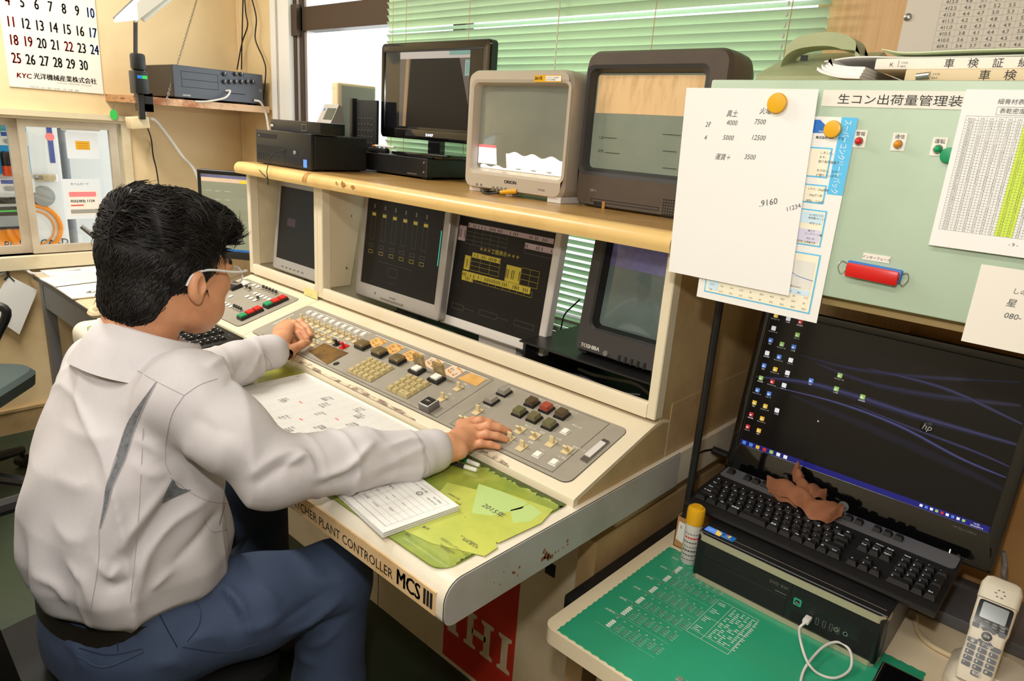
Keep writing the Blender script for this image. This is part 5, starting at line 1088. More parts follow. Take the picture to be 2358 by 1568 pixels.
# wide black monitor
o4 = py(1666, 1085, 1.40); P4 = face(o4.x, 1.40, o4.z + .003, math.radians(9.2)); W4, H4 = .518, .39
t = thing('desktop_monitor', (-.31, 1.45, RZ), 'wide black monitor showing a desktop with icons under the cabinet', 'monitor')
a_, c_ = P4.uv(1700, 1008), P4.uv(2290, 1242); sb = (a_[1] + c_[1]) / 2 - .002
s4 = flatpanel(t, P4, W4, H4, .021, .021, sb, .018, .045, 'black_gloss', 'scr_hp', 'black_plastic', .006, .0015)
b = MB('wp1', P4.M()); I4 = lambda x, y: P4.uv(1640 + x / 2.8, 680 + y / 2.8)
for pts, w_s, lv in ((((250, 520), (600, 560), (900, 640), (1300, 770), (2010, 975)), .020, 3), (((560, 385), (900, 470), (1300, 520), (1990, 560)), .012, 2), (((650, 430), (1000, 560), (1400, 640), (1990, 710)), .016, 2), (((400, 590), (800, 690), (1200, 840), (1600, 1050), (1930, 1190)), .010, 4), (((900, 700), (1300, 860), (1700, 1010), (1950, 1120)), .008, 3), (((500, 640), (900, 800), (1400, 1020), (1900, 1260)), .022, 1), (((1000, 470), (1500, 600), (2000, 830)), .010, 3)):
    c_ = spline([Vector((*I4(*p), 0)) for p in pts], 10)
    for q_ in range(lv * 3):
        b.use('wq%d' % (q_ + 1)); f_ = 1 - q_ / (lv * 3 + .4); L_ = []; n_ = len(c_)
        for i_, p in enumerate(c_): ww = w_s * f_ * math.sin(math.pi * (i_ + .6) / (n_ + 2)) ** .6 * .5; L_.append((min(p.x, W4 - .0215), p.y - ww, p.y + ww * .7))
        for a, c in zip(L_, L_[1:]):
            if c[0] - a[0] > 1e-4: b.add([(a[0], a[1], -.00147 + .00002 * q_), (c[0], c[1], -.00147 + .00002 * q_), (c[0], c[2], -.00147 + .00002 * q_), (a[0], a[2], -.00147 + .00002 * q_)], [(0, 1, 2, 3)])
b.build('wallpaper', s4, kind='stuff')
b = MB('purple_bar', P4.M()); e4 = -.0012; b.rect(.0215, W4 - .0215, sb, sb + .0115, e4)
I4 = lambda x, y: P4.uv(1640 + x / 2.8, 680 + y / 2.8)
ic = [(410, 130, 'yel'), (490, 150, 'white'), (568, 170, 'red'), (395, 212, 'white'), (548, 255, 'green'), (376, 290, 'blue'), (448, 315, 'green'), (524, 333, 'blue'), (353, 372, 'white'), (430, 397, 'blue'), (505, 418, 'white'), (333, 453, 'blue'), (405, 477, 'yel'), (484, 500, 'white'), (313, 533, 'green'), (386, 556, 'red'), (462, 580, 'white'), (636, 550, 'blue'), (822, 517, 'green'), (799, 603, 'green'), (968, 655, 'green'), (291, 611, 'blue'), (365, 635, 'blue'), (271, 692, 'yel'), (341, 715, 'yel'), (416, 742, 'white'), (250, 768, 'red'), (320, 795, 'yel'), (228, 847, 'red'), (299, 872, 'yel')]
for k, (x, y, c) in enumerate(ic):
    u, v = I4(x, y); b.use('ico_' + c); b.prism(rrect(u - .0048, u + .0048, v - .0048, v + .0048, .0012, 2), e4, e4 + .0001); b.use('ico_white').rect(u - .003, u + .001, v - .003, v + .0005, e4 + .0003); b.text(('コンピュータ', 'ごみ箱', '出荷管理', 'ネットワーク', 'リモート', '配合')[k % 6], u, v - .009, .0032, e4 + .0002, 'c')
for k, c in enumerate(('blue', 'blue', 'yel', 'red', 'green', 'white', 'white')): b.use('ico_' + c).rect(.026 + .0155 * k, .034 + .0155 * k, sb + .002, sb + .0095, e4 + .0003)
for k in range(9): b.use('ico_' + ('white', 'blue', 'white', 'green', 'red')[k % 5]).rect(W4 - .135 + .0088 * k, W4 - .130 + .0088 * k, sb + .0035, sb + .0085, e4 + .0003)
b.use('ico_white').text('13:32', W4 - .047, sb + .0064, .0044, e4 + .0003); b.text('2016/09/14', W4 - .051, sb + .0018, .0044, e4 + .0003)
u, v = P4.uv(1883, 967); b.prism([(u, v), (u + .003, v - .003), (u, v - .0045)], e4, e4 + .0001); u, v = P4.uv(2134, 983); b.use('scr_black').lathe([(.0115, e4), (.0112, e4 + .0002), (0, e4 + .0002)], 24, (u, v, 0)); b.use('scr_gray').text('hp', u, v - .006, .017, e4 + .0006, 'c', shear=.25)
b.build('display', s4, kind='stuff')
b = MB('mid_grey', P4.M()); b.text('HP Elite L2201x', W4 - .075, sb - .012, .0058, .0006); u, v = P4.uv(2187, 1270); b.use('ico_white').rect(u - .001, u + .001, v - .005, v + .005, .0006); b.use('mid_grey').text('⏻  ·  ◦', u + .012, v - .003, .006, .0006); u, v = P4.uv(1942, 1166); b.lathe([(.0105, .0004), (.0102, .0008), (0, .0008)], 20, (u, v, 0)); b.use('ink').text('hp', u, v - .005, .0135, .0014, 'c', shear=.25); b.build('bezel_print', t, kind='stuff')
MB('black_plastic').bbox(-.45, -.165, 1.464, 1.528, RZ + .0005, RZ + .016, .004, 2).build('base', t); MB('black_plastic').box(-.37, -.25, 1.482, 1.512, RZ + .016, .95).build('column', t)
MB('pc_side').bbox(-.146, .04, 1.343, 1.50, RZ + .0006, RZ + .0255, .004, 2).build('hub_box', label='flat grey box under the wide monitor beside the handset', cat='box')
# leads round the monitor
MB('black_plastic').tube(spline([pz(1586, 1142, .60), pz(1582, 1090, .62), py(1600, 1048, 1.34), py(1640, 1035, 1.41), py(1672, 1045, 1.46)], 8), .0038, 8).build('cable', label='black monitor lead curving beside the upright post', cat='cable')
b = MB('black_plastic'); a_ = py(1640, 1035, 1.405); b.tube([a_, a_ + Vector((.035, .02, -.01))], .009, 10); b.build('lead_connector', label='black connector block on the monitor lead', cat='plug')
MB('mid_grey').tube(spline([py(2310, 1270, 1.43), py(2314, 1300, 1.43), py(2312, 1330, 1.42), pz(2330, 1390, .6), pz(2345, 1470, .592)], 8), .0045, 8).build('cable', label='ribbed grey signal lead hanging behind the cordless handset', cat='cable')
MB('beige_pl').tube(spline([pz(2108, 1418, RZ + .006), pz(2112, 1450, RZ + .006), pz(2140, 1482, RZ + .006), pz(2190, 1510, RZ + .006), pz(2235, 1530, RZ + .006)], 8), .0048, 8).build('cable', label='ivory telephone lead running under the keyboard end', cat='cable')
# spray can and small carton
q = pz(1594, 1297, MZ); cx, cy = -.514, 1.160; zt = .712
t = thing('spray_can', (cx, cy, MZ), 'white spray can with yellow cap beside the carton', 'spray can'); rr3 = .0165
MB('white_pl').lathe([(rr3 * .9, MZ + .0004), (rr3, MZ + .003), (rr3, zt - .036), (rr3 * .94, zt - .033)], 24, (cx, cy, 0)).build('body', t)
MB('yellow_pl').lathe([(rr3 * 1.06, zt - .036), (rr3 * 1.06, zt - .008), (rr3 * .98, zt - .004), (rr3 * .7, zt - .002), (rr3 * .68, zt), (0, zt)], 28, (cx, cy, 0)).build('cap', t)
b = MB('ink_gray'); 
for k in range(7):
    for j in range(5):
        a_ = math.radians(-115 + 20 * j + (7 if k % 2 else 0)); b.T = Matrix.Translation((cx + rr3 * 1.004 * math.cos(a_), cy + rr3 * 1.004 * math.sin(a_), MZ + .012 + .0095 * k)) @ Matrix.Rotation(a_ + math.pi / 2, 4, 'Z') @ Matrix.Rotation(math.pi / 2, 4, 'X'); b.use('ink_red' if k == 5 else 'ink_gray').rect(-.0022, .0022, 0, .0016 + .001 * (k % 3), 0)
b.build('label_print', t, kind='stuff')
bx_, by_ = -.566, 1.19; t = thing('small_carton', (bx_, by_, RZ), 'small open brown carton with white label behind the spray can', 'carton'); zt2 = .655
b = MB('cardboard'); th = .0015; b.box(bx_, bx_ + .07, by_, by_ + th, RZ + .0005, zt2).box(bx_, bx_ + .07, by_ + .09, by_ + .09 + th, RZ + .0005, zt2).box(bx_, bx_ + th, by_, by_ + .09, RZ + .0005, zt2).box(bx_ + .07 - th, bx_ + .07, by_, by_ + .09, RZ + .0005, zt2).box(bx_, bx_ + .07, by_, by_ + .09, RZ + .0005, RZ + .002); b.build('box', t)
Pb = face(bx_, by_, RZ); b = MB('paper', Pb.M()); b.prism([(.004, .018), (.03, .012), (.033, .058), (.006, .06)], 0, .0006); b.use('ink').text('S', .01, .046, .009, .001); b.use('ink_red').text('1', .008, .02, .006, .001); b.build('label', t)
# carton stored behind the monitor
b = MB('cardboard'); b.box(-.30, .25, 1.535, 1.595, RZ + .0005, 1.13); b.use('wood_dark').box(-.302, .252, 1.533, 1.535, .98, 1.0); b.build('storage_carton', label='flat brown carton standing behind the wide black monitor', cat='carton')
# cordless handset in its cradle
B_ = pz(2232, 1568, .625); B_ = Vector((-.028, 1.178, .622)); T_ = py(2312, 1352, 1.262); vv = (T_ - B_); PH = Plane(B_, (1, .02, 0), vv); HL = vv.length; hw = .0245
t = thing('cordless_telephone', (-.01, 1.21, RZ), 'ivory cordless handset standing in its charging cradle', 'telephone')
b = MB('phone_ivory'); b.T = Matrix.Translation((.0, 1.215, RZ)); b.loft([[(p[0], p[1], z) for p in rrect(-.068 + s_, .062 - s_, -.05 + s_, .07 - s_, .03, 5)] for z, s_ in ((.0006, 0), (.014, .001), (.028, .01), (.042, .024))]); b.build('cradle', t)
def hr(y, w, f, k): return [(p[0], y, p[1]) for p in rrect(-w, w, -k, f, min(w, (f + k) / 2) * .45, 4)]
b = MB('phone_ivory', PH.M()); b.loft([hr(-.012, hw * .9, .008, .012), hr(0, hw, .009, .014), hr(HL * .45, hw, .009, .014), hr(HL * .52, hw * 1.08, .009, .016), hr(HL * .8, hw * 1.1, .009, .018), hr(HL * .81, hw * 1.14, .013, .02), hr(HL * .97, hw * 1.14, .014, .02), hr(HL * 1.05, hw * .95, .010, .016), hr(HL * 1.07, hw * .7, .006, .01)]); hs = b.build('handset', t)
b = MB('black_gloss', PH.M()); b.prism(rrect(-hw * .92, hw * .95, HL * .5, HL * .79, .004), .009, .0098); b.use('lcd').prism(rrect(-hw * .7, hw * .72, HL * .6, HL * .77, .002), .0098, .0102); b.use('ink_pale').text('A001', hw * .42, HL * .575, .006, .0102); b.build('display', hs)
m = MB('black_plastic'); m.prism(rrect(-.0058, .0058, -.0036, .0036, .0014, 3), 0, .0022); kb_ = m.mesh('phone_key'); ltx = MB('print_white', PH.M())
for r_ in range(6):
    for c_ in range(3):
        if r_ == 5 and c_ != 1: continue
        x_, y_ = (c_ - 1) * .0148, HL * (.335 - .062 * r_); inst('phone_key', kb_, hs, PH.M(x_, y_, .009)); ltx.text((('☎', 'クリア', ' '), ('1', '2', '3'), ('4', '5', '6'), ('7', '8', '9'), ('*', '0', '#'), ('', '転送', ''))[r_][c_], x_ - .004, y_ - .0016, .0055, .0115)
for i_ in range(8): x_, y_ = (-.016 + .0107 * (i_ % 4)), HL * (.575 - .03 * (i_ // 4)); MBk = MB('mid_grey', PH.M(x_, y_, .0098)); MBk.prism(rrect(-.0035, .0035, -.0017, .0017, .0014, 3), 0, .001); MBk.build('soft_key', hs)
b = MB('black_plastic', PH.M(0, HL * .43, .009)); b.lathe([(.0072, 0), (.0068, .002), (0, .0026)], 20); b.build('select_key', hs); ltx.text('決定', 0, HL * .43 - .002, .0045, .0119, 'c')
for a_ in (90, 270): b = MB('black_plastic', PH.M(0, HL * .43, .009)); b.prism([(r_ * math.cos(math.radians(a_ + d_)), r_ * math.sin(math.radians(a_ + d_)) * .95) for r_, ds in ((.0095, (-45, -22, 0, 22, 45)), (.0145, (45, 22, 0, -22, -45))) for d_ in ds], 0, .002); b.build('arrow_key', hs)
for s_ in (-1, 1):
    for dy in (.02, -.025): b = MB('black_plastic', PH.M(s_ * .0175, HL * .43 + dy * .55, .009)); b.prism(rrect(-.0048, .0048, -.0035, .0035, .0015, 3), 0, .002); b.build('call_key', hs)
b = MB('orange_pl', PH.M(.0165, HL * .345, .009)); b.prism(rrect(-.005, .005, -.0025, .0025, .001, 3), 0, .0018); b.build('hold_key', hs, label='small orange key')
ltx.build('legend', hs, kind='stuff')
b = MB('ink_gray', PH.M(0, HL * .9, .0138)); 
for k in range(6): a_ = k * math.pi / 3; b.rect(.006 * math.cos(a_) - .0015, .006 * math.cos(a_) + .0015, .006 * math.sin(a_) - .0007, .006 * math.sin(a_) + .0007, .0006)
b.build('earpiece', hs, kind='stuff')
b = MB('black_gloss'); b.T = Matrix.Translation((-.115, 1.085, MZ + .0006)) @ Matrix.Rotation(.02, 4, 'Z'); b.bbox(-.03, .045, -.09, .055, 0, .012, .004, 3); b.use('mid_grey').box(-.027, .04, -.085, .05, .012, .0122); b.use('black_gloss').box(-.026, .039, -.084, .049, .0122, .0126); b.build('mobile_phone', label='black flat mobile phone lying on the green mat corner', cat='phone')
# ------------------------------------------------------------------ things on the console desk
DZ = DZ1
b = MB('mat_green'); q = pz(1040, 1322, DZ); mX1, mY0 = -.634, pz(960, 1282, DZ).y
b.prism([(p[0], p[1]) for p in rrect(-2.2, mX1, mY0, .89, .03, 6)], DZ + .0004, DZ + .0024); dm = b.build('desk_mat', label='yellow-green translucent mat covering the console desk', cat='mat')
ZM = DZ + .0025; D5 = lambda x, y: pz(640 + x / 3.027, 1050 + y / 3.027, ZM)
def insert(pts, mn, h, name='insert_sheet'):
    b = MB(mn); b.T = Matrix.Translation((0, 0, ZM)); b.prism([(D5(*p).x, D5(*p).y) for p in pts], h - .0002, h); return b.build(name, dm)
insert([(1180, 185), (1400, 240), (1330, 420), (1120, 470), (1060, 330)], 'mat_paper', .0004)
insert([(880, 520), (1120, 400), (1480, 460), (1530, 640), (1440, 700), (1070, 610)], 'mat_paper', .0006)
i1 = insert([(1400, 195), (1920, 375), (1835, 470), (1535, 610), (1300, 455)], 'mat_paper', .0009)
insert([(1400, 200), (1560, 250), (1740, 330), (1700, 370), (1480, 420), (1350, 400)], 'mat_paper2', .0011, 'pale_patch'); insert([(1620, 380), (1760, 340), (1840, 400), (1760, 460), (1640, 470)], 'mat_paper2', .0011, 'pale_patch')
b = MB('ink_gray'); b.T = Matrix.Translation((0, 0, ZM))
def wr(x, y, s_, z_, rot=-.05): p = D5(x, y); b.text(s_, p.x, p.y, z_, .0014, rot=rot)
wr(1415, 350, '2015年', .017, -.02); wr(1130, 580, '□□□コンクリート工業', .0062, .0); wr(1280, 585, '稲垣 富士夫', .0065, 0); wr(1125, 620, '〒950 新潟市北区', .0042, 0); wr(1125, 635, 'TEL 025-383', .0042, 0); wr(880, 545, '担当', .006, .1); wr(1000, 500, '東京', .007, .2); wr(1270, 560, 'セメント協同組合', .0048, 0); wr(1180, 265, '2008年12月', .006, 0)
b.use('rust'); wr(1230, 325, 'no6', .009, 0); b.build('insert_print', dm, kind='stuff')
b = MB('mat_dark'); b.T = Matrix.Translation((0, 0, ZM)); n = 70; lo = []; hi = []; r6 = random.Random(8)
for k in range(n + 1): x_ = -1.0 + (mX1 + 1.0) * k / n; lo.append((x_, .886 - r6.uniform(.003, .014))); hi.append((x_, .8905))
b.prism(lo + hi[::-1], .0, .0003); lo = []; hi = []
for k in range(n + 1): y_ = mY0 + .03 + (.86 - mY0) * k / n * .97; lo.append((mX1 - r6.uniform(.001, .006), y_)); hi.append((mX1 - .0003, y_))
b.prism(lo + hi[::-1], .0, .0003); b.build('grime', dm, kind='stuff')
# log sheet
LX0, LX1, LY1 = -1.487, -1.028, .8885; t = sheet(Plane((0, 0, ZM), (1, 0, 0), (0, 1, 0)), LX0, LX1, LY1 - .31, LY1, .0009, 'large ruled daily log sheet lying under the operator arm', 'log_sheet', 'paper', 'paper')
b = MB('ink_pale'); b.T = Matrix.Translation((0, 0, ZM)); h_ = .0013
for k in range(46): b.rect(LX0 + .03, LX1 - .008, LY1 - .012 - .0062 * k, LY1 - .0117 - .0062 * k, h_)
for k in range(90): x_ = LX0 + .03 + .0046 * k; b.rect(x_, x_ + (.0002 if k % 8 else .0004), LY1 - .29, LY1 - .012, h_) if x_ < LX1 - .008 else None
b.use('ink_gray')
for cx_, cy_ in ((.17, -.05), (.20, -.075), (.12, -.13), (.27, -.03), (.30, -.05), (.24, -.11), (.33, -.09), (.38, -.12), (.30, -.15), (.21, -.18), (.27, -.2)):
    for k in range(3): b.text(r6.choice(('21-8 N', '18.5 BB', '○ 東 25', '40-12', '270 ㎥', '池田組', '60.5')), LX0 + cx_, LY1 + cy_ - .008 * k, .0075, h_ + .0002, rot=r6.uniform(-.05, .05), shear=.2)
b.use('scr_pink')
for cx_, cy_ in ((.16, -.115), (.29, -.105), (.245, -.165)): b.rect(LX0 + cx_, LX0 + cx_ + .012, LY1 + cy_, LY1 + cy_ + .004, h_ + .0002)
b.build('ruling', t, kind='stuff')
b = MB('ink'); b.T = Matrix.Translation((LX0 + .012, LY1 - .03, ZM + .0014)); b.lathe([(.002, 0), (0, .0002)], 8); b.build('punch_hole', t)
# delivery slip pad
A, Bq, Cq = pz(1057, 1165, ZM + .01), pz(880, 1226, ZM + .01), pz(985, 1112, ZM + .01); e1 = (A - Bq); wS = .152; hS = .21
ang = math.atan2((A - Cq).y * 0 + (A - Bq).x * 0 + 0, 1); uS = Vector((A.x - Cq.x, A.y - Cq.y, 0)).normalized(); 
vS = Vector((-uS.y, uS.x, 0)); PS = Plane((A.x, A.y, ZM), uS, vS)
wS = .205; hS = (Vector((A.x, A.y)) - Vector((Bq.x, Bq.y))).length; t = thing('slip_pad', PS.M(-wS / 2, -hS / 2).translation, 'stack of printed delivery slips on the green mat', 'paper pad')
b = MB('paper')
for k in range(7): b.T = PS.M(-.0006 * (k % 3), 0, .0012 + .0014 * k, .006 * math.sin(k * 2.2)); b.box(-wS, 0, -hS, 0, 0, .0011)
b.build('slip_stack', t)
b = MB('ink_pale', PS.M(0, 0, .0122)); b.frame(-wS + .01, -.012, -hS + .012, -.012, .0004, .0003)
for k in range(9): b.rect(-wS + .01, -.012, -.04 - .012 * k, -.0397 - .012 * k, .0003)
for k in range(5): b.rect(-wS + .03 + .035 * k, -wS + .0303 + .035 * k, -hS + .03, -.05, .0003)
b.use('ink_gray').text('生コンクリート納入書', -.12, -.024, .0055, .0004); b.text('№ 118262', -.045, -.024, .0055, .0004); b.text('28年 9月14日', -.05, -.034, .005, .0004); b.text('○', -.07, -.0405, .016, .0004, 'c'); b.text('SG', -.07, -.0375, .005, .0005, 'c')
for k in range(14): b.text(r6.choice(('1.50', '21-8-25N', '8  3', '4.25 m³', '東 1号')), -wS + .02 + .032 * (k % 5), -.065 - .013 * (k // 3), .0048, .0004)
b.build('slip_print', t, kind='stuff')
# pens by the console lip
for k, (a_, c_, mn, tip, lb) in enumerate((((1000, 1052), (1098, 1083), 'dark_grey', 'print_white', 'dark pen with white end beside the console lip'), ((1010, 1036), (1104, 1072), 'green_pl', 'print_white', 'green pen with white clip beside the console lip'))):
    P0, P1 = pz(*a_, ZM + .0048), pz(*c_, ZM + .0048); d_ = (P1 - P0); b = MB(mn); b.tube([P0, P0 + d_ * .72], .0045, 10); b.use(tip).tube([P0 + d_ * .72, P0 + d_ * .98, P1], [.0046, .0044, .003], 10); b.build('pen', label=lb, cat='pen')
# keyboard on the desk by the narrow section
kq = pz(545, 787, ZM + .02); PK2 = Plane((kq.x - .44, kq.y - .125, ZM + .006), (1, 0, 0), (0, 1, .06)); t = thing('keyboard', PK2.M(.22, .07).translation, 'black keyboard on the green mat before the narrow console section', 'keyboard')
b = MB('black_key', PK2.M()); b.bbox(0, .44, 0, .15, -.002, .012, .005, 2); b.build('housing', t); MB('black_matte', PK2.M()).box(.02, .42, .1, .12, -.012, -.002).box(.02, .42, .01, .03, -.0055, -.002).build('foot', t)
m = MB('black_key'); m.frus(.0172, .0172, .0115, .012, 0, .007); ky = m.mesh('key'); lg = MB('ico_white', PK2.M())
for j in range(6):
    for i in range(22):
        if i in (15, 19) or (j == 5 and i > 18): continue
        inst('key', ky, t, PK2.M(.018 + .0188 * i, .017 + .0205 * j, .012)); lg.rect(.014 + .0188 * i, .018 + .0188 * i, .018 + .0205 * j, .0205 + .0205 * j, .0195)
for k in range(3): lg.use('ico_blue' if k == 0 else 'mid_grey').rect(.385 + .012 * k, .389 + .012 * k, .128, .131, .0125)
lg.build('legend', t, kind='stuff')
b = MB('navy'); b.T = Matrix.Translation((-1.78, .70, ZM + .0005)); b.bbox(-.06, .06, -.045, .045, 0, .008, .003, 2); b.build('notebook', label='navy notebook on the green mat before the keyboard', cat='notebook')

# ------------------------------------------------------------------ side table against the end wall
TZ, TX0, TX1, TY0, TY1 = .70, -3.30, -2.34, .735, 1.30
tb = thing('side_table', (-2.8, 1.0, 0), 'grey steel side table in the room corner', 'table')
b = MB('con_in'); b.bbox(TX0, TX1, TY0, TY1, TZ - .022, TZ, .003, 2); b.use('dark_grey').box(TX0 - .002, TX1, TY0 - .003, TY0, TZ - .02, TZ - .004); b.build('table_top', tb)
MB('mid_grey').box(TX0 + .05, TX1, TY0 + .012, TY0 + .02, TZ - .13, TZ - .022).build('apron', tb)
for x_, y_ in ((TX0 + .04, TY0 + .03), (TX1 - .04, TY0 + .03), (TX0 + .04, TY1 - .03), (TX1 - .04, TY1 - .03)): MB('mid_grey').box(x_ - .02, x_ + .02, y_ - .02, y_ + .02, 0, TZ - .022).build('leg', tb)
T6 = lambda x, y, z=TZ: pz(x / 3.136, 400 + y / 3.136, z)
b = MB('beige_pl'); b.prism([(p.x, p.y) for p in (T6(560, 905), T6(800, 870), T6(900, 1000), T6(760, 1060))], TZ + .0003, TZ + .0015); b.build('writing_pad', label='worn cream writing pad under the desk telephone', cat='pad')
def loosesheet(pts, z, mn, label, name='paper_sheet', th=.003):
    b = MB(mn); b.prism([(T6(*p, z).x, T6(*p, z).y) for p in pts], z, z + th); return b.build(name, label=label, cat='paper')
loosesheet([(290, 705), (430, 680), (680, 625), (760, 650), (820, 720), (360, 745)], TZ + .0006, 'paper', 'loose white sheets stacked against the end wall', th=.004)
nb = thing('spiral_notebook', T6(560, 800), 'open spiral notebook with a cyan pen on it', 'notebook')
for pts in ([(285, 760), (760, 700), (800, 770), (400, 820)], [(400, 822), (800, 772), (860, 870), (520, 905)]):
    b = MB('paper_warm'); b.prism([(T6(*p, TZ + .006).x, T6(*p, TZ + .006).y) for p in pts], TZ + .0046, TZ + .009); b.build('page', nb)
b = MB('ink'); a_, c_ = T6(410, 818, TZ + .0095), T6(800, 770, TZ + .0095)
for k in range(30): p = a_ + (c_ - a_) * k / 30; b.T = Matrix.Translation(p); b.lathe([(.0035, -.0008), (.0035, .001), (0, .001)], 6)
b.build('spiral_binding', nb, kind='stuff')
P0, P1 = T6(620, 858, TZ + .0135), T6(830, 815, TZ + .0135); d_ = P1 - P0; b = MB('steel'); b.tube([P0, P0 + d_ * .15], [.001, .0045], 8); b.use('print_white').tube([P0 + d_ * .15, P0 + d_ * .4], .0048, 8); b.use('cyan').tube([P0 + d_ * .4, P1], .0048, 8); b.build('pen', label='cyan ballpoint pen lying on the open notebook', cat='pen')
q = T6(770, 905, TZ); t = thing('desk_telephone', q, 'black desk telephone with ivory coiled cord on the side table', 'telephone')
b = MB('black_plastic'); b.bbox(q.x - .05, q.x + .16, q.y - .02, q.y + .14, TZ + .0017, TZ + .035, .008, 2); b.build('base', t); MB('mid_grey').bbox(q.x - .045, q.x + .15, q.y + .0, q.y + .05, TZ + .035, TZ + .05, .01, 2).build('handset', t)
b = MB('beige_pl'); cp = spline([T6(850, 935, TZ + .02), T6(780, 950, TZ + .016), T6(690, 975, TZ + .014), T6(655, 1000, TZ + .014), T6(690, 1020, TZ + .014), T6(780, 990, TZ + .02), T6(860, 960, TZ + .02)], 14); pts = []
for i, p in enumerate(cp): 
    for s_ in range(6): a = (i * 6 + s_) / 6 * 2 * math.pi; nx_ = cp[min(i + 1, len(cp) - 1)] if i < len(cp) - 1 else p; q_ = p + (nx_ - p) * (s_ / 6); tt = (cp[min(i + 1, len(cp) - 1)] - cp[max(i - 1, 0)]).normalized(); s1 = tt.cross(Vector((0, 0, 1))).normalized(); pts.append(q_ + (s1 * math.cos(a) + Vector((0, 0, 1)) * math.sin(a)) * .009)
b.tube(pts, .003, 5); b.build('coiled_cord', t)
# monitor on the side table
yw = math.radians(38); o = py(452, 388, 1.12); vb_ = .86; P5 = face(o.x, 1.12, o.z - .325, 0, yw)
t = thing('desktop_monitor', (o.x + .15, 1.2, TZ), 'black monitor with pale green application window on the side table', 'monitor')
s5 = flatpanel(t, P5, .41, .325, .014, .014, .03, .016, .05, 'black_plastic', 'scr_pc', 'black_plastic', .005, .002)
b = MB('scr_toshv', P5.M()); e5 = -.0017; b.rect(.015, .39, .298, .308, e5); b.use('card_pink').rect(.015, .39, .283, .297, e5); b.use('ico_yel').rect(.16, .21, .283, .293, e5 + .0002); b.use('ico_white'); 
for k in range(9): b.rect(.03 + .018 * (k % 3) * 2, .05 + .036 * (k % 3), .25 - .03 * (k // 3), .2505 - .03 * (k // 3), e5 + .0002)
b.use('scr_line').rect(.014, .39, .15, .1505, e5 + .0002); b.use('vend_orange').rect(.21, .235, .20, .216, e5 + .0002); b.use('logo_blue').rect(.014, .396, .03, .038, e5 + .0002); b.build('display', s5, kind='stuff')
c5 = P5.M(.2, 0, -.06).translation; b = MB('black_plastic'); b.box(c5.x - .03, c5.x + .03, c5.y - .02, c5.y + .02, TZ + .01, P5.o.z + .12); b.lathe([(.11, TZ + .0005), (.11, TZ + .01), (.04, TZ + .02)], 28, (c5.x, c5.y, 0)); b.build('stand', t)
b = MB('pc_side'); b.lathe([(.055, TZ + .0006), (.06, TZ + .02), (.045, TZ + .04), (.0, TZ + .046)], 24, (-2.40, .93, 0)); b.build('monitor_base', label='rounded grey speaker on the side table by the console', cat='speaker')  # rounded grey piece standing for part of the monitor's base
# slim black box with papers behind the head
b = MB('dark_grey'); q = pz(400, 430, TZ + .3); b.bbox(-2.98, -2.78, 1.36 - .24, 1.28, TZ + .0005, TZ + .21, .006, 2); b.use('white_pl').box(-2.99, -2.86, 1.125, 1.2, TZ + .2105, TZ + .235); b.build('printer', label='dark grey printer on the side table below the wooden shelf', cat='printer')
a_, c_ = px(187, 521, -2.75), px(262, 580, -2.72); b = MB('steel'); b.tube([a_, a_ + (c_ - a_) * .25, c_], [.0078, .0085, .006], 14); b.use('mid_grey').tube(spline([c_, c_ + Vector((.02, .12, -.06)), Vector((-2.70, c_.y + .16, TZ + .02))], 6), .006, 8); b.lathe([(.05, 0), (.05, .012), (.02, .02)], 20, (-2.70, c_.y + .16, TZ + .0005)); b.build('gooseneck_microphone', label='silver tipped gooseneck microphone on the side table', cat='microphone')

# ------------------------------------------------------------------ end wall: calendar, shelf, amplifier, lamp
LW = Plane((WL, 0, 0), (0, 1, 0), (0, 0, 1))
c0, c1 = LW.uv(22, 206), LW.uv(237, 210); ctop = LW.uv(110, -260)[1]
t = thing('wall_calendar', (WL, (c0[0] + c1[0]) / 2, c0[1]), 'white wall calendar with large dates above the hatch window', 'calendar')
b = MB('paper_warm', LW.M()); yb_ = (c0[1] + c1[1]) / 2; b.box(c0[0], c1[0], yb_, ctop, .001, .006); b.build('page', t)
b = MB('ink', LW.M()); days = [[(4 + k) for k in range(7)], [11 + k for k in range(7)], [18 + k for k in range(7)], [25 + k for k in range(6)]]; rpx = ((8, 12, 10), (14, 60, 53), (18, 103, 98), (25, 145, 147))
for r_, row_ in enumerate(days):
    A = Vector(LW.uv(*((5, 10), (13, 60), (19, 102), (26, 144))[r_])); E = Vector(LW.uv(*((195, 26), (200, 66), (205, 106), (180, 147))[r_])); n_ = len(row_) - 1
    for k, d in enumerate(row_):
        q = A + (E - A) * (k / n_); red = k == 0 or d in (19, 22); b.use('ink_red' if red else ('ink_blue' if k == 6 else 'ink_gray')).text(str(d), q.x + (.008 if d < 10 else 0), A.y, .054, .0066, sx=.60, bold=True)
q = LW.uv(36, 178); b.use('ink_red').text('KYC', q[0], q[1], .026, .0066, bold=True, shear=.15); q = LW.uv(76, 180); b.use('ink_gray').text('光洋機械産業株式会社', q[0], q[1], .0245, .0066, sx=.92, bold=True); q = LW.uv(130, 192); b.use('ink_pale').text('〒540-0000 大阪市中央区  TEL 06-6268', q[0], q[1], .0075, .0066); q = LW.uv(66, 201); b.text('支店/札幌・仙台・東京・名古屋・大阪・広島・福岡', q[0], q[1], .0075, .0066)
b.build('date_print', t, kind='stuff')
XF = -3.07; ysh0 = px(308, 245, XF).y; zsh1, zsh0 = px(480, 234, XF).z, px(480, 250, XF).z
sh = thing('corner_shelf', (WL, (ysh0 + WB) / 2, zsh0), 'rough wooden wall shelf hung by a chain in the corner', 'shelf')
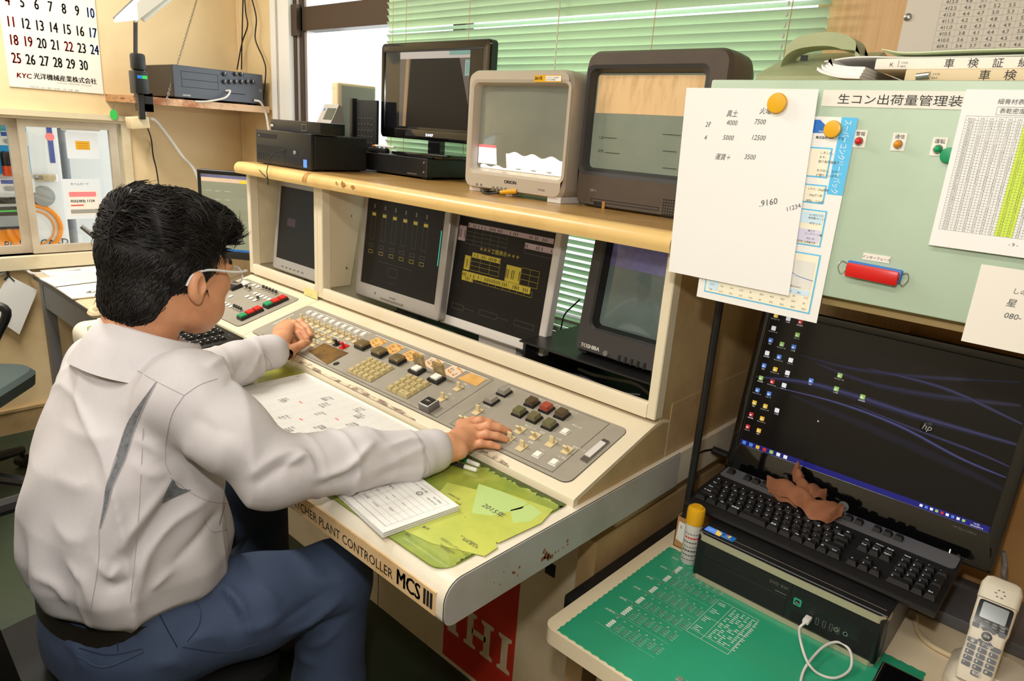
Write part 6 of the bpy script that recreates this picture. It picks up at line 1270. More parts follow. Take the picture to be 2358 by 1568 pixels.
b = MB('wood_shelf'); b.box(WL + .001, XF, ysh0, WB - .016, zsh0, zsh1); b.use('wood_cut').box(XF, XF + .0015, ysh0, WB - .016, zsh0, zsh1); b.build('board', sh)
ay0, ay1 = px(405, 200, XF + .01).y, px(610, 200, XF + .01).y; ay1 = min(ay1, WB - .02); az1 = px(480, 157, XF + .01).z; PA = Plane((XF - .012, ay0, zsh1 + .008), (0, 1, 0), (0, 0, 1)); wA, hA_ = ay1 - ay0, az1 - zsh1 - .008
t = thing('amplifier', (XF - .15, (ay0 + ay1) / 2, zsh1), 'dark grey public address amplifier on the wooden shelf', 'amplifier')
MB('amp_side', PA.M()).bbox(0, wA, 0, hA_, -.29, -.002, .003, 1).build('case', t); fa = MB('amp', PA.M()).bbox(0, wA, 0, hA_, -.002, .004, .002, 1).build('front_panel', t)
m = MB('black_plastic'); m.lathe([(.0095, 0), (.0085, .014), (.0, .014)], 14); m.use('print_white').box(-.0008, .0008, 0, .008, .014, .0145); kn_ = m.mesh('knob')
G1 = lambda x, y: PA.uv(x / 3.564, y / 3.564)
for x_ in (1835, 1880, 1927, 1973, 2020, 2065): inst('knob', kn_, fa, PA.M(*G1(x_, 672), .004))
for x_ in (1835, 1927, 1973): inst('knob', kn_, fa, PA.M(*G1(x_, 608), .004))
b = MB('black_matte', PA.M()); u0, v0 = G1(1480, 580); u1, v1 = G1(1790, 740); b.frame(u0, u1, v1, v0, .0015, .0046); b.rect(u0, u1, (v0 + v1) / 2 - .0008, (v0 + v1) / 2 + .0008, .0046); u, v = G1(1845, 760); b.rect(u, u + .09, v - .002, v + .001, .0046); b.use('print_white').text('UNI-PEX', *G1(1495, 785), .009, .0046); u, v = G1(2130, 745); b.use('mid_grey').box(u - .008, u + .008, v - .006, v + .006, .004, .007); b.build('front_detail', fa, kind='stuff')
MB('black_matte', PA.M()).box(.02, .05, -.008, 0, -.05, -.02).box(wA - .05, wA - .02, -.008, 0, -.05, -.02).box(.05, wA - .05, -.008, 0, -.27, -.24).build('foot', t)
u, v = G1(1850, 745); p_ = PA.M(u, v, .004).translation; MB('white_pl').tube(spline([p_, p_ + Vector((.02, .01, .0)), p_ + Vector((.03, -.02, -.03)), p_ + Vector((.015, -.09, -.05)), p_ + Vector((.008, -.14, -.055))], 8), .004, 7).build('cable', label='white microphone lead plugged into the amplifier front', cat='cable')
# chain from the shelf edge up to the wall
ca = px(383, 232, XF + .008); cb = px(462, -30, WL + .02); m = MB('steel'); 
lk = [(.0035 * math.cos(k * math.pi / 4), .0 , .008 * math.sin(k * math.pi / 4)) for k in range(9)]; m.tube(lk, .0012, 5); cl = m.mesh('chain_link'); d_ = (cb - ca); nL = int(d_.length / .0125); rq = Vector((0, 0, 1)).rotation_difference(d_.normalized()).to_matrix().to_4x4()
for k in range(nL): inst('chain_link', cl, sh, Matrix.Translation(ca + d_ * (k / nL)) @ rq @ Matrix.Rotation(math.pi / 2 * (k % 2), 4, 'Z'))
# clamp lamp
t = thing('clamp_lamp', (XF + .03, ysh0 + .02, zsh0), 'black clamp lamp with white fluorescent head beside the shelf', 'lamp'); XP = XF + .04
L1 = lambda x, y: px(x / 3.564, y / 3.564, XP)
a_, c_ = L1(1112, 450), L1(1112, -160); MB('black_plastic').tube([a_, c_], .008, 8).build('arm', t)
q = L1(1130, 500); MB('black_plastic').bbox(q.x - .02, q.x + .02, q.y - .025, q.y + .025, q.z - .035, q.z + .028, .01, 2).build('joint', t)
q0, q1 = L1(1075, 575), L1(1205, 775); b = MB('black_plastic'); b.bbox(XP - .03, XP + .03, q0.y, q1.y, q1.z, q0.z, .004, 2); b.use('black_plastic').bbox(XP - .01, XP + .01, (q0.y + q1.y) / 2 - .01, (q0.y + q1.y) / 2 + .012, zsh0 - .06, q1.z, .003, 1); b.build('ballast_box', t)
b = MB('logo_blue', Plane((XP + .03, 0, 0), (0, 1, 0), (0, 0, 1)).M()); u0, u1 = L1(1100, 615), L1(1185, 650); b.rect(u0.y, (u0.y + u1.y) / 2, u1.z, u0.z, .0006); b.use('tag_green').rect((u0.y + u1.y) / 2, u1.y, u1.z, u0.z, .0006); b.build('label', t)
b = MB('black_plastic'); b.box(XF - .07, XP, ysh0 + .03, ysh0 + .06, zsh1 + .0005, zsh1 + .012).box(XF - .07, XP, ysh0 + .03, ysh0 + .06, zsh0 - .03, zsh0 - .0005).box(XP - .012, XP, ysh0 + .03, ysh0 + .06, zsh0 - .03, zsh1 + .012); b.build('clamp', t)
h0, h1, h2, h3 = px(263, 52, -2.62), px(318, 46, -2.5), px(470, -70, -2.5), px(400, -78, -2.62)
b = MB('lamp_white'); b.loft([[h0, h1, h1 + Vector((0, 0, .05)), h0 + Vector((0, 0, .012))], [h3, h2, h2 + Vector((0, 0, .06)), h3 + Vector((0, 0, .012))]]); b.use('black_plastic').tube([h0 + Vector((0, 0, .012)), h3 + Vector((0, 0, .012))], .004, 6); hd = b.build('lamp_head', t)
cc = lambda f, g: (h0 * (1 - f) + h1 * f) * (1 - g) + (h3 * (1 - f) + h2 * f) * g
for f in (.45, .8): MB('tube_glass').tube([cc(f, .12) - Vector((0, 0, .014)), cc(f, .95) - Vector((0, 0, .014))], .012, 12).build('fluorescent_tube', hd)
MB('black_plastic').tube([c_, c_ + Vector((.2, .02, .12)), cc(.5, .9) + Vector((0, 0, .05))], .008, 8).build('arm', t)
# adapter, tag, leads on the wall
q0, q1 = px(299, 280, XF + .02), px(343, 280, XF + .02); z0_, z1_ = px(320, 299, XF + .02).z, px(320, 266, XF + .02).z
b = MB('adapter'); b.T = Matrix.Translation((XF + .0, (q0.y + q1.y) / 2, (z0_ + z1_) / 2)) @ Matrix.Rotation(.12, 4, 'X'); hw_ = (q1.y - q0.y) / 2; b.bbox(-.03, .03, -hw_, hw_, -(z1_ - z0_) * .42, (z1_ - z0_) * .42, .006, 2); b.T = Matrix.Identity(4); b.use('white_pl').tube(spline([px(327, 242, XF - .01), px(332, 252, XF), px(336, 266, XF)], 5), .004, 6); b.build('power_adapter', label='beige power adapter hanging below the wooden shelf', cat='adapter')
MB('white_pl').tube(spline([px(345, 272, XF), px(360, 280, XF - .05), px(390, 318, XF - .1), px(420, 360, XF - .1), px(450, 397, XF - .1), Vector((-2.95, 1.3, TZ + .3))], 8), .006, 8).build('cable', label='thick white lead running from the adapter to the side table', cat='cable')
MB('black_matte').tube(spline([px(338, 290, XF), px(348, 320, WL + .03), px(353, 360, WL + .03), px(364, 415, WL + .05), Vector((WL + .25, 1.2, TZ + .03))], 8), .0028, 6).build('cable', label='thin black lead dropping from the adapter down the wall', cat='cable')
b = MB('tag_green'); q = px(262, 264, WL + .045); b.T = Matrix.Translation(q) @ Matrix.Rotation(math.pi / 2, 4, 'Y') @ Matrix.Scale(.7, 4, (0, 1, 0)); b.lathe([(.004, -.002), (.021, -.002), (.021, .002), (.004, .002)], 20); b.T = Matrix.Identity(4); b.use('steel').tube(spline([q + Vector((0, 0, .02)), q + Vector((-.005, .004, .04)), Vector((WL + .034, q.y, SZ1 + .02))], 6), .0015, 6); b.build('key_tag', label='green key tag hanging from the hatch window frame', cat='tag')
for k, (pts, lb) in enumerate(((((562, -20), (566, 30), (570, 60), (557, 100), (546, 160)), 'black aerial lead hanging in the corner to the amplifier'), (((575, -20), (590, 40), (588, 90), (606, 135), (612, 165), (606, 230)), 'black lead hanging beside the window jamb'), (((560, -20), (558, 60), (556, 160)), 'second black lead hanging straight in the corner'))):
    MB('black_matte').tube(spline([py(x, y, WB - .03) for x, y in pts], 8), .0032, 6).build('cable', label=lb, cat='cable')
MB('white_pl').tube(spline([px(585, 231, XF), px(600, 236, XF + .01), px(612, 262, XF), py(617, 290, WB - .05), py(620, 330, WB - .1), py(600, 395, WB - .15)], 8), .005, 7).build('cable', label='white lead looping down from the shelf end', cat='cable')
MB('white_pl').tube(spline([px(0, 632, WL + .02), px(30, 621, WL + .02), px(60, 622, WL + .03), px(85, 630, WL + .06), Vector((WL + .1, .9, TZ + .012))], 8), .006, 7).build('cable', label='white lead running along the end wall to the side table', cat='cable')
# envelope hanging on a hook
e0 = WL + .03; b = MB('paper'); Pq = Plane((e0, 0, 0), (0, 1, 0), (0, 0, 1)); b.T = Pq.M(); b.prism([Pq.uv(*p) for p in ((19, 634), (86, 668), (44, 770), (-30, 720))], 0, .004); b.T = Matrix.Identity(4); b.use('black_matte').tube([px(15, 606, e0 + .004), px(19, 636, e0 + .004)], .005, 6).tube([px(19, 634, e0 + .006), px(10, 645, e0 + .006)], .004, 6).tube([px(19, 634, e0 + .006), px(33, 647, e0 + .006)], .0025, 6); b.build('envelope', label='white envelope hanging from a black hook under the sill', cat='envelope')

# ------------------------------------------------------------------ beyond the hatch: vending machine, notices on the glass
VX = -4.35; VP_ = Plane((VX, 0, 0), (0, 1, 0), (0, 0, 1)); vy1 = VP_.uv(148, 420)[0]; t = thing('vending_machine', (VX - .3, .4, -.4), 'white drink vending machine outside the hatch window', 'vending machine')
MB('vend_white').bbox(VX - .65, VX, -.55, vy1, -.398, 1.75, .02, 2).build('body', t)
y45 = VP_.uv(60, 300)[0]; z0_ = VP_.uv(20, 400)[1]; z1_ = VP_.uv(20, 200)[1]; b = MB('vend_blue', VP_.M()); b.box(-.5, y45, z0_ - .0, z1_ + .1, 0, .004); win = b.build('display_window', t)
m = MB('can_green'); m.lathe([(.03, 0), (.033, .006), (.033, .11), (.026, .12), (0, .12)], 20); cg = m.mesh('drink_can'); m = MB('can_orange'); m.lathe([(.03, 0), (.033, .006), (.033, .05)], 20); m.use('can_black').lathe([(.033, .05), (.033, .11), (.026, .12), (0, .12)], 20); co2 = m.mesh('drink_can')
for k in range(6):
    yA, zA = VP_.uv(22, 302); inst('drink_can', cg, win, VP_.M(yA + .02 - .095 * k, zA, .04) @ Matrix.Rotation(-math.pi / 2, 4, 'X')); yB, zB = VP_.uv(25, 403); inst('drink_can', co2, win, VP_.M(yB - .01 - .095 * k, zB, .04) @ Matrix.Rotation(-math.pi / 2, 4, 'X'))
for zr, k in ((313, 0), (422, 1)):
    b = MB('vend_white', VP_.M()); v = VP_.uv(20, zr)[1]; b.box(-.5, y45, v - .045, v + .025, 0, .03); sp = b.build('button_strip', t)
    for j in range(6): x_ = VP_.uv(18, zr)[0] - .095 * j; b = MB('vend_dblue', VP_.M()); b.rect(x_ - .035, x_ + .035, v + .0, v + .02, .0306); b.use('vend_grey').prism(rrect(x_ - .025, x_ + .025, v - .035, v - .012, .011), .03, .036); b.build('selector_button', sp)
b = MB('red_pl', VP_.M()); y_, z_ = VP_.uv(18, 437); b.rect(y_ - .2, y_ + .06, z_ - .012, z_ + .02, .002); b.use('black_plastic'); y_, z_ = VP_.uv(10, 460); b.box(y_ - .2, y_ + .1, z_ - .02, z_ + .012, 0, .006); b.use('red_pl').rect(y_ + .05, y_ + .09, z_ - .012, z_ + .004, .0066); b.use('black_plastic'); y_, z_ = VP_.uv(20, 500); b.bbox(y_ - .07, y_ + .075, z_ - .06, z_ + .055, 0, .02, .006, 1); b.use('vend_grey').box(y_ - .05, y_ + .05, z_ - .045, z_ + .01, .02, .024); b.use('tag_green').rect(y_ - .04, y_ + .04, z_ + .03, z_ + .038, .0206); b.build('coin_panel', t, kind='stuff')
b = MB('vend_orange', VP_.M()); y_, z_ = VP_.uv(4, 560); y2, z2 = VP_.uv(72, 485); b.rect(y_ - .1, y2, z_ - .06, z_ + .07, .002); b.rect(VP_.uv(50, 500)[0], y2, z_ + .07, z2, .002); b.use('print_white').text('POINT CARD', VP_.uv(8, 566)[0], VP_.uv(8, 566)[1] - .012, .05, .0026, bold=True); b.use('yellow_pl').lathe([(.045, .0022), (0, .0024)], 20, (VP_.uv(58, 508)[0], VP_.uv(58, 508)[1], 0)); b.use('vend_dblue').text('10', VP_.uv(52, 495)[0], VP_.uv(52, 495)[1], .04, .003, bold=True); b.build('point_card_sticker', t, kind='stuff')
b = MB('vend_dblue', VP_.M()); y0_, za = VP_.uv(104, 275); y1_, zb_ = VP_.uv(128, 375); b.rect(y0_, y1_, zb_, za + .2, .002); b.use('scr_pink').lathe([(.02, .0022), (0, .0026)], 16, ((y0_ + y1_) / 2, VP_.uv(115, 315)[1], 0)); b.build('side_picture', t)
b = MB('chrome', VP_.M()); y_, z_ = VP_.uv(104, 409); b.bbox(y_ - .05, y_ + .055, z_ - .02, z_ + .02, 0, .02, .008, 2); b.build('lever', t); y_, z_ = VP_.uv(100, 452); b = MB('vend_grey', VP_.M()); b.lathe([(.055, 0), (.05, .02), (.02, .03), (0, .03)], 24, (y_, z_, 0)); b.build('coin_return', t)
b = MB('vend_orange', VP_.M()); y_, z_ = VP_.uv(80, 525); b.tube([(y_ + .12 * math.cos(k * math.pi / 16), z_ + .12 * math.sin(k * math.pi / 16), .004) for k in range(33)], .012, 6); b.tube([(y_ + .09 * math.cos(k * math.pi / 16), z_ + .09 * math.sin(k * math.pi / 16), .003) for k in range(33)], .004, 6); b.build('ring_sticker', t)
b = MB('frost'); b.box(-5.4, -4.4, vy1 + .05, 3.4, -.398, 1.9); b.build('storage_shed', label='pale grey shed seen through the hatch glass', cat='shed')
XG = WL - .007; GW = Plane((XG, 0, 0), (0, 1, 0), (0, 0, 1))
def notice(a, c, mn, label, extra=None):
    u0, v0 = GW.uv(*a); u1, v1 = GW.uv(*c); t = thing('window_notice', (XG, (u0 + u1) / 2, v1), label, 'notice'); b = MB(mn, GW.M()); b.box(u0, u1, v1, v0, .0004, .0012); b.build('page', t)
    if extra: b = MB('ink_gray', GW.M()); extra(b, u0, u1, v1, v0); b.build('print', t, kind='stuff')
def ex1(b, u0, u1, v0, v1): w = u1 - u0; h = v1 - v0; b.use('yellow_pl').rect(u0 + w * .28, u0 + w * .72, v0 + h * .35, v0 + h * .68, .0016); b.use('stain'); [b.rect(u0 + w * .33, u0 + w * .67, v0 + h * (.4 + .09 * k), v0 + h * (.42 + .09 * k), .002) for k in range(3)]
def ex2(b, u0, u1, v0, v1): w = u1 - u0; h = v1 - v0; b.use('paper_warm').rect(u0 + w * .1, u0 + w * .9, v0 + h * .1, v0 + h * .72, .0016); b.use('scr_pink').rect(u0 + w * .14, u0 + w * .86, v0 + h * .56, v0 + h * .68, .002); b.use('ink_gray').text('タイムカード', u0 + w * .2, v0 + h * .85, .012, .0016); b.text('025(383) 1124', u0 + w * .16, v0 + h * .42, .0155, .002, bold=True); b.use('ink_red').rect(u0 + w * .16, u0 + w * .5, v0 + h * .33, v0 + h * .36, .002); b.use('ink_pale').rect(u0 + w * .14, u0 + w * .86, v0 + h * .14, v0 + h * .24, .002)
notice((149, 304), (230, 366), 'frost', 'pale notice with yellow square taped to the hatch glass', ex1); notice((142, 412), (238, 502), 'frost', 'notice with phone number taped to the hatch glass', ex2); notice((138, 284), (230, 303), 'paper_back', 'narrow faded notice at the top of the hatch glass')

# ------------------------------------------------------------------ office chairs
def chair(name, x, y, rot, label, mseat, arms=(-1, 1), zb=.86):
    t = thing(name, (x, y, 0), label, 'chair'); M_ = Matrix.Translation((x, y, 0)) @ Matrix.Rotation(rot, 4, 'Z')
    b = MB(mseat, M_); b.loft([[(p[0], p[1], z) for p in rrect(-.235 + s_, .235 - s_, -.22 + s_, .23 - s_, .09, 5)] for z, s_ in ((.375, .02), (.385, .004), (.425, 0), (.442, .012), (.449, .05))]); b.build('seat', t)
    b = MB(mseat, M_); b.loft([[(xx, yy - .245 - (zz - .62) * .14 - .05 * (1 - (xx / .21) ** 2) + .05 + dz, zz) for xx, zz in [(p[0], p[1]) for p in rrect(-.21, .21, .55, zb, .08, 5)]] for yy, dz in ((0, 0), (-.035, 0))], True, True); b.build('backrest', t)
    b = MB('black_plastic', M_); b.box(-.03, .03, -.29, -.12, .36, .374).box(-.03, .03, -.30, -.28, .36, .7); b.build('back_bar', t)
    b = MB('black_plastic', M_); b.lathe([(.028, .09), (.028, .36)], 14); b.build('column', t)
    for k in range(5):
        a = 2 * math.pi * k / 5 + .3; b = MB('black_plastic', M_); b.tube([(0, 0, .10), (.14 * math.cos(a), .14 * math.sin(a), .095), (.28 * math.cos(a), .28 * math.sin(a), .07)], [.026, .022, .017], 8); lg_ = b.build('leg', t)
        b = MB('black_plastic', M_ @ Matrix.Translation((.28 * math.cos(a), .28 * math.sin(a), .028)) @ Matrix.Rotation(a, 4, 'Z') @ Matrix.Rotation(math.pi / 2, 4, 'X')); b.lathe([(.012, -.022), (.027, -.02), (.027, .02), (.012, .022)], 14); b.build('caster', lg_)
    for s_ in arms:
        b = MB('black_plastic', M_); b.tube(spline([(s_ * .2, .02, .37), (s_ * .26, .03, .40), (s_ * .275, .04, .5), (s_ * .275, .1, .63), (s_ * .275, 0, .655), (s_ * .27, -.16, .65), (s_ * .265, -.2, .55), (s_ * .22, -.2, .38)], 6), .016, 8); b.build('armrest', t)
    return t
# ------------------------------------------------------------------ the operator: smooth implicit forms turned into meshes
def nets(f, lo, hi, h):
    """surface of f = 0 on a regular grid (naive surface nets)"""
    lo = np.array(lo, float); n = np.ceil((np.array(hi) - lo) / h).astype(int) + 1
    ax = [lo[i] + h * np.arange(n[i]) for i in range(3)]; F = np.empty(n, np.float32)
    for i in range(n[0]):
        Y_, Z_ = np.meshgrid(ax[1], ax[2], indexing='ij'); P = np.stack([np.full(Y_.size, ax[0][i]), Y_.ravel(), Z_.ravel()], 1); F[i] = f(P).reshape(n[1], n[2])
    S = F < 0; nx, ny, nz = n; cs = np.zeros(n - 1, int)
    for a in (0, 1):
        for b_ in (0, 1):
            for c in (0, 1): cs += S[a:nx - 1 + a, b_:ny - 1 + b_, c:nz - 1 + c]
    act = (cs > 0) & (cs < 8); idx = -np.ones(n - 1, int); I = np.argwhere(act); idx[act] = np.arange(len(I))
    acc = np.zeros((len(I), 3)); cnt = np.zeros(len(I))
    cor = [(a, b_, c) for a in (0, 1) for b_ in (0, 1) for c in (0, 1)]
    for p in cor:
        for d in range(3):
            if p[d]: continue
            q = list(p); q[d] = 1; fa = F[I[:, 0] + p[0], I[:, 1] + p[1], I[:, 2] + p[2]]; fb = F[I[:, 0] + q[0], I[:, 1] + q[1], I[:, 2] + q[2]]
            m = (fa < 0) != (fb < 0); t = np.where(m, fa / np.where(m, fa - fb, 1), 0); pt = np.tile(np.array(p, float), (len(I), 1)); pt[:, d] += t
            acc += pt * m[:, None]; cnt += m
    V = lo + (I + acc / cnt[:, None]) * h; Q = []
    for d in range(3):
        e1, e2 = [(1, 2), (2, 0), (0, 1)][d]; sl0 = [slice(None)] * 3; sl1 = [slice(None)] * 3; sl0[d] = slice(0, n[d] - 1); sl1[d] = slice(1, n[d])
        A, B = S[tuple(sl0)], S[tuple(sl1)]; E = np.argwhere(A != B); E = E[(E[:, e1] > 0) & (E[:, e2] > 0) & (E[:, e1] < n[e1] - 1) & (E[:, e2] < n[e2] - 1)]
        inside = A[E[:, 0], E[:, 1], E[:, 2]]
        def g(o1, o2): K = E.copy(); K[:, e1] -= o1; K[:, e2] -= o2; return idx[K[:, 0], K[:, 1], K[:, 2]]
        q = np.stack([g(1, 1), g(0, 1), g(0, 0), g(1, 0)], 1); q[~inside] = q[~inside][:, ::-1]; Q.append(q)
    return V, np.concatenate(Q)
def smin(a, b, k): h_ = np.clip(.5 + .5 * (b - a) / k, 0, 1); return b * (1 - h_) + a * h_ - k * h_ * (1 - h_)
def cone(P, a, b, ra, rb):
    a, b = np.array(a, float), np.array(b, float); d = b - a; t = np.clip((P - a) @ d / (d @ d), 0, 1); return np.linalg.norm(P - a - t[:, None] * d, axis=1) - (ra + t * (rb - ra))
def chain(P, pts, rs, k=.012):
    o = None
    for i in range(len(pts) - 1): c = cone(P, pts[i], pts[i + 1], rs[i], rs[i + 1]); o = c if o is None else smin(o, c, k)
    return o
def ell(P, c, r, R=None):
    q = P - np.array(c, float)
    if R is not None: q = q @ R
    r = np.array(r, float); k0 = np.linalg.norm(q / r, axis=1); k1 = np.linalg.norm(q / (r * r), axis=1); return k0 * (k0 - 1) / np.maximum(k1, 1e-6)
def column(P, T, yaw, ex=2.3):
    """upright form from sections (z, cx, cy, rx, ry)"""
    T = np.array(T, float); z = np.clip(P[:, 2], T[0, 0], T[-1, 0]); cx, cy, rx, ry = [np.interp(z, T[:, 0], T[:, i]) for i in (1, 2, 3, 4)]
    dx, dy = P[:, 0] - cx, P[:, 1] - cy; c, s_ = math.cos(yaw), math.sin(yaw); u, v = dx * c + dy * s_, -dx * s_ + dy * c
    r = (np.abs(u / rx) ** ex + np.abs(v / ry) ** ex) ** (1 / ex); d = (r - 1) * np.minimum(rx, ry); dz = np.maximum(T[0, 0] - P[:, 2], P[:, 2] - T[-1, 0])
    return np.where(dz > 0, np.sqrt(np.maximum(d, 0) ** 2 + dz ** 2) + np.minimum(d, 0) * 0, d)
def vnoise(P, s, seed=0):
    """smooth value noise"""
    Q = P * s + 17.3 * (seed + 1); i = np.floor(Q).astype(np.int64); f_ = Q - i; f_ = f_ * f_ * (3 - 2 * f_); o = 0
    for a in (0, 1):
        for b_ in (0, 1):
            for c in (0, 1):
                h_ = ((i[:, 0] + a) * 73856093 ^ (i[:, 1] + b_) * 19349663 ^ (i[:, 2] + c) * 83492791 ^ seed * 2654435) & 0xffff
                o = o + (h_ / 65535. - .5) * np.where(a, f_[:, 0], 1 - f_[:, 0]) * np.where(b_, f_[:, 1], 1 - f_[:, 1]) * np.where(c, f_[:, 2], 1 - f_[:, 2])
    return o
def relax(V, Q, it=2, lam=.5):
    E = np.concatenate([Q[:, [0, 1]], Q[:, [1, 2]], Q[:, [2, 3]], Q[:, [3, 0]]]); n = len(V)
    deg = np.bincount(E.ravel(), minlength=n).astype(float)
    for k in range(it):
        s_ = np.zeros_like(V)
        for d in range(3): s_[:, d] = np.bincount(E[:, 0], V[E[:, 1], d], n) + np.bincount(E[:, 1], V[E[:, 0], d], n)
        V = V + lam * (s_ / np.maximum(deg, 1)[:, None] - V)
    return V
def vnormals(V, Q):
    N = np.cross(V[Q[:, 2]] - V[Q[:, 0]], V[Q[:, 3]] - V[Q[:, 1]]); o = np.zeros_like(V)
    for k in range(4):
        for d in range(3): o[:, d] += np.bincount(Q[:, k], N[:, d], len(V))
    return o / np.maximum(np.linalg.norm(o, axis=1), 1e-9)[:, None]
def npmesh(name, V, Q, mats_, parent=None, origin=(0, 0, 0), mi=None):
    me = bpy.data.meshes.new(name); me.from_pydata([tuple(v) for v in (V - np.array(origin))], [], [tuple(int(i) for i in q) for q in Q])
    for m in mats_: me.materials.append(MATS[m])
    if mi is not None: me.polygons.foreach_set('material_index', mi)
    me.polygons.foreach_set('use_smooth', [True] * len(me.polygons)); me.update()
    ob = bpy.data.objects.new(name, me); SC.collection.objects.link(ob)
    if parent is not None: ob.parent = parent
    return ob
A_T = math.radians(10); rT = np.array([math.cos(A_T), math.sin(A_T), 0]); fT = np.array([-math.sin(A_T), math.cos(A_T), 0]); zU = np.array([0, 0, 1.])
# joints
SHR, SHL = np.array([-1.035, .412, .968]), np.array([-1.325, .385, .942])
ELR, ELL_ = np.array([-.938, .50, .838]), np.array([-1.49, .60, .815])
WRR, WRL = np.array([-.878, .805, .806]), np.array([-1.515, .822, .828])
TOR = [(.590, -1.168, .352, .144, .122), (.612, -1.166, .350, .163, .143), (.655, -1.166, .349, .168, .150), (.74, -1.172, .350, .165, .141), (.83, -1.178, .364, .163, .128), (.90, -1.182, .384, .156, .112), (.95, -1.185, .398, .140, .098), (.982, -1.187, .404, .112, .082), (1.004, -1.187, .406, .084, .066)]
def f_shirt(P):
    d = column(P, TOR, A_T)
    d = smin(d, ell(P, SHR + [-.012, -.006, -.01], (.072, .066, .058)), .045); d = smin(d, ell(P, SHL + [.012, -.0, -.01], (.062, .058, .052)), .045)
    aR = chain(P, [SHR, (SHR + ELR) / 2 + [.012, -.008, .002], ELR + [0, 0, .002], ELR * .55 + WRR * .45 + [0, 0, .004], WRR - [.006, .045, 0]], [.061, .058, .055, .049, .043], .02)
    aL = chain(P, [SHL, (SHL + ELL_) / 2 + [-.02, 0, .01], ELL_, ELL_ * .45 + WRL * .55, WRL - [0, .05, 0]], [.052, .054, .054, .050, .045], .02)
    d = smin(d, aR, .022); d = smin(d, aL, .022)
    cuR = cone(P, WRR - np.array([.012, .07, 0]), WRR - np.array([.004, .016, 0]), .0435, .042); cuL = cone(P, WRL - np.array([0, .07, 0]), WRL - np.array([0, .012, 0]), .0455, .0435)
    return np.minimum(np.minimum(d, cuR), cuL)
V, Q = nets(f_shirt, (-1.62, .14, .56), (-.80, .88, 1.09), .0045)
V = relax(V, Q, 2); N = vnormals(V, Q)
# cloth folds
def bump(x, c, w): return np.exp(-((x - c) / w) ** 2)
def fold(P, a, b, w, amp, length=None):
    """one soft crease: ridge along the segment a-b"""
    a, b = np.array(a, float), np.array(b, float); d = b - a; t = (P - a) @ d / (d @ d); tt = np.clip(t, 0, 1); r = np.linalg.norm(P - a - tt[:, None] * d, axis=1)
    return amp * 1.45 * np.exp(-np.sqrt((r / (w * .62)) ** 2 + .12) + .346) * np.sin(np.pi * np.clip(t, .02, .98)) ** .5
dsp = .006 * vnoise(V, 9, 1) + .003 * vnoise(V, 24, 2) + .006 * (1 - np.abs(2 * vnoise(V * [1, 1, .55], 13, 11))) ** 6 + .003 * (1 - np.abs(2 * vnoise(V * [.6, .6, 1], 26, 12))) ** 6
low = bump(V[:, 2], .66, .07); ang = np.arctan2((V - [-1.175, .35, 0]) @ fT, (V - [-1.175, .35, 0]) @ rT)
dsp += low * .007 * np.sin(ang * 9 + 10 * V[:, 2] + 6 * vnoise(V, 6, 3)) + .004 * bump(V[:, 2], .80, .08) * np.sin(ang * 5 - 26 * V[:, 2] + 5 * vnoise(V, 5, 4))
from mathutils.bvhtree import BVHTree
def pxfold(V, bv, pts, w, amp):
    """crease following a path seen in the photo, laid on the cloth surface it crosses"""
    hit = []
    for p in spline([Vector((x, y, 0)) for x, y in pts], 5):
        h_ = bv.ray_cast(Vector((0, 0, CZ)), Vector(ray(p.x, p.y)).normalized())
        if h_[0] is not None: hit.append(np.array(h_[0]))
    if len(hit) < 2: return 0
    best = np.full(len(V), 9.); n = len(hit) - 1; tb = np.zeros(len(V))
    for k in range(n):
        d = hit[k + 1] - hit[k]; L2 = d @ d
        if L2 < 1e-8 or L2 > .01: continue
        t = np.clip((V - hit[k]) @ d / L2, 0, 1); r = np.linalg.norm(V - hit[k] - t[:, None] * d, axis=1); m = r < best; best[m] = r[m]; tb[m] = (k + t[m]) / n
    return amp * np.exp(-np.sqrt((best / (w * .7)) ** 2 + .1) + .316) * np.sin(np.pi * np.clip(tb * .94 + .03, 0, 1)) ** .6
bv_ = BVHTree.FromPolygons([tuple(v) for v in V], [tuple(int(i) for i in q) for q in Q])
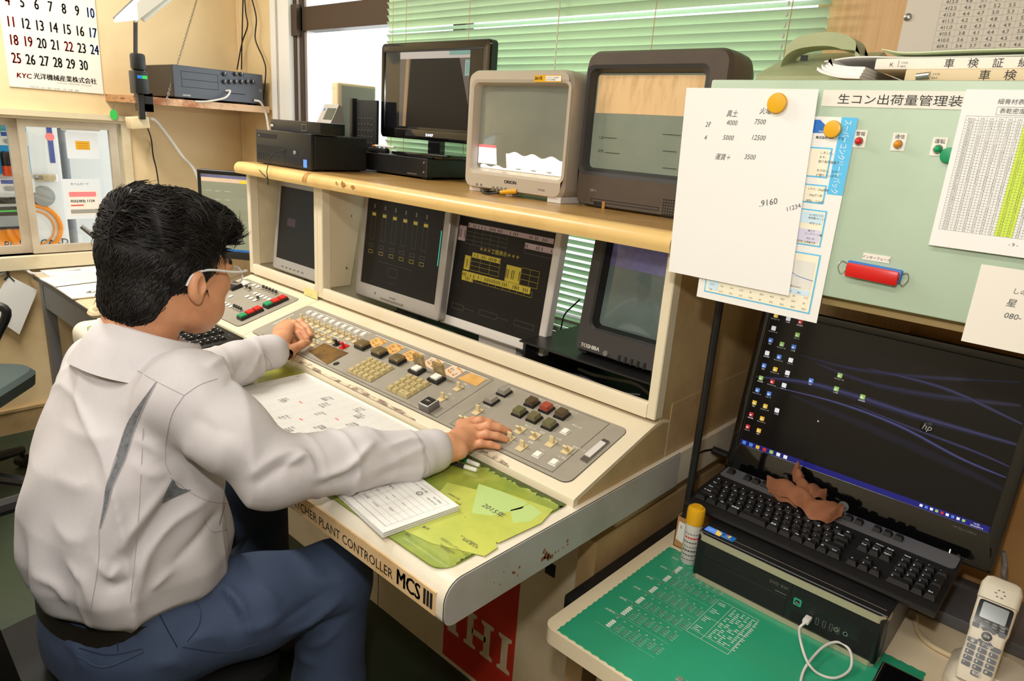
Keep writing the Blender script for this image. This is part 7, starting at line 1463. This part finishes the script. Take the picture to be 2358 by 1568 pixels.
for pts, w_, am in ((((655, 1078), (700, 1050), (727, 1100)), .008, .012), (((727, 1100), (800, 1073), (858, 1022)), .008, .013), (((735, 1118), (800, 1095), (850, 1060)), .009, -.009), (((804, 1150), (812, 1110), (828, 1076)), .009, .008), (((575, 1090), (640, 1050), (705, 1035)), .014, .008), (((590, 1110), (650, 1075), (690, 1072)), .011, -.008), (((860, 1085), (930, 1050), (985, 1030)), .009, .006), (((850, 1110), (920, 1080), (975, 1070)), .009, -.005), (((880, 1035), (940, 1015), (980, 1012)), .008, .006),
                    (((440, 960), (500, 990), (560, 1000)), .02, -.006), (((425, 1010), (450, 1080), (500, 1120)), .016, .006), (((520, 1000), (600, 1090), (610, 1150)), .02, .006),
                    (((395, 1110), (330, 1190), (270, 1270)), .014, .012), (((400, 1140), (345, 1220), (300, 1290)), .012, -.011), (((470, 1150), (400, 1200), (350, 1260), (320, 1330)), .013, .010), (((500, 1180), (450, 1240), (400, 1300)), .012, -.008), (((232, 1285), (255, 1322), (278, 1300)), .009, .010), (((240, 1310), (262, 1345), (300, 1330)), .010, -.008), (((330, 1250), (330, 1310), (320, 1370)), .010, .007), (((160, 1290), (200, 1330), (215, 1390)), .012, .008), (((90, 1320), (130, 1350), (150, 1390)), .012, .008), (((400, 1310), (370, 1340), (350, 1362)), .010, .007), (((150, 980), (220, 1010), (270, 1000)), .02, .004), (((130, 1100), (190, 1120), (230, 1100)), .022, .005), (((310, 1010), (350, 1030), (375, 1060)), .012, .006), (((300, 1060), (340, 1090), (380, 1095)), .012, .006), (((120, 1200), (170, 1240), (215, 1230)), .02, .006),
                    (((475, 850), (500, 835), (525, 845)), .010, .009), (((545, 880), (580, 850), (600, 815)), .009, .008), (((520, 890), (545, 860), (560, 830)), .009, -.007)):
    dsp = dsp + pxfold(V, bv_, pts, w_, am)
cuff = np.minimum(np.linalg.norm(V - WRR, axis=1), np.linalg.norm(V - WRL, axis=1)) < .075; dsp[cuff] *= .2
V = V + N * dsp[:, None]; V = relax(V, Q, 1, .4)
shV, shQ = V, Q

# head frame
YH, PH_ = math.radians(14), math.radians(10); HC = np.array([-1.187, .455, 1.124])
rH = np.array([math.cos(YH), math.sin(YH), 0]); f0 = np.array([-math.sin(YH), math.cos(YH), 0]); fH = f0 * math.cos(PH_) - zU * math.sin(PH_); uH = np.cross(rH, fH); RH = np.stack([rH, fH, uH], 1)
def HL_(x, y, z): return HC + rH * x + fH * y + uH * z
def f_head(P):
    q = (P - HC) @ RH; ax_ = np.abs(q[:, 0]); qs = np.stack([ax_, q[:, 1], q[:, 2]], 1)
    d = ell(q, (0, -.008, .028), (.073, .092, .084)); d = smin(d, ell(q, (0, .045, -.036), (.058, .052, .064)), .03); d = smin(d, ell(q, (0, .066, -.084), (.030, .026, .021)), .025)
    d = smin(d, ell(qs, (.045, .03, -.060), (.016, .042, .024)), .03); d = smin(d, ell(qs, (.04, .066, -.012), (.022, .022, .018)), .018)
    d = smin(d, ell(q, (0, .085, .022), (.05, .014, .012)), .02)
    d = smin(d, cone(q, (0, .092, .012), (0, .112, -.026), .007, .0115), .01); d = smin(d, ell(qs, (.012, .1, -.03), (.008, .010, .007)), .006)
    d = smin(d, ell(q, (0, .094, -.056), (.024, .010, .006)), .006); d = smin(d, ell(q, (0, .092, -.067), (.021, .010, .006)), .006); d = np.maximum(d, -ell(q, (0, .106, -.0615), (.022, .010, .0014)))
    d = np.maximum(d, -ell(qs, (.031, .094, .006), (.016, .012, .009)))
    e = ell(qs, (.078, -.004, -.012), (.0100, .0155, .0265)); e = smin(e, ell(qs, (.075, .003, -.034), (.006, .007, .009)), .008); e = np.maximum(e, -ell(qs, (.0925, .001, -.010), (.0140, .0098, .0178))); e = smin(e, ell(qs, (.079, .010, -.014), (.005, .0035, .008)), .004)
    d = smin(d, e, .005)
    nk = cone(P, HL_(0, -.03, -.04), (-1.187, .385, .985), .056, .060); return smin(d, nk, .022)
hV, hQ = nets(f_head, (-1.30, .30, .96), (-1.06, .60, 1.27), .0023); hV = relax(hV, hQ, 2, .4)
# hands: palm and five bent fingers each, built in the pose
def hand(wr, kn, tips, thumb, up, pr=.0):
    """wr wrist, kn list of four knuckles, tips list of (mid, tip) joint pairs, thumb (base, mid, tip)"""
    def f(P):
        up_ = np.array(up); d = None
        for i, k in enumerate(kn):
            c = chain(P, [np.array(wr) + (np.array(k) - np.array(wr)) * .12, (np.array(wr) + np.array(k)) / 2 - up_ * .001, np.array(k)], [.0185, .0145, .0108], .012); d = c if d is None else smin(d, c, .014)
        for i, (k, (m1, m2, tp)) in enumerate(zip(kn, tips)):
            r = (.0088, .0092, .0087, .0077)[i]; d = smin(d, chain(P, [k, m1, m2, tp], [r * 1.13, r * 1.02, r * .93, r * .76], .003), .0035); d = smin(d, ell(P, np.array(m1) + up_ * .0012, (r * 1.03,) * 3), .003)
        d = smin(d, chain(P, [thumb[0], thumb[1], thumb[2], thumb[3]], [.0165, .0125, .0105, .0085], .006), .008)
        return smin(d, cone(P, np.array(wr) - np.array(pr), wr, .026, .0255), .02)
    return f
def PPp(x, y, h): return np.array(PP.M(*PP.uv(x, y), h).translation)
nrm = np.array(PP.n)
# right hand resting flat over the lip, fingers reaching along the panel
wR = np.array([-.874, .812, .805])
kR = [PPp(1085, 996, .022), PPp(1098, 1012, .025), PPp(1095, 1028, .023), PPp(1084, 1044, .018)]
tR = [PPp(1146, 986, .0075), PPp(1172, 1000, .0075), PPp(1167, 1019, .0075), PPp(1150, 1036, .0075)]
def fing(k, t, lift): k, t = np.array(k), np.array(t); return (k * .6 + t * .4 + nrm * lift, k * .28 + t * .72 + nrm * lift * .75, t)
tipsR = [fing(k, t, l) for k, t, l in zip(kR, tR, (.009, .010, .009, .007))]
thR = (wR + [.02, .022, -.002], PPp(1066, 992, .014), PPp(1092, 982, .012), PPp(1114, 978, .011))
# left hand gripping a switch
wL = np.array([-1.515, .828, .826])
kL = [PPp(682, 774, .040), PPp(668, 774, .041), PPp(655, 778, .037), PPp(645, 785, .032)]
tL = [(PPp(702, 771, .040), PPp(714, 776, .030), PPp(720, 783, .018)), (PPp(688, 777, .043), PPp(704, 782, .030), PPp(711, 789, .014)), (PPp(675, 783, .038), PPp(692, 789, .026), PPp(700, 794, .012)), (PPp(662, 789, .030), PPp(676, 795, .020), PPp(684, 799, .010))]
thL = (wL + [.018, .014, -.004], PPp(684, 822, .026), PPp(701, 811, .024), PPp(712, 802, .018))
fR = hand(wR, kR, tipsR, thR, nrm, (.02, .075, .004)); fL = hand(wL, kL, tL, thL, nrm, (.002, .08, .006))
def bb(pts, m): a = np.array(pts); return a.min(0) - m, a.max(0) + m
lo_, hi_ = bb([wR] + kR + tR + [thR[3]], .028); rV, rQ = nets(fR, lo_ - [.01, .03, 0], hi_, .0022)
lo_, hi_ = bb([wL] + kL + [t[2] for t in tL] + [thL[3]], .03); lV, lQ = nets(fL, lo_ - [.01, .03, 0], hi_, .0022)
rV, lV = relax(rV, rQ, 1, .4), relax(lV, lQ, 1, .4)
def f_core(P):
    T = [(z, cx, cy, rx * .8, ry * .78) for z, cx, cy, rx, ry in TOR]; d = column(P, T, A_T); d = smin(d, chain(P, [SHR, ELR, WRR], [.042, .036, .026], .02), .03); d = smin(d, chain(P, [SHL, ELL_, WRL], [.042, .036, .026], .02), .03)
    return smin(d, cone(P, (-1.187, .385, .97), HL_(0, -.03, -.04), .05, .048), .03)
cV, cQ = nets(f_core, (-1.6, .2, .58), (-.82, .85, 1.1), .011)
BV = [cV, hV, rV, lV]; BQ = [cQ, hQ, rQ, lQ]; off = np.cumsum([0] + [len(v) for v in BV]); V = np.concatenate(BV); Q = np.concatenate([q + o for q, o in zip(BQ, off)])
BO = np.array([-1.17, .33, .45]); person = npmesh('person', V, Q, ['skin'], None, BO); person.location = BO; BASE[person.name] = Vector(BO)
tag(person, 'seated person in pale grey work shirt operating the control console', 'person')
shirt = npmesh('shirt', shV, shQ, ['shirt'], person, BO)
# nails
def nail(p, d, up_, s=.0055):
    d = Vector(d).normalized(); up_ = Vector(up_).normalized(); sd = d.cross(up_).normalized(); up_ = sd.cross(d); m = Matrix((sd, d, up_)).transposed().to_4x4(); m.translation = Vector(p); b = MB('nail', m); b.loft([[(s * x * w_, y, z) for x, z in ((-1, -.0012), (-.5, 0), (0, .0004), (.5, 0), (1, -.0012))] for y, w_ in ((-.006, .75), (-.003, 1), (.003, 1), (.006, .7))] and [[(s * x * w_, y, z) for x, z in ((-1, -.0016), (-.5, .0), (0, .0005), (.5, .0), (1, -.0016), (0, -.003))] for y, w_ in ((-.0065, .7), (-.003, 1), (.003, 1), (.0062, .7))]); return b.build('fingernail', person)
for k in range(4): d = tR[k] - tipsR[k][1]; nail(tR[k] + nrm * (.0088, .0092, .0087, .0077)[k] * .70 - d / np.linalg.norm(d) * .002, d, nrm)
d = thL[3] - thL[2]; u_ = np.array([.75, -.45, .55]); nail(thL[3] + u_ * .0078 - d / np.linalg.norm(d) * .004, d, u_, .006)

# seams and trims drawn on the shirt where the photo shows them
bvS = BVHTree.FromPolygons([tuple(v) for v in shV], [tuple(int(i) for i in q) for q in shQ])
def onshirt(x, y):
    h_ = bvS.ray_cast(Vector((0, 0, CZ)), Vector(ray(x, y)).normalized()); return (h_[0], h_[1]) if h_[0] is not None else (None, None)
def seam(pts, r=.0007, mn='seam', name='seam', n=8):
    P = []
    for p in spline([Vector((x, y, 0)) for x, y in pts], n):
        q, nn = onshirt(p.x, p.y)
        if q is not None and (not P or (q - P[-1]).length < .06): P.append(q + nn * r * .4)
    if len(P) > 2: return MB(mn).tube(P, r, 5).build(name, shirt)
seam([(196, 775), (225, 800), (290, 838), (360, 878), (424, 910)]); seam([(424, 910), (398, 950), (385, 1000), (380, 1060), (392, 1092)]); seam([(424, 910), (460, 886), (500, 872)])
seam([(330, 985), (318, 1200), (300, 1388)], .0006); seam([(228, 1215), (226, 1300), (208, 1408)], .0006); seam([(470, 1165), (472, 1200), (490, 1224), (523, 1218)], .0006); seam([(516, 1165), (505, 1208)], .0008, 'ink_gray'); seam([(392, 1100), (470, 1150), (560, 1162), (700, 1176)], .0006)
seam([(965, 1015), (985, 1060), (992, 1095)], .0006); seam([(600, 805), (622, 835), (632, 862)], .0006)
def strip(L, R, mn, name, h=.0012, n=8):
    a, c = spline([Vector((x, y, 0)) for x, y in L], n), spline([Vector((x, y, 0)) for x, y in R], n); vs = []; fs = []; m = 3
    for p, q in zip(a, c):
        for j in range(m + 1): t = j / m; hp, nn = onshirt(p.x * (1 - t) + q.x * t, p.y * (1 - t) + q.y * t); vs.append((hp + nn * h) if hp is not None else (vs[-1] if vs else Vector((0, 0, 0))))
    for i in range(len(a) - 1):
        for j in range(m): k = i * (m + 1) + j; fs.append((k, k + 1, k + m + 2, k + m + 1))
    return MB(mn).add(vs, fs).build(name, shirt, angle=80)
strip([(361, 879), (300, 965), (272, 1040), (268, 1060), (246, 1120), (240, 1160), (230, 1214)], [(362, 880), (318, 965), (293, 1040), (286, 1060), (259, 1120), (249, 1160), (231, 1216)], 'shirt_mesh', 'mesh_vent')
seam([(362, 879), (319, 965), (294, 1040), (287, 1060), (260, 1120), (250, 1160), (231, 1216)], .001); seam([(360, 879), (299, 965), (271, 1040), (245, 1120), (239, 1160), (229, 1216)], .001)
strip([(396, 1103), (382, 1130), (372, 1158)], [(398, 1104), (412, 1122), (440, 1128)], 'shirt_mesh', 'armpit_mesh')
# collar: stand and folded leaf round the neck
def collar():
    b = MB('shirt'); n = 44; c0 = Vector((-1.187, .408, 0)); rings = []
    prof = [(.074, .985), (.069, 1.018), (.067, 1.036), (.070, 1.045), (.077, 1.044), (.094, 1.014), (.111, .980), (.112, .978), (.106, .98)]
    for k in range(n + 1):
        t = k / n; a = math.radians(100 + 22 + 316 * t); front = abs(t - .5) * 2; ring_ = []; fwd = math.sin(a - A_T) * .5 + .5; drop = .062 * fwd
        for j, (r, z) in enumerate(prof):
            rr_ = r * (1.0 + .08 * abs(math.cos(a - A_T)))
            ring_.append((c0.x + rr_ * math.cos(a), c0.y + rr_ * math.sin(a) * .92 + (z - 1.0) * .25, z - drop + .012 - (.030 * front ** 5 if j >= 5 else 0)))
        rings.append(ring_)
    b.loft(rings, False, False, closed=False); return b.build('collar', shirt, angle=70)
collar()
b = MB('steel'); hp, nn = onshirt(1018, 1090)
if hp is not None: m = nn.to_track_quat('Z', 'Y').to_matrix().to_4x4(); m.translation = hp; b.T = m; b.lathe([(.0052, 0), (.0048, .0015), (0, .002)], 16); b.build('cuff_button', shirt)

# trousers, belt, shoes
HPR, HPL = np.array([-1.085, .36, .51]), np.array([-1.235, .34, .51]); KNR, KNL = np.array([-1.0, .648, .528]), np.array([-1.40, .70, .545]); AKR, AKL = np.array([-.99, .62, .10]), np.array([-1.42, .72, .10])
PEL = [(.455, -1.155, .335, .130, .105), (.48, -1.155, .335, .150, .130), (.53, -1.158, .338, .153, .133), (.575, -1.164, .344, .150, .126), (.604, -1.17, .350, .148, .122)]
def f_tr(P):
    d = column(P, PEL, A_T); d = smin(d, chain(P, [HPR, HPR * .5 + KNR * .5 + [.004, 0, .006], KNR], [.090, .086, .070], .03), .04); d = smin(d, chain(P, [HPL, KNL], [.086, .07], .03), .04)
    d = smin(d, chain(P, [KNR, KNR * .45 + AKR * .55 + [0, .0, 0], AKR], [.070, .068, .058], .03), .03); return smin(d, chain(P, [KNL, KNL * .45 + AKL * .55, AKL], [.070, .066, .058], .03), .03)
V, Q = nets(f_tr, (-1.56, .12, .06), (-.86, .86, .64), .0075); V = relax(V, Q, 2); N = vnormals(V, Q)
dsp = .005 * vnoise(V, 10, 5) + .003 * vnoise(V, 24, 6)
bv_ = BVHTree.FromPolygons([tuple(v) for v in V], [tuple(int(i) for i in q) for q in Q])
for pts, w_, am in ((((501, 1345), (535, 1370), (565, 1410)), .010, .009), (((501, 1365), (530, 1400), (556, 1450)), .010, -.008), (((515, 1345), (560, 1400), (580, 1470)), .011, .008), (((592, 1345), (620, 1370), (641, 1398)), .012, .007), (((659, 1462), (720, 1430), (786, 1380)), .010, .011), (((678, 1472), (740, 1445), (815, 1410)), .010, -.010), (((640, 1440), (700, 1400), (760, 1360)), .014, -.006), (((700, 1490), (740, 1480), (780, 1450)), .012, .008), (((560, 1450), (610, 1440), (650, 1420)), .012, .006), (((430, 1480), (480, 1460), (520, 1470)), .012, .006), (((350, 1530), (400, 1520), (440, 1540)), .014, .007), (((640, 1520), (680, 1510), (720, 1530)), .012, .007), (((150, 1480), (180, 1500), (190, 1540)), .012, .006), (((700, 1320), (750, 1340), (800, 1330)), .016, .005)): dsp = dsp + pxfold(V, bv_, pts, w_, am)
V = V + N * dsp[:, None]; V[:, 2] = np.maximum(V[:, 2], .062); trV, trQ = V, Q
trous = npmesh('trousers', V, Q, ['trousers'], person, BO); bvT = BVHTree.FromPolygons([tuple(v) for v in trV], [tuple(int(i) for i in q) for q in trQ])
bvS2 = bvS; bvS = bvT; shirt_, shirt = shirt, trous
seam([(180, 1510), (240, 1535), (330, 1500)], .0016, 'trousers', 'pocket_edge'); seam([(182, 1492), (250, 1508), (328, 1494)], .0009, 'navy', 'seam'); seam([(355, 1385), (375, 1430), (408, 1490)], .0009, 'navy', 'seam'); seam([(425, 1355), (458, 1400), (455, 1440), (430, 1475)], .002, 'trousers', 'pocket_edge'); seam([(270, 1440), (272, 1500)], .0008, 'navy', 'seam'); seam([(420, 1490), (520, 1502), (600, 1480)], .0008, 'navy', 'seam')
bvS = bvS2; shirt = shirt_
b = MB('belt'); n = 48; rings = []
for k in range(n):
    a = 2 * math.pi * k / n; c, s_ = math.cos(a), math.sin(a); ex = (abs(c) ** 2.3 + abs(s_) ** 2.3) ** (-1 / 2.3); row_ = []
    for (z, g) in ((.560, .002), (.560, .006), (.592, .004), (.592, .0)):
        u, v = (.150 + g) * ex * c, (.126 + g) * ex * s_; row_.append((-1.169 + u * math.cos(A_T) - v * math.sin(A_T), .343 + u * math.sin(A_T) + v * math.cos(A_T), z))
    rings.append(row_)
b.loft(rings + [rings[0]], False, False); b.build('belt', person)
for ak in (AKR, AKL):
    b = MB('black_plastic'); x, y = ak[0], ak[1]; b.loft([[(x + .046 * w_ * math.cos(t), y + d_ , .004 + h_ * (1 + math.sin(t)) / 2) for t in [k * math.pi / 6 for k in range(12)]] for d_, w_, h_ in ((-.075, .5, .06), (-.06, .85, .085), (0, .9, .1), (.07, 1, .075), (.14, 1.02, .055), (.18, .7, .04), (.195, .3, .02))]); b.build('shoe', person)
# spectacles
b = MB('specs_white')
for s_ in (-1, 1):
    b.tube(spline([HL_(s_ * .079, -.004, .012), HL_(s_ * .080, .02, .016), HL_(s_ * .077, .07, .014), HL_(s_ * .070, .100, .016), HL_(s_ * .058, .108, .016)], 6), .0021, 6); b.tube(spline([HL_(s_ * .079, -.004, .012), HL_(s_ * .079, -.016, .004), HL_(s_ * .077, -.022, -.012)], 5), .0018, 6)
    rim = [HL_(s_ * (.034 + .026 * math.cos(a)), .108 - .006 * abs(math.cos(a)), .003 + .016 * math.sin(a)) for a in [k * math.pi / 8 for k in range(17)]]; b.tube(rim, .0014, 6)
b.tube([HL_(-.009, .111, .008), HL_(0, .114, .010), HL_(.009, .111, .008)], .0014, 6); sp = b.build('spectacles', person)
for s_ in (-1, 1): b = MB('glass_lens'); b.add([HL_(s_ * (.034 + .026 * math.cos(a)), .108 - .006 * abs(math.cos(a)), .003 + .016 * math.sin(a)) for a in [k * math.pi / 8 for k in range(16)]], [tuple(range(16))]); b.build('lens', sp)
for s_ in (-1, 1):
    b = MB('print_white'); e = HL_(s_ * .031, .083, .006); b.T = Matrix.Translation(e); b.lathe([(0, -.011), (.006, -.0095), (.0105, -.004), (.0115, 0), (.0105, .004), (.006, .0095), (0, .011)], 14); b.use('ink').T = Matrix.Translation(HL_(s_ * .031, .0915, .005)); b.lathe([(0, -.0045), (.0035, -.003), (.0045, 0), (.0035, .003), (0, .0045)], 10); b.build('eye', person)
    b = MB('hair'); b.tube(spline([HL_(s_ * .014, .094, .026), HL_(s_ * .034, .092, .031), HL_(s_ * .055, .078, .027)], 5), [.002] + [.0035] * 9 + [.0015] if False else .003, 6); b.build('eyebrow', person)
# hair: volume plus combed locks
def f_hair(P):
    q = (P - HC) @ RH; x, y, z = q[:, 0], q[:, 1], q[:, 2]
    d = ell(q, (0, -.016, .034), (.081, .100, .092)); d = smin(d, ell(q, (.0, .038, .084), (.066, .060, .040)), .03); d = smin(d, ell(q, (.008, .066, .084), (.050, .018, .020)), .02); d = smin(d, ell(q, (0, -.03, .092), (.062, .066, .038)), .03); d = smin(d, ell(q, (0, -.064, -.045), (.06, .038, .05)), .03)
    # cut away the face and the lower sides
    cut = np.maximum(.052 - y, z - (.058 + .25 * (y - .06)))           # forehead and face
    face_ = np.minimum(y - (.046 + .0 * z), .066 - z); ax_ = np.abs(x)
    side = np.minimum(y - (.020 - .35 * (z + .0)), -.0 - z); side2 = np.minimum(y - (-.030 + .15 * (-z - .04)), -.030 - z); low_ = -.098 - z
    for c in (face_, side, side2, low_): d = np.maximum(d, np.where(c > -.02, np.minimum(c, .05) + .0, -1) if False else c)
    return d
gV, gQ = nets(f_hair, (-1.33, .27, .98), (-1.03, .66, 1.31), .004); 
lab = np.arange(len(gV))
while True:
    m_ = lab[gQ].min(1); new = lab.copy(); [np.minimum.at(new, gQ[:, k], m_) for k in range(4)]; new = new[new]
    if (new == lab).all(): break
    lab = new
keep = lab == np.bincount(lab).argmax(); mp_ = np.cumsum(keep) - 1; gQ = mp_[gQ[keep[gQ].all(1)]]; gV = gV[keep]
gV = relax(gV, gQ, 2, .5); gN = vnormals(gV, gQ)
qh = (gV - HC) @ RH; gV = gV + gN * (.004 * np.sin(60 * qh[:, 1] + 40 * qh[:, 0] + 8 * vnoise(gV, 25, 7)) * (qh[:, 2] > .04) + .003 * vnoise(gV, 60, 8))[:, None]
hair = npmesh('hair', gV, gQ, ['hair'], person, BO)
rg_ = np.random.default_rng(3); b = MB('hair'); pick = rg_.choice(len(gV), 9000, replace=True)
for i in pick:
    p, n_ = Vector(gV[i]), Vector(gN[i]); x, y, z = (gV[i] - HC) @ RH
    if z > .045: dl = Vector((.8 * x / .07 + .45 * math.sin(70 * y + 40 * x) + rg_.normal(0, .4), .75, rg_.normal(0, .25))); ln = rg_.uniform(.022, .038); lift = .006
    elif y > .03: dl = Vector((.1, .5, -.8)); ln = .018; lift = .002
    else: dl = Vector((rg_.normal(0, .15), -.45 + rg_.normal(0, .15), -1.0)); ln = rg_.uniform(.014, .028); lift = .005
    if z < -.084 or (z < -.045 and y > -.04): continue
    if z < -.06: ln *= .6
    dw = Vector(RH @ np.array(dl)); dw = (dw - n_ * dw.dot(n_)); 
    if dw.length < 1e-4: continue
    dw.normalize(); sd = dw.cross(n_); pts = []; cu = rg_.normal(0, .25); w0 = rg_.uniform(.0006, .0014)
    for s_ in (0, .3, .65, 1): pts.append(p - n_ * .0015 + dw * ln * s_ + n_ * (lift * math.sin(math.pi * s_ * .8) - (.004 if z <= .045 else .001) * s_) + sd * cu * ln * s_ * s_)
    b.tube(pts, [w0, w0 * 1.1, w0 * .7, .0002], 4, cap=False)
b.build('hair_lock', hair, kind='stuff', angle=80)
chair('office_chair', -1.165, .295, A_T, 'black office chair under the seated person', 'chair_black', (-1,))
cq = pz(-150, 880, .45); tch = chair('office_chair', cq.x, cq.y, math.radians(-40), 'grey office chair standing by the side table', 'chair_grey')
